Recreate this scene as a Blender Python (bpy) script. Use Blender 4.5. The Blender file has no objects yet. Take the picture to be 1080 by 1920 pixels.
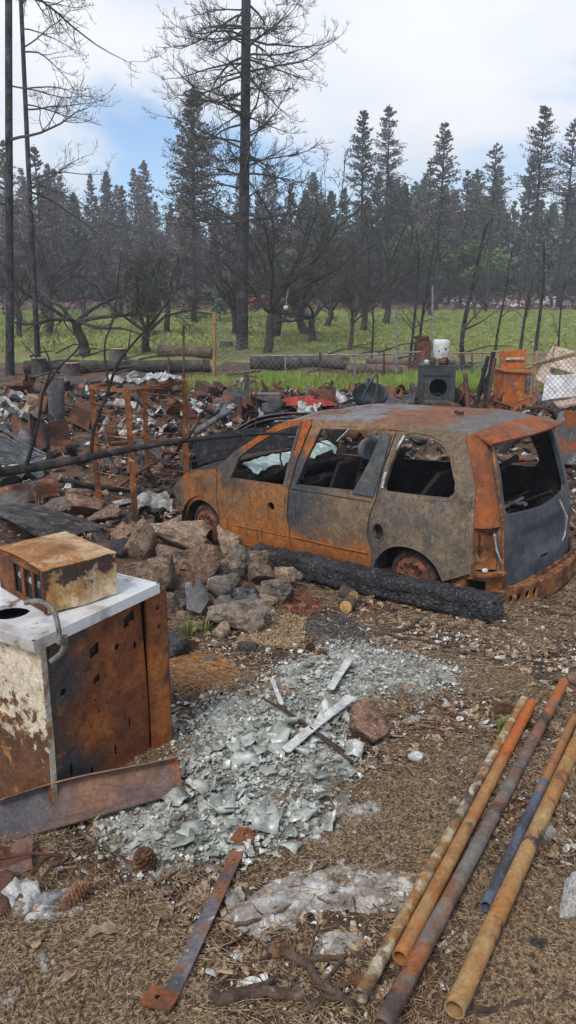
import bpy, bmesh, math, random
import numpy as np
from mathutils import Vector, Matrix, Euler, noise
from mathutils.geometry import delaunay_2d_cdt

sc = bpy.context.scene
COL = sc.collection
R = math.radians
PI = math.pi

# ------------------------------------------------------------------ camera
CAM_H, PITCH, FPX = 2.2, R(15.5), 1450.0
cd = bpy.data.cameras.new('camera')
cd.sensor_fit = 'VERTICAL'; cd.sensor_height = 36.0; cd.lens = 36.0 * FPX / 1920.0
cd.clip_start = 0.05; cd.clip_end = 2000
cam = bpy.data.objects.new('camera', cd); COL.objects.link(cam)
cam.location = (0, 0, CAM_H); cam.rotation_euler = (PI / 2 - PITCH, 0, 0)
sc.camera = cam

# ------------------------------------------------------------------ sky, sun, exposure
CLOUD_SEED = 5.6
HAZE = .0015
SUN_EL, SUN_AZ = 52.0, 205.0      # azimuth of the sun measured clockwise from +Y
w = bpy.data.worlds.new('World'); sc.world = w; w.use_nodes = True
nt = w.node_tree; nt.nodes.clear()
def wn(t, **k):
    n = nt.nodes.new(t)
    for a, b in k.items(): setattr(n, a, b)
    return n
out = wn('ShaderNodeOutputWorld'); bg = wn('ShaderNodeBackground'); bg.inputs['Strength'].default_value = 0.1
sky = wn('ShaderNodeTexSky', sky_type='NISHITA', sun_disc=False)
sky.sun_elevation = R(SUN_EL); sky.sun_rotation = R(SUN_AZ); sky.air_density = 1.0; sky.dust_density = 0.2; sky.ozone_density = 2.0
tc = wn('ShaderNodeTexCoord'); sep = wn('ShaderNodeSeparateXYZ')
nt.links.new(tc.outputs['Generated'], sep.inputs[0])
def wmath(op, a, b=None):
    n = wn('ShaderNodeMath', operation=op)
    for i, v in enumerate((a, b)):
        if v is None: continue
        if isinstance(v, (int, float)): n.inputs[i].default_value = v
        else: nt.links.new(v, n.inputs[i])
    return n.outputs[0]
zz = wmath('ADD', wmath('MAXIMUM', sep.outputs[2], 0.0), 0.22)
cx = wmath('DIVIDE', sep.outputs[0], zz); cy = wmath('DIVIDE', sep.outputs[1], zz)
cmb = wn('ShaderNodeCombineXYZ'); nt.links.new(cx, cmb.inputs[0]); nt.links.new(cy, cmb.inputs[1]); cmb.inputs[2].default_value = CLOUD_SEED
n1 = wn('ShaderNodeTexNoise'); n1.inputs['Scale'].default_value = 0.75; n1.inputs['Detail'].default_value = 6; n1.inputs['Roughness'].default_value = 0.55; n1.inputs['Distortion'].default_value = 0.6
nt.links.new(cmb.outputs[0], n1.inputs['Vector'])
mr = wn('ShaderNodeMapRange', interpolation_type='SMOOTHSTEP'); mr.inputs['From Min'].default_value = 0.385; mr.inputs['From Max'].default_value = 0.57
nt.links.new(n1.outputs['Fac'], mr.inputs['Value'])
n2 = wn('ShaderNodeTexNoise'); n2.inputs['Scale'].default_value = 1.6; n2.inputs['Detail'].default_value = 5
nt.links.new(cmb.outputs[0], n2.inputs['Vector'])
cr = wn('ShaderNodeValToRGB'); cr.color_ramp.elements[0].position = .3; cr.color_ramp.elements[1].position = .62
cr.color_ramp.elements[0].color = (6.3, 6.9, 7.8, 1); cr.color_ramp.elements[1].color = (8.0, 8.1, 8.3, 1)
nt.links.new(n2.outputs['Fac'], cr.inputs[0])
mx = wn('ShaderNodeMix', data_type='RGBA')
nt.links.new(mr.outputs[0], mx.inputs['Factor'])
skm = wn('ShaderNodeMix', data_type='RGBA', blend_type='MULTIPLY'); skm.inputs['Factor'].default_value = 1; skm.inputs['B'].default_value = (1.0, 1.12, 1.25, 1)
nt.links.new(sky.outputs[0], skm.inputs['A'])
nt.links.new(skm.outputs['Result'], mx.inputs['A']); nt.links.new(cr.outputs[0], mx.inputs['B'])
nt.links.new(mx.outputs['Result'], bg.inputs['Color']); nt.links.new(bg.outputs[0], out.inputs[0])

sd = bpy.data.lights.new('sun', 'SUN'); sd.energy = 2.2; sd.angle = R(18); sd.color = (1.0, .95, .88)
sun = bpy.data.objects.new('sun', sd); COL.objects.link(sun)
_el, _az = R(SUN_EL), R(SUN_AZ)
_dir = Vector((math.sin(_az) * math.cos(_el), math.cos(_az) * math.cos(_el), math.sin(_el)))
sun.rotation_euler = _dir.to_track_quat('Z', 'Y').to_euler(); sun.location = (0, 0, 30)

vs = sc.view_settings
vs.view_transform = 'Standard'; vs.look = 'None'; vs.gamma = 1.0; vs.use_curve_mapping = False; vs.exposure = 0.45
sc.cycles.max_bounces = 6; sc.cycles.diffuse_bounces = 3; sc.cycles.transparent_max_bounces = 8; sc.cycles.volume_bounces = 0
sc.cycles.use_denoising = True

# ------------------------------------------------------------------ helpers: objects
def tag(o, label, cat, group=None, kind=None):
    if label: o['label'] = label
    if cat: o['category'] = cat
    if group: o['group'] = group
    if kind: o['kind'] = kind
    return o
def empty(name, loc=(0, 0, 0), rot=(0, 0, 0), scale=(1, 1, 1)):
    o = bpy.data.objects.new(name, None); COL.objects.link(o)
    o.location = loc; o.rotation_euler = rot; o.scale = scale; o.empty_display_size = .1
    return o
def thing(name, label, cat, loc=(0, 0, 0), rot=(0, 0, 0), group=None, scale=(1, 1, 1)):
    return tag(empty(name, loc, rot, scale), label, cat, group)
def ob(name, me, mats=None, parent=None, loc=(0, 0, 0), rot=(0, 0, 0), scale=(1, 1, 1)):
    o = bpy.data.objects.new(name, me); COL.objects.link(o)
    if name in ('limbs', 'crown'): o['kind'] = 'stuff'
    o.location = loc; o.rotation_euler = rot; o.scale = scale
    if parent: o.parent = parent
    if mats is not None:
        if not isinstance(mats, (list, tuple)): mats = [mats]
        if len(me.materials) == 0:
            for m in mats: me.materials.append(m)
    return o
def copy_tree(o, parent=None):
    c = o.copy(); COL.objects.link(c); c.parent = parent
    for ch in list(o.children): copy_tree(ch, c)
    return c
def np_mesh(name, V, F, smooth=False, midx=None):
    V = np.asarray(V, dtype=np.float32); F = np.asarray(F, dtype=np.int32)
    me = bpy.data.meshes.new(name); k = F.shape[1]
    me.vertices.add(len(V)); me.vertices.foreach_set('co', V.ravel())
    me.loops.add(F.size); me.loops.foreach_set('vertex_index', F.ravel())
    me.polygons.add(len(F)); me.polygons.foreach_set('loop_start', np.arange(0, F.size, k, dtype=np.int32))
    if midx is not None: me.polygons.foreach_set('material_index', np.asarray(midx, dtype=np.int32))
    me.update(calc_edges=True); me.validate()
    me.polygons.foreach_set('use_smooth', np.full(len(me.polygons), bool(smooth)))
    return me

class MB:
    """collects polygons; build() makes one mesh object"""
    def __init__(s): s.v = []; s.f = []; s.m = []; s.sm = []
    def add(s, V, F, mi=0, smooth=False):
        b = len(s.v); s.v += [tuple(p) for p in V]
        for q in F: s.f.append([i + b for i in q]); s.m.append(mi); s.sm.append(smooth)
        return s
    def box(s, c, size, rot=None, mi=0, jit=0, rng=random):
        x, y, z = [q / 2 for q in size]
        V = [Vector((a * x, b * y, d * z)) for a in (-1, 1) for b in (-1, 1) for d in (-1, 1)]
        if jit: V = [p + Vector((rng.uniform(-jit, jit), rng.uniform(-jit, jit), rng.uniform(-jit, jit))) for p in V]
        M = rot if isinstance(rot, Matrix) else (Euler(rot).to_matrix() if rot else Matrix.Identity(3))
        V = [M @ p + Vector(c) for p in V]
        return s.add(V, [(0, 1, 3, 2), (4, 6, 7, 5), (0, 4, 5, 1), (2, 3, 7, 6), (0, 2, 6, 4), (1, 5, 7, 3)], mi)
    def tube(s, path, rad, n=8, cap=True, mi=0, smooth=True, squash=1.0):
        P = [Vector(p) for p in path]; K = len(P)
        if isinstance(rad, (int, float)): rad = [rad] * K
        V = []; up = None
        for i in range(K):
            t = (P[min(i + 1, K - 1)] - P[max(i - 1, 0)]).normalized()
            if up is None:
                up = Vector((0, 0, 1)) if abs(t.z) < .9 else Vector((1, 0, 0))
            a = t.cross(up)
            if a.length < 1e-6: a = t.orthogonal()
            a.normalize(); b = a.cross(t).normalized(); up = b
            for k in range(n):
                q = 2 * PI * k / n
                V.append(P[i] + (a * math.cos(q) + b * math.sin(q) * squash) * rad[i])
        F = [(i * n + k, i * n + (k + 1) % n, (i + 1) * n + (k + 1) % n, (i + 1) * n + k) for i in range(K - 1) for k in range(n)]
        s.add(V, F, mi, smooth)
        if cap:
            s.add(V[:n], [list(range(n))[::-1]], mi); s.add(V[-n:], [list(range(n))], mi)
        return s
    def pipe(s, a, b, r, th=.004, n=16, mi=0, K=2, wob=0, rng=random):
        a, b = Vector(a), Vector(b); L = b - a
        path = [a + L * (i / (K - 1)) for i in range(K)]
        rr = [r + rng.uniform(-wob, wob) for _ in path]
        s.tube(path, rr, n, cap=False, mi=mi)
        t = L.normalized(); o = t.orthogonal().normalized(); q = t.cross(o)
        for e, sg, r0 in ((a, 1, rr[0]), (b, -1, rr[-1])):
            V = []
            for rad_, dep in ((r0, 0), (r0 - th, 0), (r0 - th, .25 * min(L.length, 1) * sg)):
                V += [e + t * dep + (o * math.cos(2 * PI * k / n) + q * math.sin(2 * PI * k / n)) * rad_ for k in range(n)]
            s.add(V, [(j * n + k, j * n + (k + 1) % n, (j + 1) * n + (k + 1) % n, (j + 1) * n + k) for j in range(2) for k in range(n)], mi)
            s.add(V[2 * n:], [list(range(n))], mi)
        return s
    def lathe(s, prof, n=24, M=None, mi=0, smooth=True, arc=2 * PI):
        M = M or Matrix.Identity(4); V = []
        full = abs(arc - 2 * PI) < 1e-6; m = n if full else n + 1
        for r, z in prof:
            for k in range(m):
                q = arc * k / n
                V.append(M @ Vector((r * math.cos(q), r * math.sin(q), z)))
        F = []
        for i in range(len(prof) - 1):
            for k in range(n):
                k2 = (k + 1) % m
                F.append((i * m + k, i * m + k2, (i + 1) * m + k2, (i + 1) * m + k))
        return s.add(V, F, mi, smooth)
    def grid(s, nu, nv, fn, mi=0, smooth=True, thick=0, mi2=None):
        V = [Vector(fn(i / nu, j / nv)) for i in range(nu + 1) for j in range(nv + 1)]
        W = nv + 1
        F = [(i * W + j, (i + 1) * W + j, (i + 1) * W + j + 1, i * W + j + 1) for i in range(nu) for j in range(nv)]
        s.add(V, F, mi, smooth)
        if thick:
            N = [Vector((0, 0, 0)) for _ in V]
            for a, b, c, d in F:
                nn = (V[c] - V[a]).cross(V[d] - V[b])
                for q in (a, b, c, d): N[q] += nn
            V2 = [p - (n_.normalized() if n_.length else n_) * thick for p, n_ in zip(V, N)]
            s.add(V2, [q[::-1] for q in F], mi if mi2 is None else mi2, smooth)
            ring = [i * W for i in range(nu + 1)] + [nu * W + j for j in range(1, nv + 1)] + [i * W + nv for i in range(nu - 1, -1, -1)] + [j for j in range(nv - 1, 0, -1)]
            L = len(ring); E = [V[q] for q in ring] + [V2[q] for q in ring]
            s.add(E, [(k, k + L, (k + 1) % L + L, (k + 1) % L) for k in range(L)], mi)
        return s
    def mesh(s, name='m'):
        me = bpy.data.meshes.new(name); me.from_pydata(s.v, [], s.f); me.validate()
        if len(me.polygons) == len(s.f):
            me.polygons.foreach_set('material_index', s.m); me.polygons.foreach_set('use_smooth', s.sm)
        me.update(); return me
    def build(s, name, mats, parent=None, loc=(0, 0, 0), rot=(0, 0, 0)):
        return ob(name, s.mesh(name), mats, parent, loc, rot)

# ------------------------------------------------------------------ helpers: materials
def M(name, base, layers=(), rough=.9, metal=0.0, grain=(70, .35), bump=(40, .25), rand=0.0, coat=0.0, trans=0.0, spec=.3, voro=None):
    """base colour + noise-masked colour layers, fine grain and bump, all procedural.
    layer: (colour, scale, threshold, width[, (axis, lo, hi)[, (sx,sy,sz)]])"""
    m = bpy.data.materials.new(name); m.use_nodes = True; t = m.node_tree; t.nodes.clear(); L = t.links.new
    def N(ty, **k):
        n = t.nodes.new(ty)
        for a, b in k.items(): setattr(n, a, b)
        return n
    o = N('ShaderNodeOutputMaterial'); b = N('ShaderNodeBsdfPrincipled'); L(b.outputs[0], o.inputs[0])
    b.inputs['Roughness'].default_value = rough; b.inputs['Metallic'].default_value = metal
    b.inputs['Specular IOR Level'].default_value = spec; b.inputs['Coat Weight'].default_value = coat
    if trans: b.inputs['Transmission Weight'].default_value = trans
    tc = N('ShaderNodeTexCoord'); vec = tc.outputs['Object']
    oi = None
    if rand:
        oi = N('ShaderNodeObjectInfo'); mu = N('ShaderNodeMath', operation='MULTIPLY'); mu.inputs[1].default_value = 37.0
        L(oi.outputs['Random'], mu.inputs[0]); ad = N('ShaderNodeVectorMath', operation='ADD')
        L(vec, ad.inputs[0]); L(mu.outputs[0], ad.inputs[1]); nvec = ad.outputs[0]
    else: nvec = vec
    sp = None
    col = N('ShaderNodeRGB').outputs[0]; col.default_value = (*base, 1)
    for i, ly in enumerate(layers):
        c, s_, th, wd = ly[:4]; msk = ly[4] if len(ly) > 4 else None; st = ly[5] if len(ly) > 5 else None
        v = nvec
        if st:
            mp = N('ShaderNodeMapping'); mp.inputs['Scale'].default_value = st; L(v, mp.inputs[0]); v = mp.outputs[0]
        of = N('ShaderNodeVectorMath', operation='ADD'); of.inputs[1].default_value = (i * 7.3 + 1.7, i * 3.1, i * 5.9); L(v, of.inputs[0])
        n = N('ShaderNodeTexNoise'); n.inputs['Scale'].default_value = s_; n.inputs['Detail'].default_value = 6; n.inputs['Roughness'].default_value = .62; n.inputs['Distortion'].default_value = .25
        L(of.outputs[0], n.inputs['Vector'])
        r_ = N('ShaderNodeMapRange', interpolation_type='SMOOTHSTEP'); r_.inputs['From Min'].default_value = th - wd; r_.inputs['From Max'].default_value = th + wd
        src = n.outputs['Fac']
        if msk:
            if sp is None: sp = N('ShaderNodeSeparateXYZ'); L(vec, sp.inputs[0])
            g = N('ShaderNodeMapRange'); g.inputs['From Min'].default_value = msk[1]; g.inputs['From Max'].default_value = msk[2]
            g.inputs['To Min'].default_value = -.5; g.inputs['To Max'].default_value = .5
            L(sp.outputs['xyz'.index(msk[0])], g.inputs['Value'])
            a_ = N('ShaderNodeMath', operation='ADD'); L(src, a_.inputs[0]); L(g.outputs[0], a_.inputs[1]); src = a_.outputs[0]
        L(src, r_.inputs['Value'])
        x = N('ShaderNodeMix', data_type='RGBA'); L(r_.outputs[0], x.inputs['Factor']); L(col, x.inputs['A']); x.inputs['B'].default_value = (*c, 1)
        col = x.outputs['Result']
    if grain:
        n = N('ShaderNodeTexNoise'); n.inputs['Scale'].default_value = grain[0]; n.inputs['Detail'].default_value = 5; n.inputs['Roughness'].default_value = .7; L(nvec, n.inputs['Vector'])
        r_ = N('ShaderNodeMapRange'); r_.inputs['From Min'].default_value = .3; r_.inputs['From Max'].default_value = .7
        r_.inputs['To Min'].default_value = 1 - grain[1]; r_.inputs['To Max'].default_value = 1 + grain[1]; L(n.outputs['Fac'], r_.inputs['Value'])
        h = N('ShaderNodeVectorMath', operation='SCALE'); L(col, h.inputs[0]); L(r_.outputs[0], h.inputs['Scale']); col = h.outputs[0]
        n = N('ShaderNodeTexNoise'); n.inputs['Scale'].default_value = grain[0] / 6; n.inputs['Detail'].default_value = 8; n.inputs['Roughness'].default_value = .72; n.inputs['Distortion'].default_value = .8; L(nvec, n.inputs['Vector'])
        r_ = N('ShaderNodeMapRange'); r_.inputs['From Min'].default_value = .32; r_.inputs['From Max'].default_value = .68
        r_.inputs['To Min'].default_value = 1 - grain[1] * 1.1; r_.inputs['To Max'].default_value = 1 + grain[1] * .9; L(n.outputs['Fac'], r_.inputs['Value'])
        h = N('ShaderNodeVectorMath', operation='SCALE'); L(col, h.inputs[0]); L(r_.outputs[0], h.inputs['Scale']); col = h.outputs[0]
    if rand:
        r_ = N('ShaderNodeMapRange'); r_.inputs['To Min'].default_value = 1 - rand; r_.inputs['To Max'].default_value = 1 + rand; L(oi.outputs['Random'], r_.inputs['Value'])
        h = N('ShaderNodeVectorMath', operation='SCALE'); L(col, h.inputs[0]); L(r_.outputs[0], h.inputs['Scale']); col = h.outputs[0]
    L(col, b.inputs['Base Color'])
    if bump:
        n = N('ShaderNodeTexNoise'); n.inputs['Scale'].default_value = bump[0]; n.inputs['Detail'].default_value = 6; n.inputs['Roughness'].default_value = .65; L(nvec, n.inputs['Vector'])
        hh = n.outputs['Fac']
        if voro:
            vo = N('ShaderNodeTexVoronoi', feature='DISTANCE_TO_EDGE'); vo.inputs['Scale'].default_value = voro[0]
            mp = N('ShaderNodeMapping'); mp.inputs['Scale'].default_value = voro[1]; L(nvec, mp.inputs[0]); L(mp.outputs[0], vo.inputs['Vector'])
            mm = N('ShaderNodeMapRange'); mm.inputs['From Max'].default_value = .12; mm.inputs['To Max'].default_value = 1.5; L(vo.outputs[0], mm.inputs['Value'])
            a_ = N('ShaderNodeMath', operation='ADD'); L(hh, a_.inputs[0]); L(mm.outputs[0], a_.inputs[1]); hh = a_.outputs[0]
        bp = N('ShaderNodeBump'); bp.inputs['Strength'].default_value = bump[1]; bp.inputs['Distance'].default_value = .02
        L(hh, bp.inputs['Height']); L(bp.outputs[0], b.inputs['Normal'])
    return m

ORANGE, DRUST, LRUST = (.27, .078, .018), (.075, .026, .014), (.34, .15, .05)
GREY, BEIGE, BLUEG, CHAR = (.10, .095, .09), (.20, .15, .105), (.055, .066, .082), (.012, .012, .013)
m_rust = M('rust', (.165, .068, .034), [(DRUST, 2.5, .50, .12), ((.26, .13, .06), 5, .60, .08), (GREY, 3, .58, .08)], rand=.3)
m_rustdk = M('dark_rust', (.085, .040, .026), [((.18, .065, .028), 4, .58, .08), ((.03, .02, .018), 3, .58, .1)], rand=.3)
m_char = M('char', CHAR, [((.04, .04, .042), 9, .58, .1)], rough=.8, grain=(60, .5), bump=(35, .6))
m_black = M('burnt_black', (.016, .016, .017), [((.05, .042, .038), 4, .58, .1), ((.06, .03, .018), 7, .64, .06)], rough=.85)
m_greym = M('burnt_grey_metal', (.11, .115, .12), [((.05, .05, .055), 3, .5, .12), (ORANGE, 4, .63, .06)], rand=.25)
m_ash = M('white_ash', (.42, .405, .385), [((.19, .18, .165), 6, .48, .12), ((.58, .57, .56), 12, .62, .08)], rand=.15, bump=(60, .6))
m_alu = M('melted_aluminium', (.42, .43, .43), [((.16, .16, .16), 8, .52, .1), ((.62, .63, .63), 14, .6, .06)], rough=.5, metal=.25, rand=.2)
m_wood = M('bare_wood', (.36, .22, .11), [((.2, .12, .06), 6, .55, .1)], rand=.2)
m_plaster = M('pale_panel', (.50, .43, .36), [((.34, .24, .18), 3, .56, .1), ((.6, .58, .53), 6, .6, .08)])

# ------------------------------------------------------------------ terrain
_ty = np.array([-40, 0, 2, 3.2, 4, 5, 6, 7, 8, 9.5, 11, 13, 15, 18, 28, 40, 60, 100, 150, 200, 320, 400])
_tz = np.array([.1, .02, 0, -.02, -.09, -.24, -.42, -.57, -.66, -.70, -.54, -.25, -.04, .0, -.02, .05, .3, 1.2, 4.4, 6.5, 10, 12])
MOUNDS = [(-.86, 6.95, .62, .80, .42), (2.9, 15.6, 1.6, 1.2, .06), (-2.35, 7.5, .7, .45, .12), (4.6, 13.2, 1.4, 1.0, .25), (1.0, 14.2, 1.5, .9, .15), (-3.7, 11.8, 1.1, .9, .25)]
def gz(x, y):
    x = np.asarray(x, float); y = np.asarray(y, float)
    z = 0
    for d in (-.6, -.3, 0, .3, .6): z = z + np.interp(y + d * (1 + np.abs(y) * .03), _ty, _tz) / 5
    a = np.clip(.25 + np.abs(y) * .08, 0, 3)
    z = z + .022 * a * (np.sin(x * 1.9 + .7 * y + 1) * np.sin(y * 1.3 - .4 * x) + .5 * np.sin(x * 4.3 + y * 2.7) + .4 * np.sin(y * 5.1 - x * 3.3 + 2))
    for mx_, my_, sx_, sy_, h in MOUNDS: z = z + h * np.exp(-((x - mx_) / sx_) ** 2 - ((y - my_) / sy_) ** 2)
    return z
_T = np.geomspace(1.2, 600, 900)
def G(px, py, dz=0.0):
    """point of the ground seen at this pixel of the photograph"""
    a = (px - 540) / FPX; b = (960 - py) / FPX
    d = np.array([a, math.cos(PITCH) + b * math.sin(PITCH), -math.sin(PITCH) + b * math.cos(PITCH)])
    X, Y, Z = d[0] * _T, d[1] * _T, CAM_H + d[2] * _T
    h = Z - gz(X, Y) - dz
    i = int(np.argmax(h < 0))
    if i == 0: i = len(_T) - 1
    k = h[i - 1] / (h[i - 1] - h[i] + 1e-12); t = _T[i - 1] + k * (_T[i] - _T[i - 1])
    x, y = d[0] * t, d[1] * t
    return Vector((x, y, float(gz(x, y)) + dz))
def AT(px, py, Y):
    """point on the ray of this pixel at forward distance Y"""
    a = (px - 540) / FPX; b = (960 - py) / FPX
    d = (a, math.cos(PITCH) + b * math.sin(PITCH), -math.sin(PITCH) + b * math.cos(PITCH))
    t = Y / d[1]
    return Vector((d[0] * t, Y, CAM_H + d[2] * t))
def onz(x, y, dz=0.0): return Vector((x, y, float(gz(x, y)) + dz))
def in_poly(X, Y, poly):
    X = np.asarray(X); Y = np.asarray(Y); c = np.zeros(X.shape, bool); n = len(poly)
    for i in range(n):
        x1, y1 = poly[i][:2]; x2, y2 = poly[(i + 1) % n][:2]
        c ^= ((y1 > Y) != (y2 > Y)) & (X < (x2 - x1) * (Y - y1) / (y2 - y1 + 1e-12) + x1)
    return c
def scatter(poly, n, rng, clump=0):
    poly = np.array([p[:2] for p in poly]); lo, hi = poly.min(0), poly.max(0); out = np.zeros((0, 2))
    while len(out) < n:
        q = rng.uniform(lo, hi, (n * 3, 2)); q = q[in_poly(q[:, 0], q[:, 1], poly)]
        if clump:
            f = .5 + .5 * np.sin(q[:, 0] * 7 * clump + 2 * np.sin(q[:, 1] * 5 * clump)) * np.sin(q[:, 1] * 6 * clump + 1.5 * np.sin(q[:, 0] * 4 * clump))
            q = q[rng.random(len(q)) < .15 + .85 * f]
        out = np.concatenate([out, q])
    return out[:n]
def ppoly(pts): return [G(*p) for p in pts]
def eulers(yaw, pit, rol):
    cy, sy, cp, sp, cr_, sr = np.cos(yaw), np.sin(yaw), np.cos(pit), np.sin(pit), np.cos(rol), np.sin(rol)
    m = np.empty((len(yaw), 3, 3))
    m[:, 0, 0] = cy * cp; m[:, 0, 1] = cy * sp * sr - sy * cr_; m[:, 0, 2] = cy * sp * cr_ + sy * sr
    m[:, 1, 0] = sy * cp; m[:, 1, 1] = sy * sp * sr + cy * cr_; m[:, 1, 2] = sy * sp * cr_ - cy * sr
    m[:, 2, 0] = -sp; m[:, 2, 1] = cp * sr; m[:, 2, 2] = cp * cr_
    return m
def bake(base, F, pos, rot, scl, jit=0, rng=None):
    base = np.asarray(base, float); n = len(pos)
    V = np.repeat(base[None], n, 0)
    if jit: V = V + rng.normal(0, jit, V.shape)
    V = V * scl[:, None, :]
    V = np.einsum('nij,nvj->nvi', rot, V) + pos[:, None, :]
    FF = (np.asarray(F)[None] + (np.arange(n) * len(base))[:, None, None]).reshape(-1, len(F[0]))
    return V.reshape(-1, 3), FF
CUBE = (np.array([[a, b, c] for a in (-1, 1) for b in (-1, 1) for c in (-1, 1)]) * .5, [(0, 1, 3, 2), (4, 6, 7, 5), (0, 4, 5, 1), (2, 3, 7, 6), (0, 2, 6, 4), (1, 5, 7, 3)])
OCTA = (np.array([[1, 0, 0], [-1, 0, 0], [0, 1, 0], [0, -1, 0], [0, 0, 1], [0, 0, -1]]) * .5, [(0, 2, 4), (2, 1, 4), (1, 3, 4), (3, 0, 4), (2, 0, 5), (1, 2, 5), (3, 1, 5), (0, 3, 5)])
def strew(name, poly, n, rng, base, smin, smax, mat, label, cat, flat=1.0, tilt=.5, jit=.12, dz=0, clump=0, aspect=1.0):
    q = scatter(poly, n, rng, clump); s_ = smin * (smax / smin) ** rng.random(n) ** 1.6
    scl = np.stack([s_ * rng.uniform(.7, 1.3, n) * aspect, s_ * rng.uniform(.7, 1.3, n), s_ * flat * rng.uniform(.6, 1.3, n)], 1)
    pos = np.stack([q[:, 0], q[:, 1], gz(q[:, 0], q[:, 1]) + scl[:, 2] * .3 + dz * rng.random(n)], 1)
    V, F = bake(base[0], base[1], pos, eulers(rng.uniform(0, 6.3, n), rng.normal(0, tilt, n), rng.normal(0, tilt, n)), scl, jit, rng)
    return tag(ob(name, np_mesh(name, V, F), mat), label, cat, kind='stuff')
# ------------------------------------------------------------------ ground sheet
m_ground = M('soil', (.075, .046, .030), [((.115, .050, .028), 1.3, .53, .1), ((.12, .078, .045), 2.6, .54, .12), ((.03, .024, .022), 3.5, .58, .08), ((.20, .185, .165), 5.5, .66, .05),
    ((.19, .25, .052), .35, .5, .12, ('y', 24, 31)), ((.17, .15, .06), .09, .62, .06, ('y', 5, 45)), ((.14, .08, .055), .12, .5, .12, ('y', 80, 90)), ((.045, .04, .03), .2, .5, .12, ('y', 125, 150))],
    grain=(26, .45), bump=(22, .7))
_rows = np.concatenate([np.linspace(-12, 1.4, 24), np.linspace(1.5, 9, 190), np.geomspace(9.06, 28, 110), np.geomspace(28.6, 320, 80)])
_nc = 200
_u = np.linspace(-1, 1, _nc + 1); _u = np.sign(_u) * np.abs(_u) ** 1.25
_GX = np.outer(2.2 + .62 * np.abs(_rows), _u); _GX[_rows < 1.4] *= 1.0
_GX = _GX * np.where(_rows > 30, 1 + (_rows - 30) / 300, 1)[:, None]
_GY = np.repeat(_rows[:, None], _nc + 1, 1); _GZ = gz(_GX, _GY)
_fine = np.array([noise.fractal(Vector((x * 5, y * 5, 0)), .8, 2.0, 4) if y < 28 else 0 for x, y in zip(_GX.ravel(), _GY.ravel())]).reshape(_GX.shape)
_GZ = _GZ + .012 * _fine - .006
_i = np.arange(len(_rows) - 1)[:, None] * (_nc + 1) + np.arange(_nc)[None]
_F = np.stack([_i, _i + 1, _i + _nc + 2, _i + _nc + 1], -1).reshape(-1, 4)
g = ob('ground', np_mesh('ground', np.stack([_GX, _GY, _GZ], -1).reshape(-1, 3), _F, True), m_ground)
tag(g, 'bare brown soil ground with needle litter rising to a far meadow', 'ground', kind='structure')

# ------------------------------------------------------------------ sheet-metal panels cut from an outline
def _dens(p, step, closed=True):
    o = []; n = len(p)
    for i in range(n if closed else n - 1):
        a, b = Vector(p[i][:2]), Vector(p[(i + 1) % n][:2]); k = max(1, int((b - a).length / step + .5))
        o += [a + (b - a) * (j / k) for j in range(k)]
    return o
def cut(outer, holes, step):
    O = _dens(outer, step); H = [_dens(h, step) for h in holes]
    pts = list(O); ed = [(i, (i + 1) % len(O)) for i in range(len(O))]
    for h in H:
        b = len(pts); pts += h; ed += [(b + i, b + (i + 1) % len(h)) for i in range(len(h))]
    A = np.array([[p.x, p.y] for p in pts]); lo, hi = A.min(0), A.max(0)
    gx, gy = np.meshgrid(np.arange(lo[0], hi[0], step), np.arange(lo[1], hi[1], step)); gx = gx.ravel() + .013 * step; gy = gy.ravel()
    ok = in_poly(gx, gy, [(p.x, p.y) for p in O])
    for h in H: ok &= ~in_poly(gx, gy, [(p.x, p.y) for p in h])
    for x, y in zip(gx[ok], gy[ok]):
        if np.min((A[:, 0] - x) ** 2 + (A[:, 1] - y) ** 2) > (.45 * step) ** 2: pts.append(Vector((x, y)))
    vo, _, fo, _, _, _ = delaunay_2d_cdt(pts, ed, [], 0, 1e-6)
    C = np.array([[sum(vo[i].x for i in f_) / 3, sum(vo[i].y for i in f_) / 3] for f_ in fo])
    ok = in_poly(C[:, 0], C[:, 1], [(p.x, p.y) for p in O])
    for h in H: ok &= ~in_poly(C[:, 0], C[:, 1], [(p.x, p.y) for p in h])
    return [(v.x, v.y) for v in vo], [tuple(f_) for f_, k in zip(fo, ok) if k]
def panel(name, outer, holes, fo, fi, mats, parent, step=.06, smooth=True):
    """fo, fi: maps of the outer and the inner skin, (u, v) -> xyz"""
    P, T = cut(outer, holes, step)
    A = [Vector(fo(*p)) for p in P]; B = [Vector(fi(*p)) for p in P]
    a, b, c = T[0]; b_ = MB()
    ed = {}
    for t in T:
        for i in range(3):
            e = (t[i], t[(i + 1) % 3]); k = (min(e), max(e)); ed[k] = None if k in ed else e
    b_.add(A, T, 0, smooth); b_.add(B, [t[::-1] for t in T], 1, smooth)
    for e in ed.values():
        if e: b_.add([A[e[0]], A[e[1]], B[e[1]], B[e[0]]], [(0, 3, 2, 1)], 0)
    return b_.build(name, mats, parent)
def ell(cx_, cy_, rx, ry, n=14): return [(cx_ + rx * math.cos(2 * PI * k / n), cy_ + ry * math.sin(2 * PI * k / n)) for k in range(n)]

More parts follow.
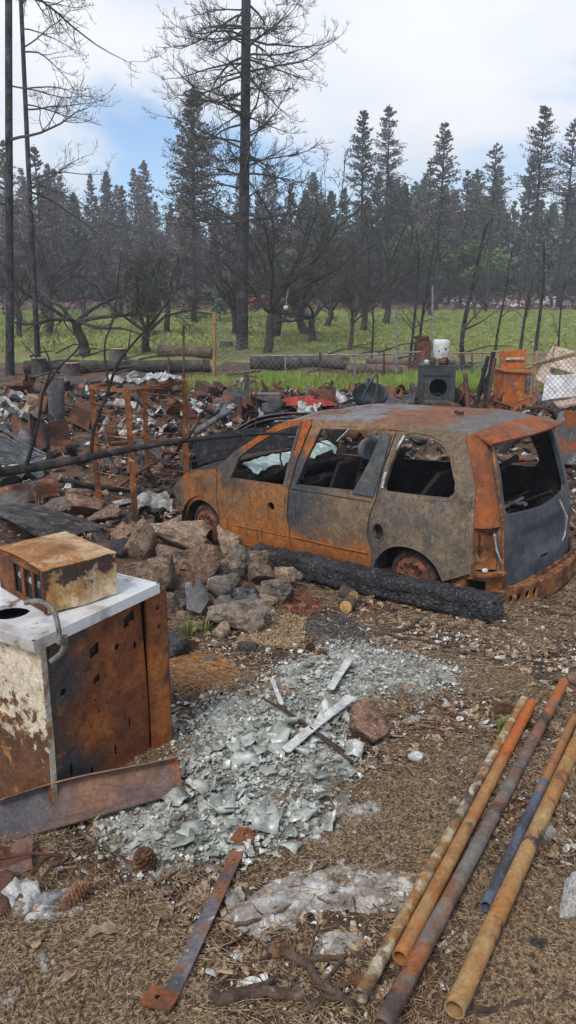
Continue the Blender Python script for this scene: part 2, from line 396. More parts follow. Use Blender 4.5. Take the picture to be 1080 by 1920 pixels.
# ------------------------------------------------------------------ burned-out minivan
VAN = thing('burned_minivan', 'burned-out rusty minivan shell without glass or paint, parked behind a charred beam', 'minivan', (1.771 + .036, 7.709 + .041, -.358), scale=(1, 1.06, 1))
VAN.rotation_euler = (Matrix.Rotation(R(138.86), 3, 'Z') @ Matrix.Rotation(.032, 3, 'Y') @ Matrix.Rotation(.002, 3, 'X')).to_euler()
def hw(x, z):
    h = float(np.interp(z, [-.25, -.12, 0, .10, .125, .4, .62, .66, 1.0, 1.3, 1.4], [.90, .93, .948, .958, .95, .962, .952, .935, .86, .765, .72]))
    return h * float(np.interp(x, [-.95, -.66, -.3, 2.4, 2.9, 3.25, 3.65], [.89, .945, 1, 1, .97, .91, .78]))
def dent(x, z): return .013 * noise.noise(Vector((x * 2.2, z * 2.6, 3))) + .005 * noise.noise(Vector((x * 6, z * 7, 9)))
def smap(sg, t): return lambda u, v: (u, sg * (hw(u, v) + dent(u, v) * sg - t), v)
v_inner = M('van_inside', (.02, .019, .019), [((.06, .05, .045), 4, .56, .1), ((.10, .04, .02), 6, .62, .08)])
v_fender = M('van_fender', (.215, .090, .029), [((.10, .05, .025), 6, .58, .12), ((.30, .10, .025), 3, .5, .1), ((.075, .062, .055), 2.2, .5, .12, ('x', 2.95, 3.7)), ((.13, .095, .065), 5, .58, .1)], bump=(90, .12))
v_fdoor = M('van_front_door', (.26, .105, .032), [((.17, .12, .075), 2.0, .61, .16), ((.075, .06, .05), 3.0, .72, .16, ('z', -.2, 1.0)), ((.30, .10, .022), 3, .50, .16, ('z', .50, -.12)), ((.27, .078, .018), 3, .42, .1, ('z', .8, 1.3)), ((.06, .035, .025), 5, .54, .09, ('z', .18, -.5)), ((.05, .04, .035), 6, .62, .07, None, (4, 4, .8))], grain=(90, .45), bump=(90, .2))
v_sdoor = M('van_sliding_door', (.145, .105, .07), [((.21, .14, .08), 5, .55, .18), ((.050, .052, .056), 1.5, .46, .22, ('x', .2, 2.2)), ((.050, .054, .060), 2.2, .56, .18, ('z', .2, 1.15)), ((.25, .088, .025), 2.6, .60, .1), ((.035, .03, .028), 9, .63, .04, ('z', .55, -.25)), ((.30, .09, .018), 14, .5, .12, ('z', .150, .085)), ((.27, .095, .025), 2.4, .56, .12, ('z', .55, -.1)), ((.19, .115, .065), 4, .5, .1, ('z', 1.05, 1.4)), ((.24, .095, .03), 6, .64, .05, None, (5, 5, .8))], grain=(90, .45), bump=(90, .2))
v_quarter = M('van_quarter', (.155, .122, .088), [((.095, .08, .066), 2.6, .52, .22), ((.23, .165, .10), 5, .58, .16), ((.065, .062, .06), 2.2, .52, .22, ('x', -.1, .75)), ((.10, .062, .042), 4, .64, .08), ((.15, .108, .072), 4, .5, .12, ('z', .6, 1.3)), ((.23, .12, .05), 6, .56, .1, ('x', -.35, -.95)), ((.05, .045, .042), 7, .64, .06, None, (4, 4, .7)), ((.26, .22, .17), 9, .68, .04, None, (5, 5, .6))], grain=(110, .45), bump=(120, .2))
v_corner = M('van_corner', (.265, .075, .022), [((.14, .055, .03), 3, .56, .18), ((.29, .12, .05), 9, .64, .1), ((.16, .12, .085), 4, .62, .1)], bump=(90, .12))
v_roof = M('van_roof', (.22, .088, .036), [((.13, .075, .05), 3, .52, .1), ((.165, .165, .172), 2.6, .48, .12, ('x', -.1, 1.5)), ((.16, .078, .045), 3.2, .53, .09), ((.13, .115, .105), 2.2, .54, .14, ('x', .35, -.5)), ((.23, .235, .245), 8, .66, .05)], bump=(90, .12))
v_hatch = M('van_hatch', (.043, .050, .060), [((.085, .093, .10), 3, .54, .14), ((.12, .085, .06), 4, .5, .12, ('y', .35, 1.1)), ((.2, .075, .025), 6, .6, .06, ('z', .2, -.3)), ((.15, .10, .06), 5, .5, .1, ('z', 1.0, 1.5))], rough=.6, bump=(90, .1))
v_scar = M('van_bare_rust', (.25, .095, .028), [((.09, .035, .018), 7, .52, .1), ((.36, .19, .08), 9, .6, .07)], bump=(70, .3))
v_pillar = M('van_scorched_pillar', (.06, .064, .07), [((.12, .10, .085), 5, .58, .1)], bump=(90, .1))

ARC_F = [(2.9 + .37 * math.cos(a), -.03 + .35 * math.sin(a)) for a in np.radians(np.arange(10, 196, 9))]
ARC_R = [(.01 + .385 * math.cos(a), -.06 + .33 * math.sin(a)) for a in np.radians(np.arange(-6, 172, 8))]
O_FENDER = [(2.565, -.115), (2.60, .19), (2.625, .38), (2.615, .62), (2.66, .715), (2.80, .70), (3.0, .655), (3.17, .585), (3.32, .50), (3.43, .42), (3.50, .33), (3.47, .25), (3.36, .22), (3.285, .10)] + ARC_F[1:-1]
nx = lambda x: x if x < 2.95 else 2.95 + (x - 2.95) * 1.22
O_FENDER = [(nx(x) if (z > .2 and x > 3.1 and i < 14) else x, z) for i, (x, z) in enumerate(O_FENDER)]
O_FDOOR = [(1.43, -.12), (1.475, -.03), (1.525, .32), (1.505, .65), (1.43, .98), (1.345, 1.30), (1.36, 1.372), (1.64, 1.338), (1.81, 1.280), (2.07, 1.135), (2.36, .955), (2.63, .745), (2.60, .62), (2.612, .38), (2.585, .19), (2.55, -.115)]
H_FDOOR = [[(2.38, .65), (2.29, .89), (2.07, 1.055), (1.81, 1.205), (1.64, 1.265), (1.485, 1.30), (1.59, .66)], ell(1.75, .415, .055, .048)]
O_SDOOR = [(.435, -.12), (.425, .10), (.47, .28), (.46, .46), (.40, .66), (.35, 1.0), (.295, 1.30), (.31, 1.385), (1.34, 1.372), (1.325, 1.30), (1.415, .98), (1.49, .65), (1.51, .32), (1.46, -.03), (1.415, -.12)]
H_SDOOR = [[(1.415, .69), (1.20, 1.285), (.43, 1.325), (.52, 1.02), (.67, .72)]]
O_QUART = ARC_R[::-1] + [(.435, -.12), (.42, .10), (.455, .28), (.445, .46), (.385, .66), (.335, 1.0), (.28, 1.30), (.295, 1.385), (-.2, 1.38), (-.44, 1.345), (-.53, 1.15), (-.60, .97), (-.64, .75), (-.65, .48), (-.66, .13)]
H_QUART = [[(.31, .80), (.28, 1.0), (.205, 1.27), (.08, 1.305), (-.12, 1.29), (-.24, 1.25), (-.33, 1.16), (-.43, .93), (-.435, .84), (-.38, .785), (-.06, .77), (.29, .765)], ell(.335, .365, .062, .078)]
for sg in (1, -1):
    q = lambda s_: [p for p in s_]
    panel('fender', O_FENDER, [], smap(sg, 0), smap(sg, .02), [v_fender, v_inner], VAN)
    d = panel('front_door', O_FDOOR, H_FDOOR, smap(sg, 0), smap(sg, .045), [v_fdoor, v_inner], VAN)
    sdr = panel('sliding_door', O_SDOOR, H_SDOOR, smap(sg, .004), smap(sg, .05), [v_sdoor, v_inner], VAN)
    panel('quarter_panel', O_QUART, H_QUART, smap(sg, 0), smap(sg, .045), [v_quarter, v_inner], VAN)
# sash and pillar between the side windows, scorched blue grey
b = MB(); b.grid(6, 3, lambda u, v: (1.475 + .10 * (1 - u) + .035 * v - .02, hw(1.5, .66 + .66 * u) + .006, .64 + .70 * u), thick=.02); b.build('window_sash', v_pillar, VAN)
b = MB()
def _pl(u, v):
    z = .70 + .60 * u; x0 = float(np.interp(z, [.70, 1.02, 1.32], [.67, .515, .43])); x1 = float(np.interp(z, [.66, 1.0, 1.32], [.42, .36, .31]))
    x = x0 + (x1 - x0) * v; return (x, hw(x, z) + .004, z)
b.grid(8, 3, _pl, thick=.008); b.build('scorched_pillar', v_pillar, VAN)
for (z0, z1, xx) in ((1.16, 1.30, .255), (.80, .95, .345)):
    b = MB(); b.grid(3, 1, lambda u, v: (xx - .06 * u * (1 if z0 > 1 else .3) + .028 * v - .03, hw(.2, z0 + (z1 - z0) * u) + .008, z0 + (z1 - z0) * u), thick=.01)
    b.build('melted_trim', m_alu, VAN)
# raised window surround lines
def rim(name, hole, off, mat, r=.006):
    pts = _dens(hole, .07); b_ = MB(); P3 = [(p.x, hw(p.x, p.y) + off, p.y) for p in pts]; P3.append(P3[0]); b_.tube(P3, r, 5, cap=False); b_.build(name, mat, VAN)
rim('quarter_window_flange', [(p[0] * 1.06 - .003, (p[1] - 1.03) * 1.10 + 1.03) for p in H_QUART[0]], -.001, v_quarter)
rim('filler_ring', ell(.335, .365, .074, .092, 18), .002, v_quarter, .005)
b = MB(); b.lathe([(.07, 0), (.07, -.07), (.0, -.07)], 16, Matrix.Translation((.335, .955, .365)) @ Matrix.Rotation(-PI / 2, 4, 'X')); b.build('filler_cup', v_inner, VAN)
# belt line crease, rub strip edge
b = MB(); b.tube([(x, hw(x, .655) + .004, .655) for x in np.linspace(.45, 1.47, 10)], .006, 5); b.build('belt_crease', v_sdoor, VAN)
b = MB(); b.tube([(x, hw(x, .12) + .004, .12 + .004 * math.sin(x * 5)) for x in np.linspace(.46, 1.455, 12)], .007, 5); b.build('rub_strip_edge', v_sdoor, VAN)
b = MB(); b.tube([(x, hw(x, .12) + .004, .115) for x in np.linspace(1.50, 2.56, 12)], .007, 5); b.build('rub_strip_edge', v_fdoor, VAN)
# roof with cantrails, buckled by the heat
def roof(u, v):
    x = 1.80 - 2.33 * u - .05 * math.cos((v - .5) * PI) * (1 if u < .1 else 0); yy = (v - .5) * 2; e = abs(yy)
    w_ = float(np.interp(x, [-.6, -.3, .3, 1.3, 1.9], [.70, .735, .75, .75, .70]))
    z = float(np.interp(x, [-.6, -.45, -.1, .3, 1.3, 1.5, 1.9], [1.345, 1.365, 1.395, 1.40, 1.385, 1.37, 1.30]))
    z += -.012 + .040 * (1 - e ** 2.6) - .05 * max(0, e - .93) / .07
    z += .034 * (noise.noise(Vector((x * 1.9, yy * 1.6, 5)))) * (1 - e ** 4) + .010 * noise.noise(Vector((x * 5, yy * 5, 2))) + .012 * math.exp(-((x + .1) / .25) ** 2) * math.sin(yy * 5)
    return (x, yy * w_, z)
b = MB(); b.grid(40, 26, roof, thick=-.02, mi2=1); b.build('roof', [v_roof, v_inner], VAN)
b = MB()
for yy in (-.3, .0, .35):
    b.tube([roof(u, .5 + yy * .5) for u in np.linspace(.12, .93, 16)], .005, 4)
b.build('roof_rib', v_roof, VAN)
b = MB(); b.box(Vector(roof(.80, .62)) + Vector((0, 0, .02)), (.07, .03, .03), (0, 0, .5)); b.box(Vector(roof(.80, .62)) + Vector((.04, .02, .03)), (.03, .03, .03), (0, .4, .5)); b.build('roof_fitting', m_rustdk, VAN)
# rear lip of the roof (over the hatch)
def lip(u, v):
    yy = (u - .5) * 2; e = abs(yy)
    return (-.50 - .20 * v - .05 * (1 - e ** 2) * (.4 + v), yy * (.715 + .01 * v), 1.36 - .07 * v ** 1.5 + .035 * (1 - e ** 2.6) - .03 * v * (1 - e ** 2))
b = MB(); b.grid(24, 5, lip, thick=.02, mi2=1); b.build('roof_rear_edge', [v_corner, v_inner], VAN)
# rear corner posts
def hatch_x(y, z): return float(np.interp(z, [-.1, .0, .45, .62, 1.0, 1.3, 1.4], [-.94, -.945, -.93, -.90, -.80, -.70, -.66])) + .09 * (y / .75) ** 2
def corner(sg, z0, z1, dep=0.0):
    def f_(u, v):
        z = z0 + (z1 - z0) * u
        xs = float(np.interp(z, [.13, .48, .75, .97, 1.15, 1.36], [-.66, -.655, -.645, -.605, -.535, -.44])); ys = hw(xs, z)
        yh = float(np.interp(z, [.0, .62, 1.0, 1.36], [.765, .735, .70, .665])); xh = hatch_x(yh, z) + .005
        c_ = Vector((xh * .86 + xs * .14, ys * .94 + yh * .06, z)); a_, b2 = Vector((xs, ys, z)), Vector((xh, yh, z))
        p = a_ * (1 - v) ** 2 + c_ * 2 * v * (1 - v) + b2 * v * v
        n_ = Vector((-.7, .7, 0)); p = p - n_ * dep * math.sin(PI * min(1, max(0, v))) ** .35
        return (p.x, sg * p.y, p.z)
    return f_
for sg in (1, -1):
    b = MB(); b.grid(16, 8, corner(sg, .555, 1.355), thick=-.03 * sg, mi2=1); b.build('rear_corner_post', [v_corner, v_inner], VAN)
    b = MB(); b.grid(10, 10, corner(sg, .15, .555, .075), thick=-.02 * sg, mi2=1); tl = b.build('tail_lamp_recess', [v_scar, v_inner], VAN)
    b = MB(); b.grid(2, 8, lambda u, v: corner(sg, .13, .155)(u, v), thick=.08); b.build('lamp_shelf', v_scar, VAN)
    if sg == 1:
        for dz_, s_ in ((.17, .10), (.27, .075)):
            b = MB(); p = Vector(corner(1, .15, .555, .06)((dz_ + .03) / .41, .25)); b.box(p, (.012, .03, s_), (0, 0, .8)); b.build('lamp_slot', m_black, VAN)
        b = MB(); p = Vector(corner(1, .15, .555, .0)(.04, .4)); b.lathe([(0, -.02), (.025, -.018), (.03, 0), (.022, .02), (0, .024)], 8, Matrix.Translation(p)); b.build('melted_lamp_lump', m_ash, VAN)
        b = MB(); b.tube([(-.80, .80, .50), (-.84, .82, .36), (-.885, .80, .24)], [.008, .01, .006], 6); b.build('hanging_strip', m_ash, VAN)
    # lower corner box with square opening
    b = MB()
    panel('bumper_bracket', [(-.40, .115), (-.88, .115), (-.88, -.10), (-.84, -.15), (-.60, -.11), (-.44, -.06), (-.41, .02)], [[(-.58, .055), (-.76, .055), (-.76, -.055), (-.58, -.055)]],
          lambda u, v: (u, sg * (.875 - .12 * max(0, -.7 - u) / .2), v), lambda u, v: (u, sg * (.815 - .12 * max(0, -.7 - u) / .2), v), [v_scar, v_inner], VAN, .05)
# rear hatch
def hmap(t):
    def f_(y, z):
        d_ = 0
        if abs(y) < .44 and .16 < z < .46:
            d_ = .022 * min(1, (.44 - abs(y)) / .03) * min(1, (z - .16) / .03) * min(1, (.46 - z) / .03)
        crease = .012 * math.exp(-((z - .085) / .02) ** 2)
        return (hatch_x(y, z) + t + d_ - crease + .004 * noise.noise(Vector((y * 4, z * 4, 1))), y, z)
    return f_
ht = panel('hatch', [(.755, -.015), (.75, .30), (.73, .62), (.695, 1.0), (.645, 1.335), (-.645, 1.335), (-.695, 1.0), (-.73, .62), (-.75, .30), (-.755, -.015), (-.4, -.06), (0, -.07), (.4, -.06)],
    [[(.585, 1.25), (.0, 1.265), (-.585, 1.25), (-.645, .68), (-.60, .635), (0, .60), (.60, .635), (.645, .68)], ell(.42, .31, .022, .022, 8), [(.13, .145), (-.02, .145), (-.02, .105), (.13, .105)]],
    hmap(0), hmap(.045), [v_hatch, v_inner], VAN, .045)
b = MB(); b.tube([(hatch_x(y, z) - .006, y, z) for y, z in ((.735, 0.0), (.73, .3), (.71, .62), (.675, 1.0), (.62, 1.32))], .016, 6); b.build('hatch_edge', v_scar, VAN)
b = MB(); b.tube([(hatch_x(-.3, .6) - .02, -.30, .60), (-.97, -.36, .42), (-.985, -.30, .25), (-.98, -.26, .20)], [.01, .012, .01, .006], 6); b.build('hanging_strip', m_ash, VAN)
# inner cross panel and bumper beam with round holes
b = MB(); b.grid(12, 4, lambda u, v: (-.90 - .04 * math.sin(PI * u), .74 - 1.48 * u, -.02 - .12 * v + .008 * math.sin(u * 40) * v), thick=.02); b.build('rear_cross_member', v_scar, VAN)
def bmap(t): return lambda y, z: (-1.06 + .16 * (y / .85) ** 2 + t, y, z - .02 + .025 * y)
holes = [ell(s_ * (.40 + .105 * k), -.11, .03, .036, 10) for s_ in (1, -1) for k in range(4)]
panel('bumper_beam', [(.84, -.03), (.84, -.19), (0, -.21), (-.84, -.19), (-.84, -.03), (0, -.02)], holes, bmap(0), bmap(.012), [v_scar, v_inner], VAN, .05)
b = MB(); b.grid(16, 2, lambda u, v: Vector(bmap(.012 + .075 * v)(.84 - 1.68 * u, -.026 + .004 * v)), thick=.01); b.grid(16, 2, lambda u, v: Vector(bmap(.012 + .075 * v)(.84 - 1.68 * u, -.192)), thick=.01); b.build('bumper_flange', v_scar, VAN)
# hood, firewall, floor, inner arches, front structure
def hood(u, v):
    x = nx(3.48) - (nx(3.48) - 2.68) * u; yy = (v - .5) * 2; z = float(np.interp(x, [2.66, 2.8, 3.0, nx(3.17), nx(3.32), nx(3.43), nx(3.5)], [.715, .70, .655, .585, .50, .42, .33]))
    return (x + .10 * (1 - yy * yy) * (1 - u), yy * (hw(x, z) - .003), z + .05 * (1 - yy * yy) + .02 * noise.noise(Vector((x * 3, yy * 3, 2))))
b = MB(); b.grid(14, 16, hood, thick=.015, mi2=1); b.build('hood', [v_fender, v_inner], VAN)
b = MB(); b.grid(16, 10, lambda u, v: (-.88 + 3.5 * u, (v - .5) * 1.78, -.06 + .03 * noise.noise(Vector((u * 9, v * 5, 4)))), thick=.05); b.build('floor_pan', m_black, VAN)
b = MB(); b.grid(3, 10, lambda u, v: (2.62 + .05 * u, (v - .5) * 1.8, -.05 + .68 * u), thick=.04); b.build('firewall', m_black, VAN)
def dash(u, v):
    y = (v - .5) * 1.62; a = u * 1.9; return (2.60 - .42 * math.sin(a) * (1 - .08 * math.sin(v * 9)), y, .40 + .36 * (1 - math.cos(a)) * .62 + .035 * noise.noise(Vector((u * 5, v * 14, 1))))
b = MB(); b.grid(10, 20, dash, thick=.03); b.build('dashboard', m_black, VAN)
b = MB(); b.box((3.36, 0, .08), (.10, 1.2, .30)); b.box((3.1, .2, .25), (.5, .5, .35), (0, .1, .2)); b.box((3.30, .62, -.02), (.22, .10, .12)); b.build('engine_remains', m_rustdk, VAN)
for sg in (1, -1):
    for ax in (0.0, 2.9):
        b = MB(); b.lathe([(.40, 0), (.40, .34), (.0, .34)], 20, Matrix.Translation((ax, sg * .92, -.03)) @ Matrix.Rotation(sg * PI / 2, 4, 'X'), arc=2 * PI)
        b.build('wheel_well', v_inner, VAN)
b = MB(); b.box((1.9, .86, -.12), (1.1, .10, .10)); b.box((.93, .86, -.12), (.95, .10, .10)); b.build('sill', v_scar, VAN)
b = MB(); b.box((1.9, -.86, -.12), (1.1, .10, .10)); b.box((.93, -.86, -.12), (.95, .10, .10)); b.build('sill', v_scar, VAN)
# melted windscreen sagging over the dashboard
m_glass = M('melted_glass', (.34, .46, .42), [((.20, .28, .25), 9, .52, .1), ((.62, .70, .67), 16, .6, .06)], rough=.35, coat=.3, grain=(60, .2), bump=(45, .5))
def ws(u, v):
    y = .74 - 1.45 * u; r_ = noise.noise(Vector((u * 9, v * 2, 7)))
    x = 2.40 - .20 * v + .02 * r_; z = .77 + .06 * u + .015 * math.sin(u * 7) - .10 * max(0, v - .25) ** 1.1 + .03 * noise.noise(Vector((u * 16, v * 4, 3))) - (.10 * max(0, noise.noise(Vector((u * 14, 0, 5)))) if v > .8 else 0)
    return (x, y, z)
b = MB(); b.grid(46, 10, ws, thick=.012); b.build('melted_windscreen', m_glass, VAN)
b = MB(); b.tube([(2.2, -.72, .86), (2.06, -.76, 1.0), (1.9, -.76, 1.15)], [.03, .035, .015], 6, squash=.4); b.build('melted_glass_strip', m_glass, VAN)
# seats, steering gear, loose bars
def seat(x, y, lean):
    s_ = empty('seat', (x, y, -.02)); s_.parent = VAN
    b = MB(); b.grid(8, 8, lambda u, v: (.22 - .46 * u, (v - .5) * .46, .30 + .05 * math.sin(PI * v) - .04 * u + .02 * noise.noise(Vector((u * 6, v * 6, x)))), thick=.09); b.build('cushion_frame', m_black, s_)
    b = MB(); b.grid(10, 8, lambda u, v: (-.24 - lean * u - .05 * math.sin(PI * v), (v - .5) * (.46 - .10 * u), .30 + .62 * u), thick=.05); b.build('backrest', m_black, s_)
    b = MB()
    for yy in (-.18, .18): b.box((0, yy, .14), (.42, .03, .30))
    b.build('mount', m_black, s_)
for x, y, l in ((1.55, .42, .22), (1.55, -.42, .25), (.62, -.40, .3), (.62, .35, .45)): seat(x, y, l)
b = MB(); b.tube([(2.3, .40, .55), (2.05, .40, .72), (1.92, .40, .80)], .025, 7); b.tube([(1.92 + .10 * math.sin(a), .40 + .19 * math.cos(a), .80 + .16 * math.sin(a)) for a in np.linspace(0, 2 * PI, 18)], .010, 5, cap=False); b.build('steering_wheel', m_black, VAN)
for i, (p0, p1, r_) in enumerate([((2.0, -.2, .5), (1.1, -.6, .74), .02), ((-.1, -.3, .45), (-.75, .1, .62), .022), ((-.2, -.5, .35), (-.8, -.35, .66), .02), ((.2, .3, .35), (-.35, -.5, .95), .03), ((-.55, .5, .55), (-.62, -.1, .62), .018), ((2.1, .1, .42), (1.7, .5, .66), .018)]):
    b = MB(); b.tube([p0, p1], r_, 7); b.build('loose_bar', m_greym if i in (1, 4) else m_black, VAN)
rng = random.Random(4)
b = MB()
for k in range(46):
    p = Vector((rng.uniform(-.75, -.45), rng.uniform(.2, .7), rng.uniform(.1, .4))); d_ = Vector((rng.uniform(-.1, .1), rng.uniform(-.3, .1), rng.uniform(.3, .9)))
    b.tube([p, p + d_ * .3 + Vector((rng.uniform(-.1, .1), rng.uniform(-.1, .1), .05)), p + d_ * .55 + Vector((rng.uniform(-.2, .2), rng.uniform(-.2, .2), -.1))], .0025, 3, cap=False)
o = b.build('wire_tangle', m_rustdk, VAN); o['kind'] = 'stuff'
b = MB(); b.grid(14, 10, lambda u, v: (-.55 + 1.9 * u, (v - .5) * 1.4, .02 + .16 * abs(noise.noise(Vector((u * 12, v * 9, 6)))) + .10 * noise.noise(Vector((u * 3, v * 3, 8)))), smooth=False); b.build('burnt_debris_bed', m_black, VAN)
# wheels
m_wheel = M('wheel_rust', (.17, .066, .034), [((.08, .038, .026), 8, .52, .1), ((.24, .10, .05), 12, .6, .06)])
def disc_profile(r_): return float(np.interp(r_, [0, .035, .05, .085, .105, .13, .165, .18, .195], [.035, .035, .012, .012, .03, .045, .03, .0, .012]))
def wheel(x, sg, dz):
    wl = empty('wheel', (x, sg * .865, dz), (0, 0, 0)); wl.parent = VAN
    hs = [ell(.128 * math.cos(a), .128 * math.sin(a), .016, .016, 8) for a in np.linspace(0, 2 * PI, 13)[:-1]] + [ell(.068 * math.cos(a), .068 * math.sin(a), .009, .009, 6) for a in np.linspace(.3, 2 * PI + .3, 6)[:-1]]
    f0 = lambda t: (lambda u, v: (u, sg * (disc_profile(math.hypot(u, v)) - .015 - t), v))
    panel('rim', ell(0, 0, .195, .195, 40), hs, f0(0), f0(.01), [m_wheel, v_inner], wl, .028)
    b = MB(); b.lathe([(.195, -.02), (.20, .01), (.205, .012), (.235, .0), (.262, -.03), (.265, -.12), (.22, -.16), (.19, -.16), (.185, -.02)], 36, Matrix.Rotation(-sg * PI / 2, 4, 'X')); b.build('tyre_remains', M('burnt_tyre%d' % (len(bpy.data.materials)), (.035, .028, .025), [((.09, .05, .035), 9, .56, .08)]), wl)
    b = MB(); b.lathe([(.0, .035), (.03, .035), (.032, .0), (.0, 0)], 12, Matrix.Translation((0, sg * .0, 0)) @ Matrix.Rotation(-sg * PI / 2, 4, 'X')); b.build('hub', m_wheel, wl)
for x, dz in ((0, -.045), (2.89, .0)):
    for sg in (1, -1): wheel(x, sg, dz)
# ------------------------------------------------------------------ rocks
def mpp(p): return (p.y * math.cos(PITCH) + (CAM_H - p.z) * math.sin(PITCH)) / FPX     # metres per photo pixel at a point
def rock_mesh(seed, sub=4, cuts=14, rough_=.16):
    r_ = random.Random(seed); bm = bmesh.new(); bmesh.ops.create_icosphere(bm, subdivisions=sub, radius=1)
    pl = [(Vector((r_.gauss(0, 1), r_.gauss(0, 1), r_.gauss(0, 1))).normalized(), r_.uniform(.46, .84)) for _ in range(cuts)]
    for v in bm.verts:
        p = v.co.copy(); p *= 1 + .16 * noise.noise(p * 1.1 + Vector((seed * 3.7, 0, 0)))
        for n_, d_ in pl:
            k = p.dot(n_) - d_
            if k > 0: p -= n_ * k * .97
        p *= 1 + rough_ * .6 * noise.fractal(p * 3.2 + Vector((0, seed * 1.9, 0)), .7, 2.1, 5)
        v.co = p / .72
    me = bpy.data.meshes.new('rock'); bm.to_mesh(me); bm.free()
    me.polygons.foreach_set('use_smooth', [True] * len(me.polygons)); return me
ROCKC = {'tan': ((.28, .195, .13), (.11, .08, .058), (.42, .32, .22)), 'red': ((.19, .108, .074), (.08, .05, .04), (.29, .19, .135)), 'brown': ((.165, .108, .072), (.06, .045, .037), (.27, .185, .125)),
         'grey': ((.14, .115, .095), (.06, .05, .044), (.24, .195, .155)), 'soot': ((.055, .050, .048), (.024, .023, .023), (.13, .105, .09)), 'smoke': ((.15, .118, .09), (.045, .04, .037), (.26, .185, .125)), 'white': ((.42, .41, .38), (.28, .26, .23), (.55, .54, .52))}
ROCKC = {k_: tuple(tuple(1.22 * q for q in c_) for c_ in v_) for k_, v_ in ROCKC.items()}
ROCKM = {k: M('stone_' + k, a, [(b_, 2.2, .54, .1), (c, 5, .6, .08), (b_, 9, .62, .06)], rand=.12, grain=(22, .5), bump=(7, .9)) for k, (a, b_, c) in ROCKC.items()}
_rm = {}
def rock(px, py, wpx, hpx, col, label, seed, group=None, name='boulder', deep=1.0, dy=0, rot=None, cuts=9):
    gp = G(px, py + hpx * .42); Y = gp.y + dy; c = AT(px, py, Y); m = mpp(c)
    key = (seed % 14, col)
    if key not in _rm: _rm[key] = rock_mesh(seed % 14 + 3, 4 if wpx > 40 else 3, 14); _rm[key].materials.append(ROCKM[col])
    o = ob(name, _rm[key], None, None, c)
    rr = random.Random(seed * 7 + 1); w_, h_ = wpx * m / 2, hpx * m / 2 / math.cos(PITCH)
    o.scale = (w_, w_ * .8 * deep, h_); o.rotation_euler = rot or (rr.uniform(-.2, .2), rr.uniform(-.25, .25), rr.uniform(-.4, .4))
    return tag(o, label, 'rock', group)
BIG = [(335, 1001, 108, 54, 'tan', 'large pitted tan boulder on top of the rock pile', 1), (446, 1006, 76, 58, 'tan', 'rounded tan boulder at the right top of the pile, before the van door', 2),
    (352, 977, 84, 24, 'red', 'flat reddish stone on the crest of the rock pile by the front wheel', 3), (266, 1016, 62, 60, 'brown', 'pinkish brown boulder at the left shoulder of the rock pile', 4),
    (318, 1037, 52, 28, 'brown', 'round brown stone under the large tan boulder', 5), (386, 1045, 52, 72, 'red', 'upright reddish boulder at the middle of the rock pile', 6),
    (300, 1080, 76, 62, 'brown', 'grey-brown boulder behind the corner of the white cooktop', 7), (232, 1001, 50, 34, 'red', 'long reddish brown stone at the left end of the pile', 8),
    (224, 1032, 36, 30, 'soot', 'sooty round stone at the left end of the pile above the white cooktop', 9), (447, 1052, 46, 44, 'smoke', 'smoke-stained stone in the middle right of the pile', 10), (476, 1050, 56, 40, 'brown', 'brown stone leaning on the round tan boulder', 11),
    (490, 1077, 70, 40, 'brown', 'broad brown stone with sooty underside near the beam', 12), (531, 1082, 44, 34, 'tan', 'small pale stone at the right end of the pile beside the beam', 13), (520, 1108, 66, 40, 'smoke', 'smoke-grey stone above the red crumbs', 14),
    (447, 1153, 104, 54, 'smoke', 'large blue-grey smoky boulder at the front foot of the pile', 15), (333, 1211, 50, 50, 'soot', 'dark grey boulder beside the lower edge of the rusty stove panel', 16),
    (566, 1078, 36, 26, 'grey', 'small grey stone touching the charred beam', 17), (417, 1182, 34, 26, 'tan', 'tan stone in front of the smoky boulder', 18), (470, 1018, 30, 40, 'grey', 'narrow grey stone right of the rounded tan boulder', 19),
    (315, 1130, 40, 48, 'brown', 'brown stone at the left foot of the pile', 20), (415, 1100, 44, 34, 'grey', 'grey stone above the slate shards', 21), (505, 1050, 44, 26, 'brown', 'flat brown stone high on the right flank of the pile', 22),
    (690, 1362, 86, 66, 'red', 'orange and black scorched rock beside the glass heap', 23), (1078, 1690, 50, 84, 'white', 'pale broken rock at the right edge right of the pipes', 24),
    (82, 976, 190, 52, 'soot', 'large flat dark boulder behind the rusty box', 25), (165, 948, 96, 34, 'red', 'layered pinkish stone behind the flat dark boulder', 26), (142, 926, 52, 18, 'red', 'small orange-red slab on the stones left of the rack', 27),
    (122, 943, 74, 22, 'grey', 'thin grey layered stone under the orange slab', 28), (196, 965, 60, 26, 'brown', 'brown layered stone near the front post of the rack', 29), (85, 928, 40, 12, 'grey', 'small grey stone lying left of the orange slab', 30),
    (930, 918, 2, 2, 'grey', 'x', 31)]
for a in BIG[:-1]: rock(*a)
_r = random.Random(11)
PILE = [(215, 1000), (330, 965), (480, 1000), (560, 1075), (520, 1140), (420, 1190), (330, 1180), (250, 1050)]
_cnt = 0
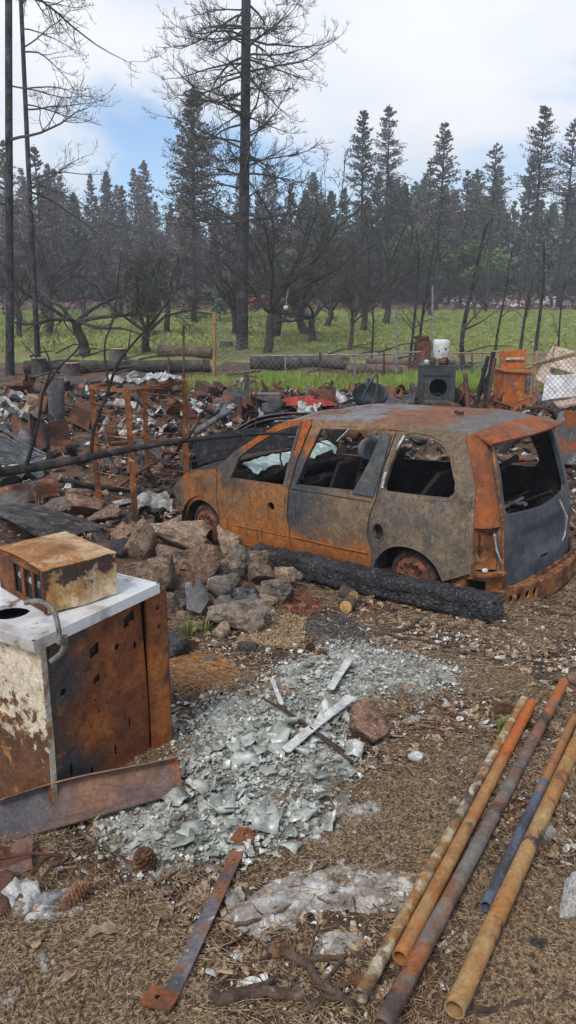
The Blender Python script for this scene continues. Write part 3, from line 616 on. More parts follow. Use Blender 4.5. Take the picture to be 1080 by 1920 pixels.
for k in range(400):
    x, y = _r.uniform(210, 570), _r.uniform(965, 1195)
    if not in_poly(np.array([x]), np.array([y]), PILE)[0]: continue
    s_ = _r.uniform(15, 36); c_ = _r.choice(['brown', 'grey', 'soot', 'red', 'smoke', 'tan', 'soot'])
    zone = 'at the left end of the rock pile' if x < 270 else ('behind the cooktop corner in the rock pile' if x < 330 else ('below the large tan boulder' if x < 400 and y < 1080 else ('beside the leaning slate slab' if x < 400 else ('under the rounded tan boulder' if y < 1060 and x < 470 else ('around the slate shards in the pile' if x < 490 and y < 1140 else ('at the right end of the rock pile' if y < 1140 else 'at the front foot of the rock pile'))))))
    rock(x, y, s_, s_ * _r.uniform(.5, .9), c_, 'small ' + {'brown': 'brown', 'grey': 'grey', 'soot': 'sooty black', 'red': 'reddish', 'smoke': 'smoke-stained', 'tan': 'tan'}[c_] + ' filler stone ' + zone, 40 + k, 'small stones filling the rock pile', 'stone', dy=.06)
    _cnt += 1
    if _cnt > 120: break
# slate shards in the pile
m_slate = M('slate', (.105, .10, .098), [((.05, .05, .05), 4, .54, .1), ((.19, .165, .14), 7, .62, .06)], rand=.25, bump=(30, .4))
def slab(name, px, py, wpx, hpx, tilt, rotz, label, group=None, mat=None, thick=.018, seed=0):
    r_ = random.Random(seed); gp = G(px, py + hpx * .4); c = AT(px, py, gp.y + .02); m = mpp(c)
    n_ = r_.randint(5, 7); P2 = [(math.cos(2 * PI * k / n_ + r_.uniform(-.3, .3)) * wpx * m / 2 * r_.uniform(.75, 1.1), math.sin(2 * PI * k / n_ + r_.uniform(-.3, .3)) * hpx * m / 2 * r_.uniform(.75, 1.1)) for k in range(n_)]
    V = [(x, y, thick * (.5 + .3 * r_.random())) for x, y in P2] + [(x * 1.03, y * 1.03, -thick / 2) for x, y in P2]
    b_ = MB(); b_.add(V, [list(range(n_)), list(range(2 * n_ - 1, n_ - 1, -1))] + [(k + n_, (k + 1) % n_ + n_, (k + 1) % n_, k) for k in range(n_)])
    return tag(b_.build(name, mat or m_slate, None, c, (tilt, r_.uniform(-.25, .25), rotz)), label, 'slate', group)
slab('slate_slab', 372, 1117, 62, 92, 1.0, -.35, 'large grey slate slab leaning at the front of the rock pile', thick=.03, seed=2)
for k in range(26):
    x, y = 410 + _r.uniform(0, 85), 1108 + _r.uniform(0, 36)
    slab('slate_shard', x, y, _r.uniform(20, 42), _r.uniform(14, 30), _r.uniform(-.1, .6), _r.uniform(-1.5, 1.5), 'flat grey slate shard among those under the brown stones', 'slate shards in the rock pile', seed=20 + k)
b = MB(); p = [AT(345 + 17 * math.cos(a), 1072 - 38 * math.sin(a) * (1 if a > 0 else 1) + 20, 6.0) for a in np.linspace(-.7, 1.7, 9)]
b.tube(p, .019, 7, squash=.5); tag(b.build('rusty_strap', m_rustdk), 'curved rusty iron strap hooked over a stone of the pile', 'iron strap')

# ------------------------------------------------------------------ charred beam
m_beam = M('charred_beam', (.026, .026, .029), [((.07, .07, .073), 5, .53, .14), ((.012, .012, .012), 9, .6, .06), ((.13, .125, .12), 12, .66, .05)], rough=.5, spec=.6, grain=(40, .5), bump=(30, 1.0), voro=(9, (2.2, 4, 4)))
A_, B_ = G(932, 1168), G(478, 1058); A_.z += .115; B_.z += .115
L_ = (B_ - A_).length
def beam_pt(t, a, r0=0):
    # rounded-square section
    c_, s_ = math.cos(a), math.sin(a); k = .118 / max(abs(c_), abs(s_)) ** .98
    q = Vector((t * L_ * 4.0, c_ * 3, s_ * 3)); d0 = noise.voronoi(q * 2.0)[0]; e_ = min(1.0, (d0[1] - d0[0]) * 3.5)
    k += -.020 * (1 - e_) + .012 * noise.noise(Vector((t * 6, c_ * 1.5, s_ * 1.5))) - .03 * max(0, noise.noise(Vector((t * 2.6, c_, s_ + 4))))
    return (t * L_ + (.03 * noise.noise(Vector((c_ * 3, s_ * 3, 1))) if t in (0, 1) else 0), c_ * k * .95, s_ * k * .9)
b = MB(); n_, kk = 40, 110
V = [beam_pt(i / kk, 2 * PI * j / n_) for i in range(kk + 1) for j in range(n_)]
b.add(V, [(i * n_ + j, i * n_ + (j + 1) % n_, (i + 1) * n_ + (j + 1) % n_, (i + 1) * n_ + j) for i in range(kk) for j in range(n_)], 0, True)
b.add(V[:n_], [list(range(n_))]); b.add(V[-n_:], [list(range(n_))[::-1]])
o = b.build('charred_beam', m_beam, None, A_); o.rotation_euler = (B_ - A_).to_track_quat('X', 'Z').to_euler()
tag(o, 'long charred square timber beam lying along the near side of the van', 'beam')
# cut log rounds
m_bark = M('bark', (.13, .095, .07), [((.05, .04, .035), 6, .5, .1), ((.24, .2, .16), 9, .62, .06)], bump=(40, .7))
m_cut = M('cut_wood', (.42, .25, .11), [((.28, .15, .06), 8, .55, .1)], bump=(30, .2))
for px, py, ax, lab in ((648, 1138, (-.35, -1, .1), 'short cut log round lying nearest the gravel in front of the beam'), (662, 1118, (.5, -1, .05), 'short cut log round lying against the charred beam')):
    p = G(px, py + 10); p.z += .05; d_ = Vector(ax).normalized(); b = MB()
    b.tube([p, p - d_ * .17], [.062, .06], 14, cap=False); t_ = thing('log_round', lab, 'log'); b.build('bark_shell', m_bark, t_)
    b = MB(); b.tube([p + d_ * .002, p - d_ * .172], [.055, .055], 14); b.build('cut_face', m_cut, t_)

# ------------------------------------------------------------------ kitchen range at the left
SA, SB = Vector((-1.05, 2.95)), Vector((-.64, 3.62)); sx = (SB - SA).normalized(); sn = Vector((-sx.y, sx.x)); SW = (SB - SA).length; SD = .64
sz = float(gz(-.9, 3.3)) - .02
ST = thing('kitchen_range', 'rusted kitchen range with white enamel cooktop and cream side panel', 'stove', (SA.x, SA.y, sz)); ST.rotation_euler = (0, 0, math.atan2(sx.y, sx.x))
# local: x along the rust panel (0..SW), y inward (0..SD), z up
m_spanel = M('stove_rust', (.165, .055, .020), [((.30, .095, .022), 3.4, .54, .1), ((.055, .055, .058), 2.6, .46, .12, ('x', .75, -.35)), ((.09, .035, .02), 6, .58, .08), ((.25, .10, .03), 8, .62, .06), ((.30, .085, .02), 3, .5, .1, ('z', .25, -.15))], bump=(60, .2))
m_cream = M('stove_cream', (.56, .48, .36), [((.36, .20, .075), 4, .52, .22, ('z', .95, -.25)), ((.27, .115, .035), 7, .62, .2, ('z', .70, -.75)), ((.12, .05, .024), 24, .60, .08, ('z', .9, -.3)), ((.50, .40, .26), 11, .62, .07), ((.11, .05, .025), 22, .62, .06, ('z', 1.3, .0)), ((.36, .16, .05), 9, .64, .04)], rough=.6, bump=(60, .25))
m_white = M('white_enamel', (.60, .60, .60), [((.36, .34, .31), 4, .55, .12), ((.22, .14, .09), 7, .64, .06), ((.07, .06, .055), 10, .68, .05)], rough=.35, coat=.3, bump=(20, .05), grain=(50, .06))
hl = [[(.30, .74), (.36, .76), (.36, .70), (.30, .69)], [(.53, .80), (.61, .83), (.61, .77), (.57, .775), (.57, .755), (.53, .75)], [(.53, .845), (.58, .86), (.58, .848), (.53, .833)], ell(.475, .68, .016, .016, 10), ell(.60, .64, .013, .02, 10), ell(.135, .60, .018, .018, 10),
      [(.32, .585), (.36, .595), (.36, .555), (.32, .545)], ell(.325, .47, .007, .007, 6), ell(.34, .40, .008, .010, 8), ell(.29, .345, .006, .008, 6), ell(.51, .50, .005, .006, 6), ell(.53, .25, .008, .034, 10), ell(.43, .145, .009, .034, 10), ell(.15, .20, .011, .034, 10), ell(.27, .11, .012, .034, 10), ell(.40, .42, .006, .007, 6)]
panel('back_panel', [(.0, .20), (.20, .115), (.42, .05), (.66, .01), (.66, .86), (.0, .855)], hl, lambda u, v: (u, .012 + .012 * math.sin(u * 6) * math.sin(v * 5), v), lambda u, v: (u, .02 + .012 * math.sin(u * 6) * math.sin(v * 5), v), [m_spanel, m_black], ST, .05)
b = MB(); b.grid(2, 2, lambda u, v: (.07 + .27 * u, .005, .80 + .055 * v), thick=.004, smooth=False); b.build('rating_cover', m_rustdk, ST)
panel('edge_flange', [(.665, .0), (SW, .0), (SW, .885), (.665, .875)], [ell(.725, .80, .013, .015, 10), ell(.725, .70, .013, .015, 10)], lambda u, v: (u, -.015 - .02 * (u > .68), v), lambda u, v: (u, .0 - .02 * (u > .68), v), [m_spanel, m_black], ST, .05)
b = MB(); b.grid(6, 2, lambda u, v: (SW, -.035 + .10 * v, .885 * u), thick=.006, smooth=False); b.build('edge_return', m_rustdk, ST)
b = MB(); b.box((SW / 2, SD / 2, .45), (SW - .06, SD - .06, .80)); b.build('inner_carcass', m_black, ST)
def side(u, v):
    y = -.03 + (SD + .02) * u; z = -.03 + .90 * v; fl = .05 * max(0, .55 - v) ** 1.5
    return (-.005 - fl * 1.7 - .02 * math.sin(u * 3) * (1 - v), y - fl * .9 * (1 - u), z)
b = MB(); b.grid(14, 22, side, thick=-.006); b.build('side_panel', m_cream, ST)
b = MB(); b.grid(1, 22, lambda u, v: tuple(Vector(side(0, v)) + Vector((.03 * u, -.002, 0))), thick=.004); b.build('side_panel_return', M('stove_edge', (.42, .36, .29), [((.2, .1, .05), 7, .56, .1), ((.1, .06, .04), 30, .64, .05)]), ST)
panel('cooktop', [(-.035, -.035), (SW - .065, -.035), (SW - .065, SD + .03), (-.035, SD + .03)], [ell(.12, .30, .09, .09, 18), ell(.58, .42, .08, .08, 18)], lambda u, v: (u, v, .925 + .006 * (abs(u - .37) > .36 or abs(v - .3) > .3)), lambda u, v: (u, v, .905), [m_white, m_black], ST, .06, smooth=False)
b = MB()
ring = [(-.04, -.04), (SW - .06, -.04), (SW - .06, SD + .035), (-.04, SD + .035)]
for i in range(4):
    a, c = Vector(ring[i]), Vector(ring[(i + 1) % 4]); mid = (a + c) / 2; d_ = c - a
    b.box((mid.x, mid.y, .905), (d_.length + .012, .014, .05), (0, 0, math.atan2(d_.y, d_.x)))
b.build('cooktop_rim', m_white, ST)
# rusty cream box on the cooktop
KA, KB = Vector((-1.06, 3.16)), Vector((-.806, 3.41)); kx = (KB - KA).normalized(); KW = (KB - KA).length; KD = .46; kz = sz + .934
KX = thing('rusty_appliance_box', 'rusty cream metal appliance box with vent openings lying on the white cooktop', 'appliance', (KA.x, KA.y, kz)); KX.rotation_euler = (0, 0, math.atan2(kx.y, kx.x))
m_kcream = M('box_cream', (.52, .43, .30), [((.36, .19, .06), 5, .48, .12), ((.26, .105, .03), 4, .55, .09), ((.05, .03, .022), 14, .62, .05, ('z', -.25, .35)), ((.30, .12, .035), 3, .52, .08, ('x', .1, .8))], rough=.65, bump=(60, .25))
m_ktop = M('box_top', (.30, .135, .042), [((.45, .32, .18), 5, .55, .12, ('x', -.6, .9)), ((.18, .07, .025), 6, .56, .1), ((.42, .27, .13), 12, .62, .06)], rough=.7, bump=(50, .2))
m_kfront = M('box_front', (.19, .066, .022), [((.08, .033, .018), 5, .52, .1), ((.30, .12, .035), 8, .6, .07)], bump=(60, .3))
b = MB(); b.grid(10, 6, lambda u, v: (KW * u, .0 - .008 * math.sin(PI * u), .20 * v + .004 * math.sin(u * 9)), thick=-.006); b.build('cream_side', m_kcream, KX)
b = MB(); b.grid(14, 12, lambda u, v: (-.006 + (KW + .012) * u, -.008 + (KD + .01) * v, .203 + .035 * math.sin(PI * v) * math.sin(PI * min(1, u + .15)) * (.6 + .4 * v)), thick=.005); b.build('top_sheet', m_ktop, KX)
panel('vent_face', [(0, 0), (KD, 0), (KD, .2), (0, .2)], [[(.035, .025), (.105, .025), (.105, .165), (.035, .165)], [(.125, .025), (.20, .025), (.20, .165), (.125, .165)], [(.225, .025), (.30, .025), (.30, .165), (.225, .165)]], lambda u, v: (.0, u, v), lambda u, v: (.008, u, v), [m_kfront, m_black], KX, .05)
for yy, zt in ((.085, 0), (.155, 0), (.185, 0), (.26, 0)):
    b = MB(); b.grid(5, 3, lambda u, v: (.02 + .012 * math.sin(u * 8), yy + .022 * (v - .5) + .006 * math.sin(u * 11 + yy * 50), .02 + .15 * u), thick=.006); b.build('melted_louvre', m_ash if yy in (.085, .155, .26) else m_rustdk, KX)
b = MB(); b.box((KW / 2, KD / 2 + .02, .1), (KW - .03, KD - .06, .18)); b.build('inner_box', m_black, KX)
b = MB(); b.box((-.004, .185, .185), (.012, .30, .012)); b.box((-.004, .0, .1), (.014, .012, .2)); b.build('front_edge', m_kfront, KX)
# flexible conduit hanging over the edge
def spline(P, n):
    P = [Vector(p) for p in P]; o_ = []
    for i in range(len(P) - 1):
        p0, p1, p2, p3 = P[max(i - 1, 0)], P[i], P[i + 1], P[min(i + 2, len(P) - 1)]
        for k in range(n):
            t = k / n; o_.append(.5 * ((2 * p1) + (p2 - p0) * t + (2 * p0 - 5 * p1 + 4 * p2 - p3) * t * t + (3 * p1 - p0 - 3 * p2 + p3) * t ** 3))
    return o_ + [P[-1]]
_cp = spline([AT(48, 1130, 3.05), AT(75, 1128, 2.98), AT(100, 1145, 2.90), AT(110, 1180, 2.86), AT(112, 1205, 2.85), AT(122, 1195, 2.88), AT(116, 1222, 2.90), AT(96, 1240, 2.93)], 18)
b = MB(); b.tube(_cp, [.0125 if k % 2 else .0098 for k in range(len(_cp))], 8, smooth=False)
tag(b.build('flexible_conduit', M('conduit', (.20, .19, .165), [((.10, .085, .07), 12, .54, .1)], rough=.6, metal=.4)), 'ribbed grey flexible conduit hanging over the cooktop edge', 'conduit')
# steel channel lying before the range
cA, cB = Vector((-1.22, 2.80, 0)), Vector((-.50, 3.14, 0)); cA.z = float(gz(cA.x, cA.y)) + .02; cB.z = float(gz(cB.x, cB.y)) + .05
CH = thing('steel_channel', 'bent rusty steel channel lying on the ground across the front of the range', 'steel channel', cA); CH.rotation_euler = (cB - cA).to_track_quat('X', 'Z').to_euler()
CL = (cB - cA).length
m_chan = M('channel_steel', (.115, .078, .066), [((.20, .105, .065), 4, .54, .1), ((.085, .08, .085), 3, .52, .1), ((.22, .075, .022), 5, .5, .08, ('x', .6, 1.0))], bump=(70, .2), rough=.7)
b = MB(); b.grid(20, 6, lambda u, v: (CL * u, -.02 + .07 * v + .01 * math.sin(u * 4), .0 + .115 * v + .01 * math.sin(u * 5) * v), thick=.006); b.build('web', m_chan, CH)
b = MB(); b.grid(20, 2, lambda u, v: (CL * u, .05 + .01 * math.sin(u * 4) - .035 * v, .117 + .01 * math.sin(u * 5) + .030 * v), thick=.006); b.build('upper_flange', M('channel_flange', (.21, .12, .075), [((.30, .17, .09), 6, .55, .1), ((.12, .065, .045), 5, .56, .1)], bump=(70, .2)), CH)
b = MB(); b.grid(20, 2, lambda u, v: (CL * u, -.02 - .05 * v, .0), thick=.006); b.build('lower_flange', m_chan, CH)
# crumpled steel at the lower left
def crumple(name, px, py, wm, hm, mat, label, cat, seed, amp=.25, rotz=0, tilt=0, lift=.03, group=None, n=10, parent=None, thick=.006, fold=0):
    c = G(px, py); r_ = random.Random(seed); o_ = Vector((seed * 1.7, seed * .9, 0))
    def f_(u, v):
        x, y = (u - .5) * wm, (v - .5) * hm; q = Vector((u * 2.6, v * 2.6, 0)) + o_
        e = 1 + .25 * noise.noise(Vector((math.atan2(y, x) * 1.3, seed, 0)))
        return (x * e, y * e, lift + amp * min(wm, hm) * (noise.noise(q) + .5 * noise.noise(q * 2.3)) + fold * abs(u - .5) * wm)
    b_ = MB(); b_.grid(n, n, f_, thick=thick)
    return tag(b_.build(name, mat, None, c, (tilt, 0, rotz)), label, cat, group)
crumple('crumpled_steel', 22, 1622, .17, .16, M('purple_steel', (.085, .07, .07), [((.15, .06, .035), 5, .54, .1), ((.05, .05, .055), 4, .55, .1)], rough=.6), 'crumpled brown-grey steel casing at the lower left below the channel', 'scrap metal', 3, .3, .3, .2, .03, fold=.4)
crumple('crumpled_steel', 4, 1690, .13, .17, m_rustdk, 'dark rusty folded sheet at the left edge under the steel casing', 'scrap metal', 5, .4, .8, .3, .03, fold=.4)
for k, (p0, p1) in enumerate([((0, 1610), (120, 1605)), ((60, 1640), (105, 1600)), ((75, 1650), (118, 1618))]):
    a, c = G(*p0, .09), G(*p1, .07); b = MB(); b.tube([a, (a + c) / 2 + Vector((0, 0, .02)), c], .007, 6)
    tag(b.build('iron_rod', m_rustdk), ['thin rusty rod crossing the steel casing at the left edge', 'bent rusty strip beside the steel casing', 'second bent strip nearest the range foot'][k], 'rod')
crumple('melted_aluminium_sheet', 105, 1705, .20, .14, m_alu, 'curled grey melted aluminium sheet at the lower left', 'melted metal', 8, .25, .25, .15, .02)
crumple('melted_aluminium_sheet', 45, 1690, .11, .14, m_ash, 'white flaky burnt lump beside the curled aluminium sheet', 'burnt lump', 9, .4, .9, .4, .04)
# flat steel bar with end brackets
def bar(px0, py0, px1, py1, lab):
    a, c = G(px0, py0, .03), G(px1, py1, .035); t_ = thing('steel_bar', lab, 'steel bar', a); t_.rotation_euler = (c - a).to_track_quat('X', 'Z').to_euler(); L = (c - a).length
    m_b = M('bar_steel', (.115, .105, .108), [((.17, .07, .036), 5, .50, .08, ('x', -.5, 1.1)), ((.20, .07, .03), 9, .57, .06), ((.07, .068, .075), 6, .56, .08), ((.3, .28, .27), 30, .66, .04)], rough=.65)
    panel('flat', [(0, -.024), (L, -.024), (L, .024), (0, .024)], [ell(L * .83, 0, .006, .008, 8), ell(L * .62, .004, .004, .004, 6), ell(L * .30, 0, .004, .004, 6)], lambda u, v: (u, v, .012), lambda u, v: (u, v, .003), [m_b, m_b], t_, .05)
    b = MB(); b.box((L / 2, .024, -.008), (L, .006, .042)); b.build('edge', m_b, t_)
    mr_ = M('bracket_rust%s' % px0, (.19, .065, .026), [((.11, .045, .024), 8, .54, .1)])
    panel('bracket', [(L - .035, -.045), (L + .05, -.035), (L + .05, .038), (L - .03, .05)], [ell(L + .012, -.004, .011, .011, 10), ell(L + .036, -.002, .008, .008, 8)], lambda u, v: (u, v, .022), lambda u, v: (u, v, .014), [mr_, mr_], t_, .03)
    panel('bracket', [(-.05, -.02), (.02, -.03), (.03, .075), (-.045, .085)], [ell(-.01, .035, .011, .011, 10)], lambda u, v: (u, v, .022), lambda u, v: (u, v, .014), [mr_, mr_], t_, .03)
bar(318, 1878, 458, 1575, 'flat steel bar with drilled rusty end brackets lying beside the ash patch')
# five steel pipes
def steel_pipe(p0, p1, r_, mat, lab, lift=0.0, sag=.0):
    a, c = G(*p0), G(*p1); tt = np.linspace(0, 1, 30); bump_ = float(np.max(gz(a.x + (c.x - a.x) * tt, a.y + (c.y - a.y) * tt) - (a.z + (c.z - a.z) * tt))); a, c = G(*p0, r_ + .002 + lift + bump_), G(*p1, r_ + .002 + lift + bump_); b = MB(); b.pipe(a, c, r_, .005, 22, K=24, wob=.0008)
    return tag(b.build('steel_pipe', mat), lab, 'pipe', 'rusty pipes lying in a row')
def pm(n, base, lay): return M('pipe_' + n, base, lay, bump=(60, .25), grain=(90, .3), rough=.75)
DK = (.055, .042, .038)
steel_pipe((676, 1868), (982, 1312), .023, pm('cream', (.34, .27, .15), [((.25, .12, .04), 7, .47, .08), ((.075, .055, .042), 3.5, .57, .05), ((.42, .36, .24), 12, .56, .06), ((.12, .115, .11), 3, .60, .05)]), 'thin cream and rust flaked pipe, leftmost of the row')
steel_pipe((750, 1796), (996, 1320), .028, pm('orange', (.31, .125, .035), [((.30, .17, .07), 6, .50, .1), (DK, 3.6, .575, .04), ((.38, .10, .02), 3, .5, .1, ('y', 2.9, 4.0))]), 'bright orange rusted pipe, second from the left', .0)
steel_pipe((716, 1925), (1057, 1280), .029, pm('brown', (.135, .085, .06), [((.25, .085, .028), 2.6, .54, .07), ((.15, .135, .115), 5, .53, .08), ((.06, .045, .04), 4, .58, .06), ((.32, .10, .022), 3, .45, .08, ('y', 3.4, 4.4))]), 'long grey-brown rusty pipe in the middle of the row')
steel_pipe((911, 1700), (1078, 1345), .023, pm('blue', (.088, .10, .13), [((.05, .048, .055), 4, .54, .05), ((.26, .12, .045), 4, .46, .08, ('y', 2.75, 3.6)), ((.17, .075, .045), 5, .62, .04)]), 'short blue-grey pipe lying beside the large orange pipe', .0)
steel_pipe((852, 1893), (1112, 1325), .0325, pm('large', (.31, .14, .042), [((.32, .20, .085), 4, .50, .12), (DK, 4.2, .57, .04), ((.17, .07, .04), 4, .63, .03)]), 'largest orange pipe with dark patches, rightmost of the row')
# ------------------------------------------------------------------ beds and litter on the near ground
NR = np.random.default_rng(5)
def pdist(X, Y, poly):
    D = np.full(X.shape, 1e9); n = len(poly)
    for i in range(n):
        ax, ay = poly[i][:2]; bx, by = poly[(i + 1) % n][:2]; dx, dy = bx - ax, by - ay
        t = np.clip(((X - ax) * dx + (Y - ay) * dy) / (dx * dx + dy * dy + 1e-12), 0, 1)
        D = np.minimum(D, np.hypot(X - ax - t * dx, Y - ay - t * dy))
    return np.where(in_poly(X, Y, poly), D, -D)
def blanket(name, pts, h, mat, label, cat, cell=.02, edge=.12, seed=0, rag=.10, fr=9, kind='stuff'):
    poly = ppoly(pts); A = np.array([p[:2] for p in poly]); lo, hi = A.min(0) - edge, A.max(0) + edge
    nx, ny = int((hi[0] - lo[0]) / cell), int((hi[1] - lo[1]) / cell)
    X, Y = np.meshgrid(np.linspace(lo[0], hi[0], nx), np.linspace(lo[1], hi[1], ny)); d_ = pdist(X, Y, poly)
    nz_ = np.array([noise.fractal(Vector((x * fr, y * fr, seed)), .75, 2, 4) for x, y in zip(X.ravel(), Y.ravel())]).reshape(X.shape)
    big = np.array([noise.noise(Vector((x * 3.1, y * 3.1, seed + 9))) for x, y in zip(X.ravel(), Y.ravel())]).reshape(X.shape)
    m_ = np.clip((d_ + rag * big) / edge, -1, 1); Z = gz(X, Y) + h * (m_ + .55 * nz_ * (m_ > -.5)) - .012
    i = np.arange(ny - 1)[:, None] * nx + np.arange(nx - 1)[None]; F = np.stack([i, i + 1, i + nx + 1, i + nx], -1).reshape(-1, 4)
    keep = (m_ > -.75); kf = keep.ravel()[F].any(1); F = F[kf]
    us = np.unique(F); re = np.full(X.size, -1); re[us] = np.arange(len(us))
    V = np.stack([X, Y, Z], -1).reshape(-1, 3)[us]
    return tag(ob(name, np_mesh(name, V, re[F], False), mat), label, cat, kind=kind)
m_gl = M('glass_crumb', (.35, .35, .305), [((.16, .145, .112), 6, .50, .1), ((.49, .495, .455), 11, .56, .08), ((.09, .075, .058), 3.5, .60, .06)], rough=.45, bump=(70, .7))
m_gs = M('glass_sheet', (.39, .405, .355), [((.21, .22, .185), 5, .50, .12), ((.57, .58, .535), 11, .58, .06), ((.12, .105, .08), 3, .62, .06)], rough=.27, coat=.15, spec=.45, grain=(40, .2), bump=(25, .15), rand=.2)
GLASS = [(640, 1205), (760, 1225), (868, 1262), (862, 1298), (740, 1312), (672, 1345), (652, 1420), (668, 1460), (600, 1560), (470, 1620), (330, 1630), (240, 1655), (150, 1600), (140, 1560), (300, 1470), (330, 1420), (318, 1350), (430, 1300), (520, 1250)]
blanket('glass_crumb_bed', GLASS, .036, m_gl, 'pale crumbled glass bed spread between the range and the pipes', 'broken glass', .012, .16, 3, .26, 20)
# curled shards: 4x3 vertex patches, each with its own curl
def shards(poly, n, smin, smax, rng, lift=.02):
    q = scatter(poly, n, rng, .55) + rng.normal(0, .055, (n, 2)); uu, vv = np.meshgrid(np.linspace(-.5, .5, 4), np.linspace(-.5, .5, 3)); uu = uu.ravel(); vv = vv.ravel()
    s_ = smin * (smax / smin) ** rng.random(n) ** 1.8
    V = np.zeros((n, 12, 3)); V[:, :, 0] = uu * 1.3 + rng.normal(0, .10, (n, 12)); V[:, :, 1] = vv + rng.normal(0, .10, (n, 12))
    V[:, :, 2] = rng.normal(0, .7, (n, 1)) * uu ** 2 + rng.normal(0, .5, (n, 1)) * uu * vv + rng.normal(0, .5, (n, 1)) * vv ** 2 + rng.normal(0, .03, (n, 12))
    V *= s_[:, None, None]; rot = eulers(rng.uniform(0, 6.3, n), rng.normal(0, .33, n), rng.normal(0, .33, n))
    V = np.einsum('nij,nvj->nvi', rot, V); pos = np.stack([q[:, 0], q[:, 1], gz(q[:, 0], q[:, 1]) + .012 + lift * rng.random(n) + .25 * s_], 1); V += pos[:, None, :]
    f = np.array([(j * 4 + i, j * 4 + i + 1, (j + 1) * 4 + i + 1, (j + 1) * 4 + i) for j in range(2) for i in range(3)])
    return V, f
GP = ppoly(GLASS); MAINHP = ppoly([(600, 1240), (700, 1260), (640, 1330), (665, 1440), (590, 1560), (440, 1620), (330, 1590), (300, 1500), (360, 1440), (500, 1350)])
V, f = shards(GP, 11000, .004, .022, NR, .022)
V2, _f = shards(MAINHP, 2600, .010, .034, NR, .035); V = np.concatenate([V, V2])
tag(ob('glass_shards', np_mesh('glass_shards', V.reshape(-1, 3), (f[None] + (np.arange(len(V)) * 12)[:, None, None]).reshape(-1, 4), True), m_gs), 'dense heap of small curled pale green glass shards', 'broken glass', kind='stuff')
MAINH = ppoly([(640, 1330), (665, 1440), (590, 1560), (440, 1620), (330, 1590), (360, 1480), (500, 1380)])
V, f = shards(MAINH, 80, .045, .115, NR, .04)
for k in range(len(V)):
    c = V[k].mean(0); me = np_mesh('glass_shard', V[k] - c, f, True)
    o = ob('curled_glass_shard', me, m_gs, None, c); md = o.modifiers.new('s', 'SOLIDIFY'); md.thickness = .006
    tag(o, 'larger curled pale green glass shard ' + ('on the near left lobe of the heap' if c[1] < 2.95 and c[0] < -.25 else ('on the near right lobe of the heap' if c[1] < 2.95 else ('beside the white strip on the heap' if c[0] > .0 else 'in the middle of the glass heap'))), 'glass shard', 'larger glass shards of the heap')
for k, (px, py, wp, hp, lab) in enumerate([(772, 1350, 40, 20, 'flat glass piece lying alone right of the scorched rock'), (778, 1418, 34, 30, 'grey glass piece on the needles left of the pipes'), (480, 1385, 60, 26, 'pale folded sheet lying on the left of the heap'), (838, 1272, 60, 30, 'dull glass sheet at the right tip of the heap'), (880, 1215, 36, 12, 'grey flake on the litter below the charred beam'), (738, 1262, 40, 20, 'pale glass plate near the upper right of the heap'), (640, 1500, 52, 34, 'wavy glass plate on the right flank of the heap')]):
    slab('flat_glass_piece', px, py, wp, hp, .12, k * .7, lab, None, m_gs, .008, 60 + k)['category'] = 'glass piece'
# white aluminium strips and thin rods on the glass
m_strip = M('pale_strip', (.58, .57, .54), [((.38, .36, .33), 6, .54, .1), ((.2, .19, .17), 14, .66, .05)], rough=.5)
for p0, p1, w_, lab in (((536, 1408), (662, 1304), .052, 'long white metal frame strip lying on the glass heap'), ((620, 1292), (658, 1232), .045, 'short white metal strip standing out of the upper glass heap'), ((508, 1272), (528, 1318), .018, 'narrow white splinter at the left of the glass heap')):
    a, c = G(*p0, .07), G(*p1, .09); b = MB(); L = (c - a).length; t_ = thing('metal_strip', lab, 'metal strip', a); t_.rotation_euler = (c - a).to_track_quat('X', 'Z').to_euler()
    b.grid(8, 3, lambda u, v: (L * u, (v - .5) * w_, .006 * math.sin(u * 5) + (.008 if v in (0, 1) else 0)), thick=.005); b.build('face', m_strip, t_)
    b = MB(); b.box((L / 2, w_ / 2, -.004), (L * .98, .004, .022)); b.build('edge', m_strip, t_)
for p0, p1, r_, lab in (((492, 1308), (645, 1408), .008, 'upper of two thin dark rods crossing the white strip'), ((520, 1320), (660, 1428), .008, 'lower of two thin dark rods crossing the white strip')):
    a, c = G(*p0, .10), G(*p1, .06); b = MB(); b.tube([a, a.lerp(c, .4) + Vector((0, 0, .01)), c], r_, 6); tag(b.build('thin_rod', M('rod_brown', (.06, .038, .03), [((.1, .05, .03), 9, .55, .1)])), lab, 'rod')
# ash patches
m_fib = M('ash_fibre', (.50, .47, .43), [((.27, .235, .195), 7, .50, .12), ((.64, .61, .57), 12, .58, .08)], bump=(80, .9), grain=(55, .3))
ASH = [[(500, 1650), (600, 1610), (710, 1612), (775, 1655), (755, 1705), (660, 1728), (580, 1735), (500, 1765), (380, 1735), (420, 1690)], [(340, 1822), (380, 1818), (470, 1822), (520, 1830), (510, 1862), (420, 1870), (350, 1848)], [(622, 1525), (668, 1500), (732, 1505), (725, 1540), (690, 1560), (640, 1545)], [(20, 1700), (75, 1680), (125, 1700), (110, 1735), (40, 1740)], [(600, 1745), (680, 1735), (700, 1775), (640, 1800), (590, 1780)]]
for k, a in enumerate(ASH):
    blanket('ash_patch', a, .032, m_fib, ['broad patch of white fibrous ash before the pipes', 'grey woven ash strip beside the foot of the steel bar', 'small white burnt paper patch below the scorched rock', 'white ash patch at the lower left beside the aluminium sheet', 'thin pale ash patch above the knobbly twig'][k], 'ash', .012, .05, 10 + k, .10, 16)
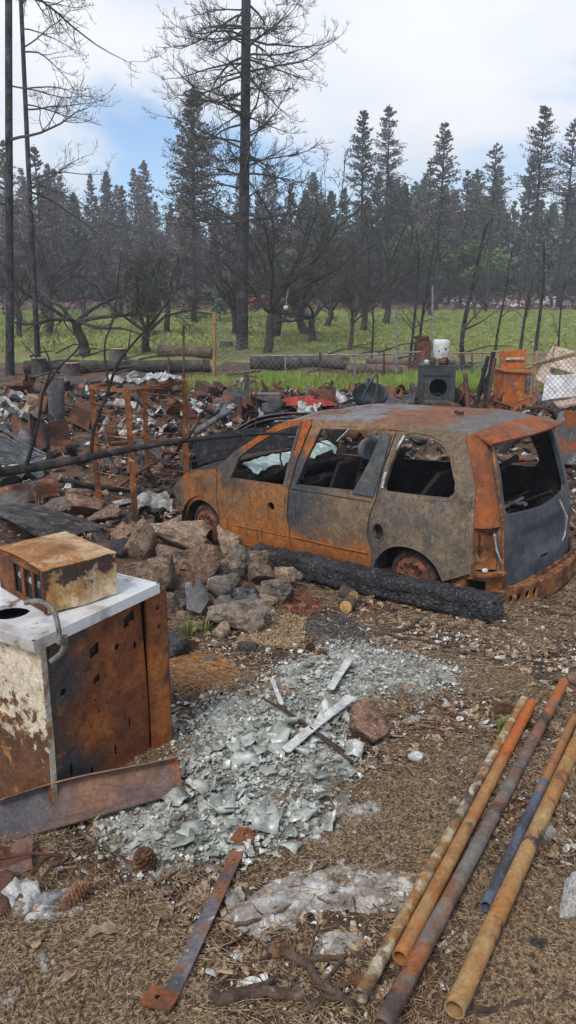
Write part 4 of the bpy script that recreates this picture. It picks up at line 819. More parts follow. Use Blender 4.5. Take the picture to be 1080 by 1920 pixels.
for k, (px, py, wp, lab) in enumerate([(690, 1520, .12, 'crumpled white flake standing on the small burnt patch'), (650, 1532, .10, 'flat white flake at the left of the small burnt patch'), (88, 1815, .09, 'grey woven ash scrap at the lower left'), (232, 1840, .05, 'small ash scrap left of the bar foot'), (340, 1810, .06, 'woven ash scrap draped over the steel bar'), (440, 1690, .10, 'white fibre scrap at the left end of the broad ash patch'), (720, 1660, .10, 'white flake at the right end of the broad ash patch'), (15, 1885, .09, 'white scrap in the lower left corner'), (430, 1480, .08, 'white crumpled scrap in the glass heap centre'), (215, 1555, .09, 'pale crumpled scrap under the end of the channel'), (250, 1432, .08, 'white lump between channel and range')]):
    crumple('white_scrap', px, py, wp, wp * .7, m_fib, lab, 'ash scrap', 30 + k, .45, k, 0, .02, n=9)
# gravel spills
m_gy = M('yellow_gravel', (.40, .29, .165), [((.22, .15, .08), 30, .5, .1)]); m_gd = M('dark_gravel', (.065, .065, .07), [((.12, .115, .11), 30, .55, .1)]); m_gr = M('red_crumbs', (.26, .07, .04), [((.16, .05, .03), 30, .5, .1)])
strew('yellow_gravel', ppoly([(478, 1180), (540, 1152), (575, 1165), (570, 1205), (540, 1218), (470, 1212), (450, 1200)]), 2600, NR, OCTA, .010, .022, m_gy, 'spill of yellowish gravel below the smoky boulder', 'gravel', jit=.08, dz=.02)
strew('dark_gravel', ppoly([(578, 1160), (640, 1155), (700, 1185), (690, 1212), (600, 1212), (560, 1190)]), 2600, NR, OCTA, .010, .020, m_gd, 'spill of dark grey gravel right of the yellow gravel', 'gravel', jit=.08, dz=.02)
strew('red_crumbs', ppoly([(530, 1112), (575, 1108), (612, 1140), (590, 1155), (530, 1150)]), 1500, NR, OCTA, .008, .02, m_gr, 'patch of red brick crumbs before the charred beam', 'brick crumbs', jit=.08, dz=.02)
# pine needles, chips, flakes
ASHP = [ppoly(a) for a in ASH]
GRAV = [ppoly([(478, 1180), (540, 1152), (575, 1165), (570, 1205), (540, 1218), (470, 1212), (450, 1200)]), ppoly([(578, 1160), (640, 1155), (700, 1185), (690, 1212), (600, 1212), (560, 1190)]), ppoly([(530, 1112), (575, 1108), (612, 1140), (590, 1155), (530, 1150)])]
def frustum_pts(n, y0, y1, rng, power=1.0):
    y = y0 + (y1 - y0) * rng.random(n) ** power; x = rng.uniform(-1, 1, n) * (.42 * y + .35); return x, y
def needles(name, n, y0, y1, rng, mat, label, lo, hi, wd, poly=None, power=1.0, lift=.02, wide=False):
    if wide:
        y = y0 + (y1 - y0) * rng.random(n); x = rng.uniform(-1, 1, n) * (.42 * np.maximum(y, 0) + 2.6); e_ = np.abs(x) - (.42 * np.maximum(y, 0) + .35); kp = ((e_ > -.15) | (y < 1.8)) & (rng.random(n) < np.clip(1.1 - .5 * np.maximum(e_, 0), .05, 1)); x, y = x[kp], y[kp]
    elif poly is None: x, y = frustum_pts(n, y0, y1, rng, power)
    else: q = scatter(poly, n, rng); x, y = q[:, 0], q[:, 1]
    f = .5 + .25 * np.sin(x * 3.1 + 2 * np.sin(y * 2.3)) + .25 * np.sin(y * 4.7 + 1.7 * np.sin(x * 3.9 + 1)); inside = in_poly(x, y, GP); inash = np.zeros(len(x), bool)
    for a_ in ASHP: inash |= in_poly(x, y, a_)
    for a_ in GRAV: inash |= in_poly(x, y, a_)
    f = np.clip(f * 2.3 - .75, 0, 1)
    ok = rng.random(len(x)) < (.12 + .88 * f) * np.where(inside, .40, 1.0) * np.where(inash, .22, 1.0); x, y = x[ok], y[ok]; n = len(x)
    base_dir = 1.2 * np.sin(x * 1.7 + y * 2.1) + 1.1 * np.sin(y * 3.3 - x * 2.2); a = base_dir + rng.normal(0, .9, n); L = rng.uniform(lo, hi, n)
    V = np.zeros((n, 6, 3)); cu = rng.normal(0, .16, n)
    for k, t in enumerate((-.5, 0, .5)):
        aa = a + cu * t; px = x + np.cos(aa) * L * t; py = y + np.sin(aa) * L * t; pz = gz(px, py) + .006 + lift * rng.random(n) + .012 * (t == 0) * rng.random(n)
        ox, oy = -np.sin(aa) * wd / 2, np.cos(aa) * wd / 2; tw = rng.uniform(-.5, .5, n) * wd
        V[:, 2 * k] = np.stack([px + ox, py + oy, pz + tw], 1); V[:, 2 * k + 1] = np.stack([px - ox, py - oy, pz - tw], 1)
    F = (np.array([(0, 1, 3, 2), (2, 3, 5, 4)])[None] + (np.arange(n) * 6)[:, None, None]).reshape(-1, 4)
    return tag(ob(name, np_mesh(name, V.reshape(-1, 3), F), mat), label, 'pine needles', kind='stuff')
def cmat(name, cols, scale=3.0, rough=.8):      # colour varies from piece to piece with place
    m = M(name, cols[0], [(c, scale * (9 + 7 * i), .52, .03) for i, c in enumerate(cols[1:])], rough=rough, grain=None, bump=None); return m
m_nd = cmat('needle_litter', [(.15, .090, .047), (.235, .155, .082), (.072, .040, .024), (.33, .245, .15)])
m_nr = cmat('orange_needles', [(.33, .14, .042), (.24, .10, .035), (.38, .20, .08)])
needles('pine_needles', 80000, 1.75, 4.6, NR, m_nd, 'dry brown pine needles matted over the near ground', .11, .21, .0020, power=1.25)
needles('pine_needles', 26000, 4.4, 8.0, NR, m_nd, 'dry brown pine needles over the ground before the van', .12, .22, .0034)
needles('pine_needles', 60000, .2, 8.0, NR, m_nd, 'dry brown pine needles over the ground at the sides', .11, .21, .003, wide=True)
needles('pine_needles', 2600, 0, 0, NR, m_nr, 'patch of bright orange pine needles right of the stove panel', .08, .16, .0034, ppoly([(325, 1215), (420, 1240), (445, 1285), (350, 1310), (320, 1290)]))
NEARG = [(-1.6, 1.2), (2.0, 1.2), (3.4, 5.0), (4.4, 7.4), (3.4, 7.6), (-.2, 6.4), (-1.2, 4.6), (-1.6, 2.6)]
strew('wood_chips', NEARG, 7500, NR, CUBE, .008, .03, cmat('chips', [(.36, .25, .15), (.46, .35, .23), (.22, .14, .085)]), 'scattered pale wood chips and bark bits on the near ground', 'wood chips', flat=.15, tilt=.3, jit=.18, dz=.012, clump=.35, aspect=1.8)
strew('white_flakes', [(-1.3, 1.7), (1.2, 1.7), (2.6, 5.0), (2.9, 6.2), (-.2, 6.0), (-1.0, 4.6)], 3600, NR, CUBE, .006, .034, cmat('flakes', [(.55, .54, .51), (.42, .40, .37), (.66, .65, .63)]), 'scattered white ash flakes on the near ground', 'ash flakes', flat=.14, tilt=.4, jit=.2, dz=.012, clump=.5)
strew('dark_crumbs', NEARG, 3200, NR, OCTA, .008, .032, m_char, 'scattered charcoal crumbs on the near ground', 'charcoal', flat=.6, jit=.1, clump=.4)
strew('bark_flakes', NEARG, 900, NR, CUBE, .02, .065, cmat('bark_bits', [(.12, .07, .045), (.19, .12, .075), (.06, .04, .03), (.27, .19, .12)]), 'scattered brown bark flakes and leaf scraps on the near ground', 'bark', flat=.12, tilt=.35, jit=.22, dz=.012, clump=.3, aspect=1.5)
strew('red_soil_clods', ppoly([(700, 1290), (880, 1240), (1060, 1250), (1060, 1330), (960, 1420), (760, 1420)]), 900, NR, OCTA, .01, .04, cmat('red_clods', [(.15, .06, .035), (.10, .045, .03)]), 'reddish soil clods between the glass heap and the pipes', 'soil', flat=.6, jit=.1, clump=.5)
# sticks and fallen twigs
def stick(name, pts, r0, r1, label, cat='stick', group=None, lift=.015, mat=None, side=0, seed=0):
    P = [G(*p, lift + r0 * .6) for p in pts]; P = spline(P, 5); r_ = random.Random(seed); K = len(P)
    P = [p + Vector((r_.uniform(-1, 1), r_.uniform(-1, 1), r_.uniform(-.3, 1))) * r0 * .5 for p in P]
    b_ = MB(); b_.tube(P, [r0 + (r1 - r0) * k / (K - 1) for k in range(K)], 7)
    for k in range(side):
        i = r_.randrange(2, K - 1); d_ = Vector((r_.uniform(-1, 1), r_.uniform(-1, 1), r_.uniform(0, .5))).normalized() * r_.uniform(.06, .16)
        b_.tube([P[i], P[i] + d_ * .6, P[i] + d_ + Vector((r_.uniform(-.02, .02), r_.uniform(-.02, .02), 0))], [r1 * .8, r1 * .6, r1 * .3], 5)
    return tag(b_.build(name, mat or m_bark, None), label, cat, group)
m_twig = M('twig', (.115, .075, .05), [((.06, .04, .03), 9, .52, .1), ((.2, .15, .11), 14, .62, .06)], bump=(60, .7))
for k, a in enumerate([([(700, 1150), (712, 1175), (745, 1195), (790, 1200), (845, 1215)], .016, .008, 'long brown stick curving below the charred beam', 2), ([(705, 1190), (760, 1178), (790, 1160)], .022, .012, 'grey stick end lying beside the dark gravel', 1),
    ([(925, 1172), (980, 1180), (1040, 1195), (1048, 1230)], .017, .010, 'hooked twig lying at the right below the bumper', 3), ([(1000, 1140), (1040, 1150), (1085, 1155)], .016, .010, 'straight stick at the right edge below the bumper', 1),
    ([(1000, 1262), (1040, 1275), (1085, 1280)], .012, .009, 'twig behind the top of the middle pipe', 1), ([(580, 1290), (640, 1265), (700, 1282)], .009, .006, 'thin twig lying on the upper glass heap', 2),
    ([(505, 1782), (560, 1800), (610, 1850), (665, 1890)], .019, .013, 'thick knobbly twig with round bud at the bottom centre', 3), ([(545, 1790), (600, 1800), (650, 1790)], .013, .008, 'forked twig above the thick knobbly twig', 2), ([(400, 1872), (480, 1862), (570, 1868)], .022, .018, 'short thick branch piece at the bottom beside the ash strip', 1),
    ([(560, 1900), (620, 1860), (690, 1830)], .012, .008, 'twig crossing the thick knobbly twig', 2), ([(440, 1735), (500, 1720), (560, 1690)], .008, .005, 'thin twig lying on the broad ash patch', 1), ([(940, 1240), (880, 1225), (830, 1222)], .010, .006, 'thin grey twig on the red litter right of the glass heap', 2),
    ([(860, 1890), (920, 1895), (1000, 1880), (1080, 1870)], .012, .009, 'twig at the bottom right corner', 2), ([(150, 1560), (230, 1610), (290, 1650)], .009, .006, 'charred thin stick lying on the left of the glass heap', 0), ([(840, 1480), (900, 1490), (960, 1480)], .007, .005, 'thin twig between the middle and blue pipes', 1), ([(690, 1420), (740, 1440), (820, 1440)], .009, .006, 'twig lying on the needles left of the cream pipe', 1)]):
    stick('fallen_twig', a[0], a[1], a[2], a[3], 'twig', None, .012, m_twig, a[4], k)
q = scatter(NEARG, 800, NR); b = MB(); r_ = random.Random(2)
for x, y in q:
    a = r_.uniform(0, 6.3); L = r_.uniform(.03, .11); p = onz(x, y, .012); d_ = Vector((math.cos(a), math.sin(a), r_.uniform(-.05, .15))) * L; b.tube([p - d_, p + Vector((r_.uniform(-.01, .01), r_.uniform(-.01, .01), .006)), p + d_], [.004, .0035, .0025], 4, cap=False)
tag(b.build('small_twigs', m_twig), 'many short broken twigs strewn over the near ground', 'twigs', kind='stuff')
# pine cones
m_cone = M('pine_cone', (.17, .085, .042), [((.09, .045, .028), 20, .5, .1), ((.27, .15, .08), 30, .6, .08)], rand=.2)
def cone_mesh():
    b_ = MB(); b_.lathe([(0, -.05), (.018, -.04), (.024, -.015), (.020, .02), (.008, .05), (0, .055)], 8)
    for k in range(95):
        t = k / 94; a = k * 2.39996; z = -.048 + .10 * t; r0 = .040 * math.sin(PI * min(1, .18 + .80 * (1 - t) * .95 + .0)) ** .8 * (1 - .45 * t) + .006
        c, s_ = math.cos(a), math.sin(a); w_ = .011 * (1 - .4 * t); o_ = Vector((c, s_, 0)); pp = Vector((-s_, c, 0))
        A1 = o_ * .010 + Vector((0, 0, z)); B1 = o_ * r0 + Vector((0, 0, z + .012)); b_.add([A1 - pp * w_ * .5, A1 + pp * w_ * .5, B1 + pp * w_, B1 + o_ * .005 + Vector((0, 0, -.004)), B1 - pp * w_], [(0, 1, 2, 3, 4)])
    return b_.mesh('pine_cone')
cme = cone_mesh(); cme.materials.append(m_cone)
for k, (px, py, s_, lab) in enumerate([(272, 1618, 1.25, 'pine cone standing on end at the left of the glass heap'), (140, 1686, 1.2, 'pine cone lying beside the curled aluminium sheet'), (948, 1330, 1.1, 'pine cone lying just right of the orange pipe tops'), (582, 1216, 1.0, 'pine cone below the yellow gravel'), (600, 1226, .9, 'pine cone at the lower edge of the dark gravel'), (362, 1212, 1.0, 'pine cone lying right of the dark grey boulder'), (395, 1170, .9, 'pine cone at the foot of the smoky boulder'), (518, 1785, .7, 'small round cone bud at the end of the knobbly twig'), (670, 1838, .7, 'small cone bud left of the cream pipe end')]):
    p = G(px, py, .03); o = ob('pine_cone', cme, None, None, p, (1.2 if k else .35, k * 1.3, k * 2.1), (s_, s_, s_)); tag(o, lab, 'pine cone', 'pine cones on the near ground')
# dead leaves
m_leaf = M('dead_leaf', (.30, .21, .125), [((.20, .13, .075), 12, .54, .1)], rand=.2, bump=(40, .3))
def leaf(px, py, L, rz, label, lobes=3, seed=0):
    r_ = random.Random(seed); pts = []
    for k in range(lobes * 2 + 1):
        t = k / (lobes * 2); pts.append((t * L, L * (.20 if k % 2 else .08) * math.sin(PI * (.12 + .8 * t)) * r_.uniform(.8, 1.2) + .004))
    outl = pts + [(L * 1.08, 0)] + [(x, -y) for x, y in pts[::-1]]
    b_ = MB(); V, T = cut(outl, [], L / 9); b_.add([(x - L / 2, y, .018 * math.sin(x / L * 4 + seed) + .25 * abs(y) + .012) for x, y in V], T, 0, True); b_.tube([(-L / 2 - .02, 0, .008), (-L / 2, 0, .012), (L / 2, 0, .014)], [.0016, .002, .001], 4)
    return tag(b_.build('dead_oak_leaf', m_leaf, None, G(px, py, .008), (r_.uniform(-.15, .15), r_.uniform(-.15, .15), rz)), label, 'leaf')
for k, a in enumerate([(205, 1755, .17, .15, 'large lobed dead oak leaf at the lower left'), (75, 1770, .11, 1.7, 'curled dead leaf left of the large oak leaf'), (330, 1722, .13, .3, 'dead oak leaf lying left of the steel bar'), (1040, 1605, .09, 1.2, 'curled tan leaf right of the large orange pipe'), (100, 1850, .12, .4, 'dead leaf beside the woven ash scrap'), (365, 1185, .08, .8, 'orange dead leaf beside the dark grey boulder'), (1000, 1290, .09, .2, 'pale leaf at the top of the pipes'), (725, 1385, .09, 1.3, 'pale leaf below the scorched rock'), (560, 1905, .07, .5, 'tan leaf at the bottom edge'), (1040, 1222, .10, .1, 'broad pale leaf by the hooked twig')]):
    leaf(*a, lobes=3 + k % 2, seed=k)
# small stones lying singly
for k, (px, py, w_, h_, c_, lab) in enumerate([(1030, 1560, 26, 26, 'white', 'white stone right of the large pipe near the curled leaf'), (735, 1610, 24, 12, 'white', 'small white pebble above the broad ash patch'), (905, 1363, 16, 8, 'white', 'white chip stone below the orange pipe top'), (855, 1430, 12, 10, 'grey', 'small grey pebble left of the cream pipe'), (275, 1860, 20, 14, 'grey', 'grey pebble left of the bar foot'), (1010, 1770, 30, 24, 'soot', 'sooty stone right of the large orange pipe end'), (1000, 1822, 24, 18, 'soot', 'black lump at the lower right'), (460, 1215, 40, 20, 'soot', 'dark flat stone lying below the yellow gravel'), (395, 1238, 30, 14, 'grey', 'grey flat stone right of the orange needles')]):
    rock(px, py, w_, h_, c_, lab, 300 + k, None, 'loose_stone')
# weeds
m_green = M('weed_green', (.10, .16, .03), [((.16, .20, .05), 6, .5, .1)], rand=.2)
def weed(px, py, h, n, label, seed, mat=None, name='grass_tuft', spread=.6, wd=.006, cat='weed', group=None, p=None):
    r_ = random.Random(seed); b_ = MB(); p = p or G(px, py)
    for k in range(n):
        a = r_.uniform(0, 6.3); l = h * r_.uniform(.5, 1.1); s_ = r_.uniform(.1, spread); d_ = Vector((math.cos(a), math.sin(a), 0)); pp = Vector((-d_.y, d_.x, 0)) * wd; o_ = d_ * r_.uniform(0, .4 * h)
        P = [o_, o_ + d_ * l * s_ * .4 + Vector((0, 0, l * .6)), o_ + d_ * l * s_ + Vector((0, 0, l * .9))]
        b_.add([P[0] - pp, P[0] + pp, P[1] + pp * .8, P[1] - pp * .8, P[2]], [(0, 1, 2, 3), (3, 2, 4)])
    return tag(b_.build(name, mat or m_green, None, p), label, cat, group)
for k, a in enumerate([(352, 1195, .16, 26, 'green grass tuft beside the dark grey boulder'), (385, 1185, .12, 20, 'green weed at the foot of the smoky boulder'), (300, 965, .14, 18, 'green weed beside the front wheel behind the pile'), (8, 955, .14, 18, 'green weed at the left edge behind the flat boulder'), (935, 1370, .12, 14, 'thin grass tuft between the pipe tops')]): weed(*a[:4], a[4], k)
weed(75, 945, .30, 40, 'dry straw tuft in front of the rusty sheet at the left', 9, M('straw', (.36, .30, .19)))
# ------------------------------------------------------------------ rack, fallen sapling and rubble behind
RK = {'a': Vector((-2.62, 10.3)), 'b': Vector((-2.01, 9.85)), 'c': Vector((-1.49, 10.9)), 'd': Vector((-2.10, 11.35))}
rz0 = float(gz(-2, 10.3)) - .03; RT = 1.085 - rz0
rk = thing('steel_rack', 'rusty open steel rack with angle-iron posts and thin rungs', 'rack', (-2.01, 9.85, rz0))
m_rk = M('rack_rust', (.25, .085, .024), [((.12, .045, .022), 5, .52, .1), ((.36, .26, .14), 7, .62, .05), ((.06, .045, .035), 4, .55, .08, ('z', .9, -.3))])
lp = lambda k, z: Vector((RK[k].x + 2.01, RK[k].y - 9.85, z))
for k in 'abcd':
    b = MB(); zb = float(gz(RK[k].x, RK[k].y)) - rz0 - .05; ln = {'a': .02, 'b': -.02, 'c': .03, 'd': .0}[k]
    b.box((lp(k, 0).x + ln, lp(k, 0).y, (RT + zb) / 2), (.075, .006, RT - zb), (0, ln * .6, .3)); b.box((lp(k, 0).x - .035 + ln, lp(k, 0).y + .03, (RT + zb) / 2), (.006, .065, RT - zb), (0, ln * .6, .3)); b.build('post', m_rk, rk)
rr = random.Random(8)
for s0, s1 in (('a', 'b'), ('d', 'c')):
    for i in range(11):
        z = .18 + i * .135; a, c = lp(s0, z), lp(s1, z + rr.uniform(-.01, .02)); m_ = (a + c) / 2 + Vector((0, 0, -.008 - rr.random() * .016)); b = MB(); b.tube(spline([a, m_, c], 4), .009, 5); b.build('rung', m_rk, rk)
for s0, s1 in (('a', 'b'), ('b', 'c'), ('c', 'd'), ('d', 'a')):
    b = MB(); a, c = lp(s0, RT - .03), lp(s1, RT - .03); b.box((a + c) / 2 + Vector((0, 0, 0)), ((c - a).length, .03, .045), (c - a).to_track_quat('X', 'Z').to_matrix()); b.build('top_rail', m_rk, rk)
b = MB(); a, c = lp('b', RT - .02), lp('c', RT - .02); b.tube([a.lerp(c, .1), a.lerp(c, .5) + Vector((.1, .2, -.06)), a.lerp(c, .95) + Vector((0, 0, .02))], .04, 5, squash=.3); b.build('bent_strip', m_rustdk, rk)
for k, (u, v, sz_, lab) in enumerate([(.25, .3, .30, 'white crumpled panel on the left top of the rack'), (.6, .5, .34, 'pale folded sheet on the middle top of the rack'), (.85, .75, .34, 'curled white sheet on the right top of the rack'), (.5, .8, .2, 'small white scrap on the far top of the rack')]):
    p = RK['b'] + (RK['a'] - RK['b']) * (1 - u) * .8 + (RK['c'] - RK['b']) * v; q = Vector((k * 1.9, 3, 0))
    b = MB(); b.grid(9, 9, lambda s_, t: ((s_ - .5) * sz_ * 1.4, (t - .5) * sz_, .05 + .10 * (noise.noise(Vector((s_ * 3, t * 3, 0)) + q) + .5 * noise.noise(Vector((s_ * 7, t * 7, 0)) + q))), thick=.01)
    tag(b.build('white_scrap', m_alu if k else m_ash, None, (p.x, p.y, 1.10), (0, 0, k)), lab, 'scrap sheet')
p = AT(228, 718, 10.4); b = MB(); b.tube([p, p + Vector((.10, .05, .10)), p + Vector((.17, .05, .14)), p + Vector((.20, .05, .12))], [.02, .022, .028, .02], 7); tag(b.build('white_bracket', m_ash), 'white bent bracket standing on top of the rack', 'bracket')

# fallen charred sapling
m_burnt = M('burnt_bark', (.028, .025, .024), [((.06, .052, .048), 9, .54, .1), ((.012, .012, .013), 6, .55, .1)], bump=(50, .8))
FS = thing('fallen_charred_sapling', 'thin charred fallen sapling slanting across in front of the rack', 'tree', (0, 0, 0))
path = spline([(-5.2, 6.6, -.45), AT(-60, 896, 7.0), AT(0, 885, 7.2), AT(95, 872, 7.4), AT(205, 850, 7.6), AT(330, 828, 7.9), AT(455, 816, 8.15), AT(545, 814, 8.3), AT(620, 836, 8.4)], 8)
b = MB(); K = len(path); b.tube(path, [max(.006, .056 * (1 - (k / (K - 1)) ** 1.15) + .004) for k in range(K)], 9); b.build('trunk', m_burnt, FS)
for pts, r0 in (([(48, 877, 7.3), (60, 838, 7.3), (73, 785, 7.3), (80, 740, 7.25), (95, 690, 7.2), (82, 650, 7.2)], .022), ([(78, 740, 7.25), (110, 690, 7.3), (150, 645, 7.35), (120, 600, 7.4), (150, 545, 7.4)], .014), ([(170, 852, 7.55), (177, 800, 7.55), (200, 740, 7.5), (222, 680, 7.5), (262, 630, 7.45), (300, 585, 7.4), (320, 560, 7.4)], .022), ([(205, 730, 7.5), (196, 650, 7.5), (215, 590, 7.5), (222, 520, 7.5), (228, 470, 7.5)], .012), ([(240, 655, 7.5), (248, 605, 7.5)], .008),
               ([(353, 822, 7.95), (372, 790, 7.95), (395, 745, 7.9), (411, 716, 7.9)], .015), ([(478, 812, 8.2), (481, 760, 8.2), (478, 690, 8.2)], .008), ([(205, 851, 7.6), (212, 868, 7.55), (222, 880, 7.5)], .009), ([(240, 845, 7.7), (250, 860, 7.65), (262, 866, 7.6)], .007), ([(452, 816, 8.15), (460, 826, 8.1)], .005), ([(75, 870, 7.4), (90, 892, 7.35), (110, 905, 7.3)], .006), ([(40, 640, 7.2), (80, 690, 7.2), (73, 740, 7.25)], .006)):
    P = spline([AT(*p) for p in pts], 5); b = MB(); K = len(P); b.tube(P, [r0 * (1 - .75 * k / (K - 1)) for k in range(K)], 6); b.build('branch', m_burnt, FS)

# ---- generic scrap pieces
def sheet_me(seed, w_, h_, amp, n=7, th=.01):
    q = Vector((seed * 2.3, seed, 0)); b_ = MB(); b_.grid(n, n, lambda u, v: ((u - .5) * w_, (v - .5) * h_ * (1 + .3 * noise.noise(q + Vector((u * 2, 0, 0)))), amp * (noise.noise(q + Vector((u * 2.2, v * 2.2, 0))) + .5 * noise.noise(q + Vector((u * 5, v * 5, 0))))), thick=th, smooth=False); return b_.mesh('sheet')
def plank_me(seed, L, w_, t_):
    r_ = random.Random(seed); b_ = MB(); P = [(-L / 2 + L * k / 4, r_.uniform(-.02, .02), r_.uniform(-.02, .02)) for k in range(5)]; b_.tube(P, w_, 5, squash=t_ / w_); return b_.mesh('plank')
SCRAP = []
for s_ in range(5): SCRAP.append(('bent_metal_sheet', sheet_me(s_, .6, .4, .24, 9), m_rust if s_ % 2 else m_rustdk, 'bent rusty metal sheet', 'scrap metal'))
for s_ in range(3): SCRAP.append(('grey_metal_sheet', sheet_me(s_ + 9, .6, .38, .2, 9), m_greym, 'scorched grey metal sheet', 'scrap metal'))
for s_ in range(4): SCRAP.append(('white_burnt_sheet', sheet_me(s_ + 20, .38, .28, .12), m_ash, 'white burnt crumpled sheet', 'burnt sheet'))
for s_ in range(3): SCRAP.append(('melted_aluminium', sheet_me(s_ + 30, .3, .25, .12), m_alu, 'silvery melted aluminium piece', 'melted metal'))
for s_ in range(3): SCRAP.append(('charred_plank', plank_me(s_, 1.1, .05, .03), m_char, 'charred black plank', 'plank'))
for s_ in range(2): SCRAP.append(('rusty_pipe', plank_me(s_ + 5, 1.0, .022, .022), m_rustdk, 'thin rusty pipe', 'pipe'))
b = MB(); b.box((0, 0, 0), (.22, .11, .07), jit=.008); m_brick = M('brick', (.22, .075, .045), [((.12, .06, .045), 9, .54, .1)], rand=.3); SCRAP.append(('brick', b.mesh(), m_brick, 'loose red brick', 'brick'))
b = MB(); b.lathe([(.07, 0), (.072, .01), (.07, .10), (.072, .2), (.065, .2), (.063, .01), (0, .01)], 12); SCRAP.append(('rusty_can', b.mesh(), m_rust, 'rusty tin can', 'can'))
b = MB(); b.box((0, 0, .12), (.3, .26, .24), jit=.03); SCRAP.append(('rusty_box', b.mesh(), m_rustdk, 'crushed rusty metal box', 'box'))
for n_, me, mt, *_x in SCRAP: me.materials.append(mt)
ZONES = [('in the rubble left of the rack', [(0, 735), (165, 715), (180, 930), (0, 930)], 46, 'rubble left of the rack'), ('in the rubble behind the rack', [(175, 735), (340, 725), (350, 870), (300, 930), (190, 930)], 34, 'rubble behind the rack'),
         ('in the rubble behind the front of the van', [(345, 735), (560, 735), (560, 790), (400, 800), (345, 800)], 54, 'rubble behind the front of the van'), ('in the rubble behind the van roof', [(560, 735), (780, 735), (780, 775), (560, 780)], 50, 'rubble behind the van roof'),
         ('in the rubble around the dark dryer', [(740, 745), (900, 745), (900, 790), (740, 780)], 30, 'rubble around the dryer'), ('in the rubble at the right behind the van', [(900, 760), (1080, 740), (1090, 900), (960, 850)], 44, 'rubble at the right')]
zr = random.Random(21)
for where, pts, n_, grp in ZONES:
    poly = ppoly(pts); q = scatter(poly, n_, NR)
    for x, y in q:
        nm, me, mt, lab, cat = zr.choice(SCRAP); s_ = zr.uniform(.45, 1.7)
        o = ob(nm, me, None, None, onz(x, y, .05 + .04 * zr.random()), (zr.gauss(0, .35), zr.gauss(0, .35), zr.uniform(0, 6.3)), (s_, s_, s_)); tag(o, lab + ' ' + where, cat, grp)
m_rub1 = cmat('rubble_rust', [(.12, .068, .046), (.19, .082, .045), (.085, .055, .042), (.21, .15, .105)], .5); m_rub2 = cmat('rubble_white', [(.36, .345, .32), (.24, .225, .20), (.52, .51, .49)], .5); m_rub3 = cmat('rubble_dark', [(.035, .033, .032), (.075, .068, .06), (.015, .015, .016)], .5)
FIELD = [(-6.2, 8.2), (-3.4, 8.0), (-1.9, 9.3), (-.9, 10.2), (.6, 10.6), (3.0, 9.6), (4.0, 8.6), (8, 11), (9, 19), (-9, 19), (-8.5, 12)]
strew('rusty_rubble', FIELD, 4200, NR, CUBE, .02, .13, m_rub1, 'fine rusty rubble covering the burned lot', 'rubble', flat=.35, jit=.2, dz=.06, clump=.12)
strew('white_rubble', FIELD, 1900, NR, CUBE, .02, .10, m_rub2, 'white ash and plaster crumbs in the rubble', 'rubble', flat=.3, jit=.22, dz=.06, clump=.17)
strew('dark_rubble', FIELD, 3400, NR, CUBE, .02, .15, m_rub3, 'black charred crumbs in the rubble', 'rubble', flat=.3, jit=.2, dz=.05, clump=.15, aspect=1.6)

# ---- named pieces of the rubble
def drum(px, py, r_, h, mat, name, label, cat, tilt=0, rz=0):
    p = G(px, py); t_ = MB(); t_.lathe([(r_ * .96, 0), (r_, .02), (r_ * .98, h * .33), (r_ * 1.02, h * .36), (r_ * .98, h * .4), (r_, h), (r_ * .95, h), (r_ * .93, .03), (0, .03)], 22)
    return tag(t_.build(name, mat, None, p, (tilt, 0, rz)), label, cat)
p = G(107, 785); b = MB(); b.lathe([(.155, 0), (.16, .78), (.15, .80), (.145, .78), (.14, 0)], 14); tag(b.build('metal_duct', m_greym, None, p, (.0, .03, .4)), 'upright rusty grey metal duct in the rubble at the left', 'duct')
tag(MB().box((0, 0, 0), (.16, .14, .12), jit=.02).build('concrete_lump', ROCKM['tan'], None, AT(62, 748, 12), (.2, .2, .3)), 'pale lump topmost on the stacked post at the left', 'lump'); tag(MB().box((0, 0, 0), (.18, .15, .12), jit=.02).build('concrete_lump', ROCKM['tan'], None, AT(60, 765, 12), (.1, .1, .8)), 'pale lump under the topmost lump at the left', 'lump')
b = MB(); b.box((0, 0, -.3), (.05, .05, .75)); b.box((.2, .05, -.35), (.04, .04, .55)); tag(b.build('charred_post', m_char, None, AT(60, 790, 12)), 'charred post carrying the two pale lumps', 'post')
drum(98, 830, .26, .16, M('tub', (.09, .085, .08), [(ORANGE, 3, .5, .08, ('z', .14, .02))]), 'shallow_tub', 'shallow grey and rust tub left of the rack', 'tub', .12, .3); drum(118, 848, .20, .15, m_rust, 'shallow_tub', 'smaller rusty tub in front of the grey tub', 'tub', .1, .2); drum(45, 840, .18, .3, m_greym, 'scorched_bucket', 'scorched grey bucket beside the wire bundle', 'bucket', .5, 2)
m_wire = M('wire', (.075, .082, .09), [((.14, .15, .16), 9, .55, .1)], rough=.5, metal=.3)
WB = thing('wire_bundle', 'heap of bundled grey wires and thin rods at the left edge', 'wire bundle', (0, 0, 0)); r_ = random.Random(3)
for k in range(60):
    y = r_.uniform(0, 1); P = spline([AT(-40, 790 + 75 * y + r_.uniform(-5, 5), 10.0), AT(5, 800 + 70 * y + r_.uniform(-8, 8), 9.9), AT(35, 825 + 45 * y, 9.85), AT(r_.uniform(50, 85), 850 + 22 * y, 9.8)], 4)
    b = MB(); b.tube(P, .011, 5, cap=False); b.build('wire', m_wire, WB)
p = G(50, 940); tag(MB().grid(12, 6, lambda u, v: ((u - .5) * .95, (v - .5) * .4, .16 + .10 * math.sin(v * 3) + .06 * noise.noise(Vector((u * 4, v * 3, 0)))), thick=.01).build('rusty_sheet', m_rust, None, p, (.5, -.15, .25)), 'curved orange rusty sheet lying at the left behind the straw tuft', 'scrap metal')
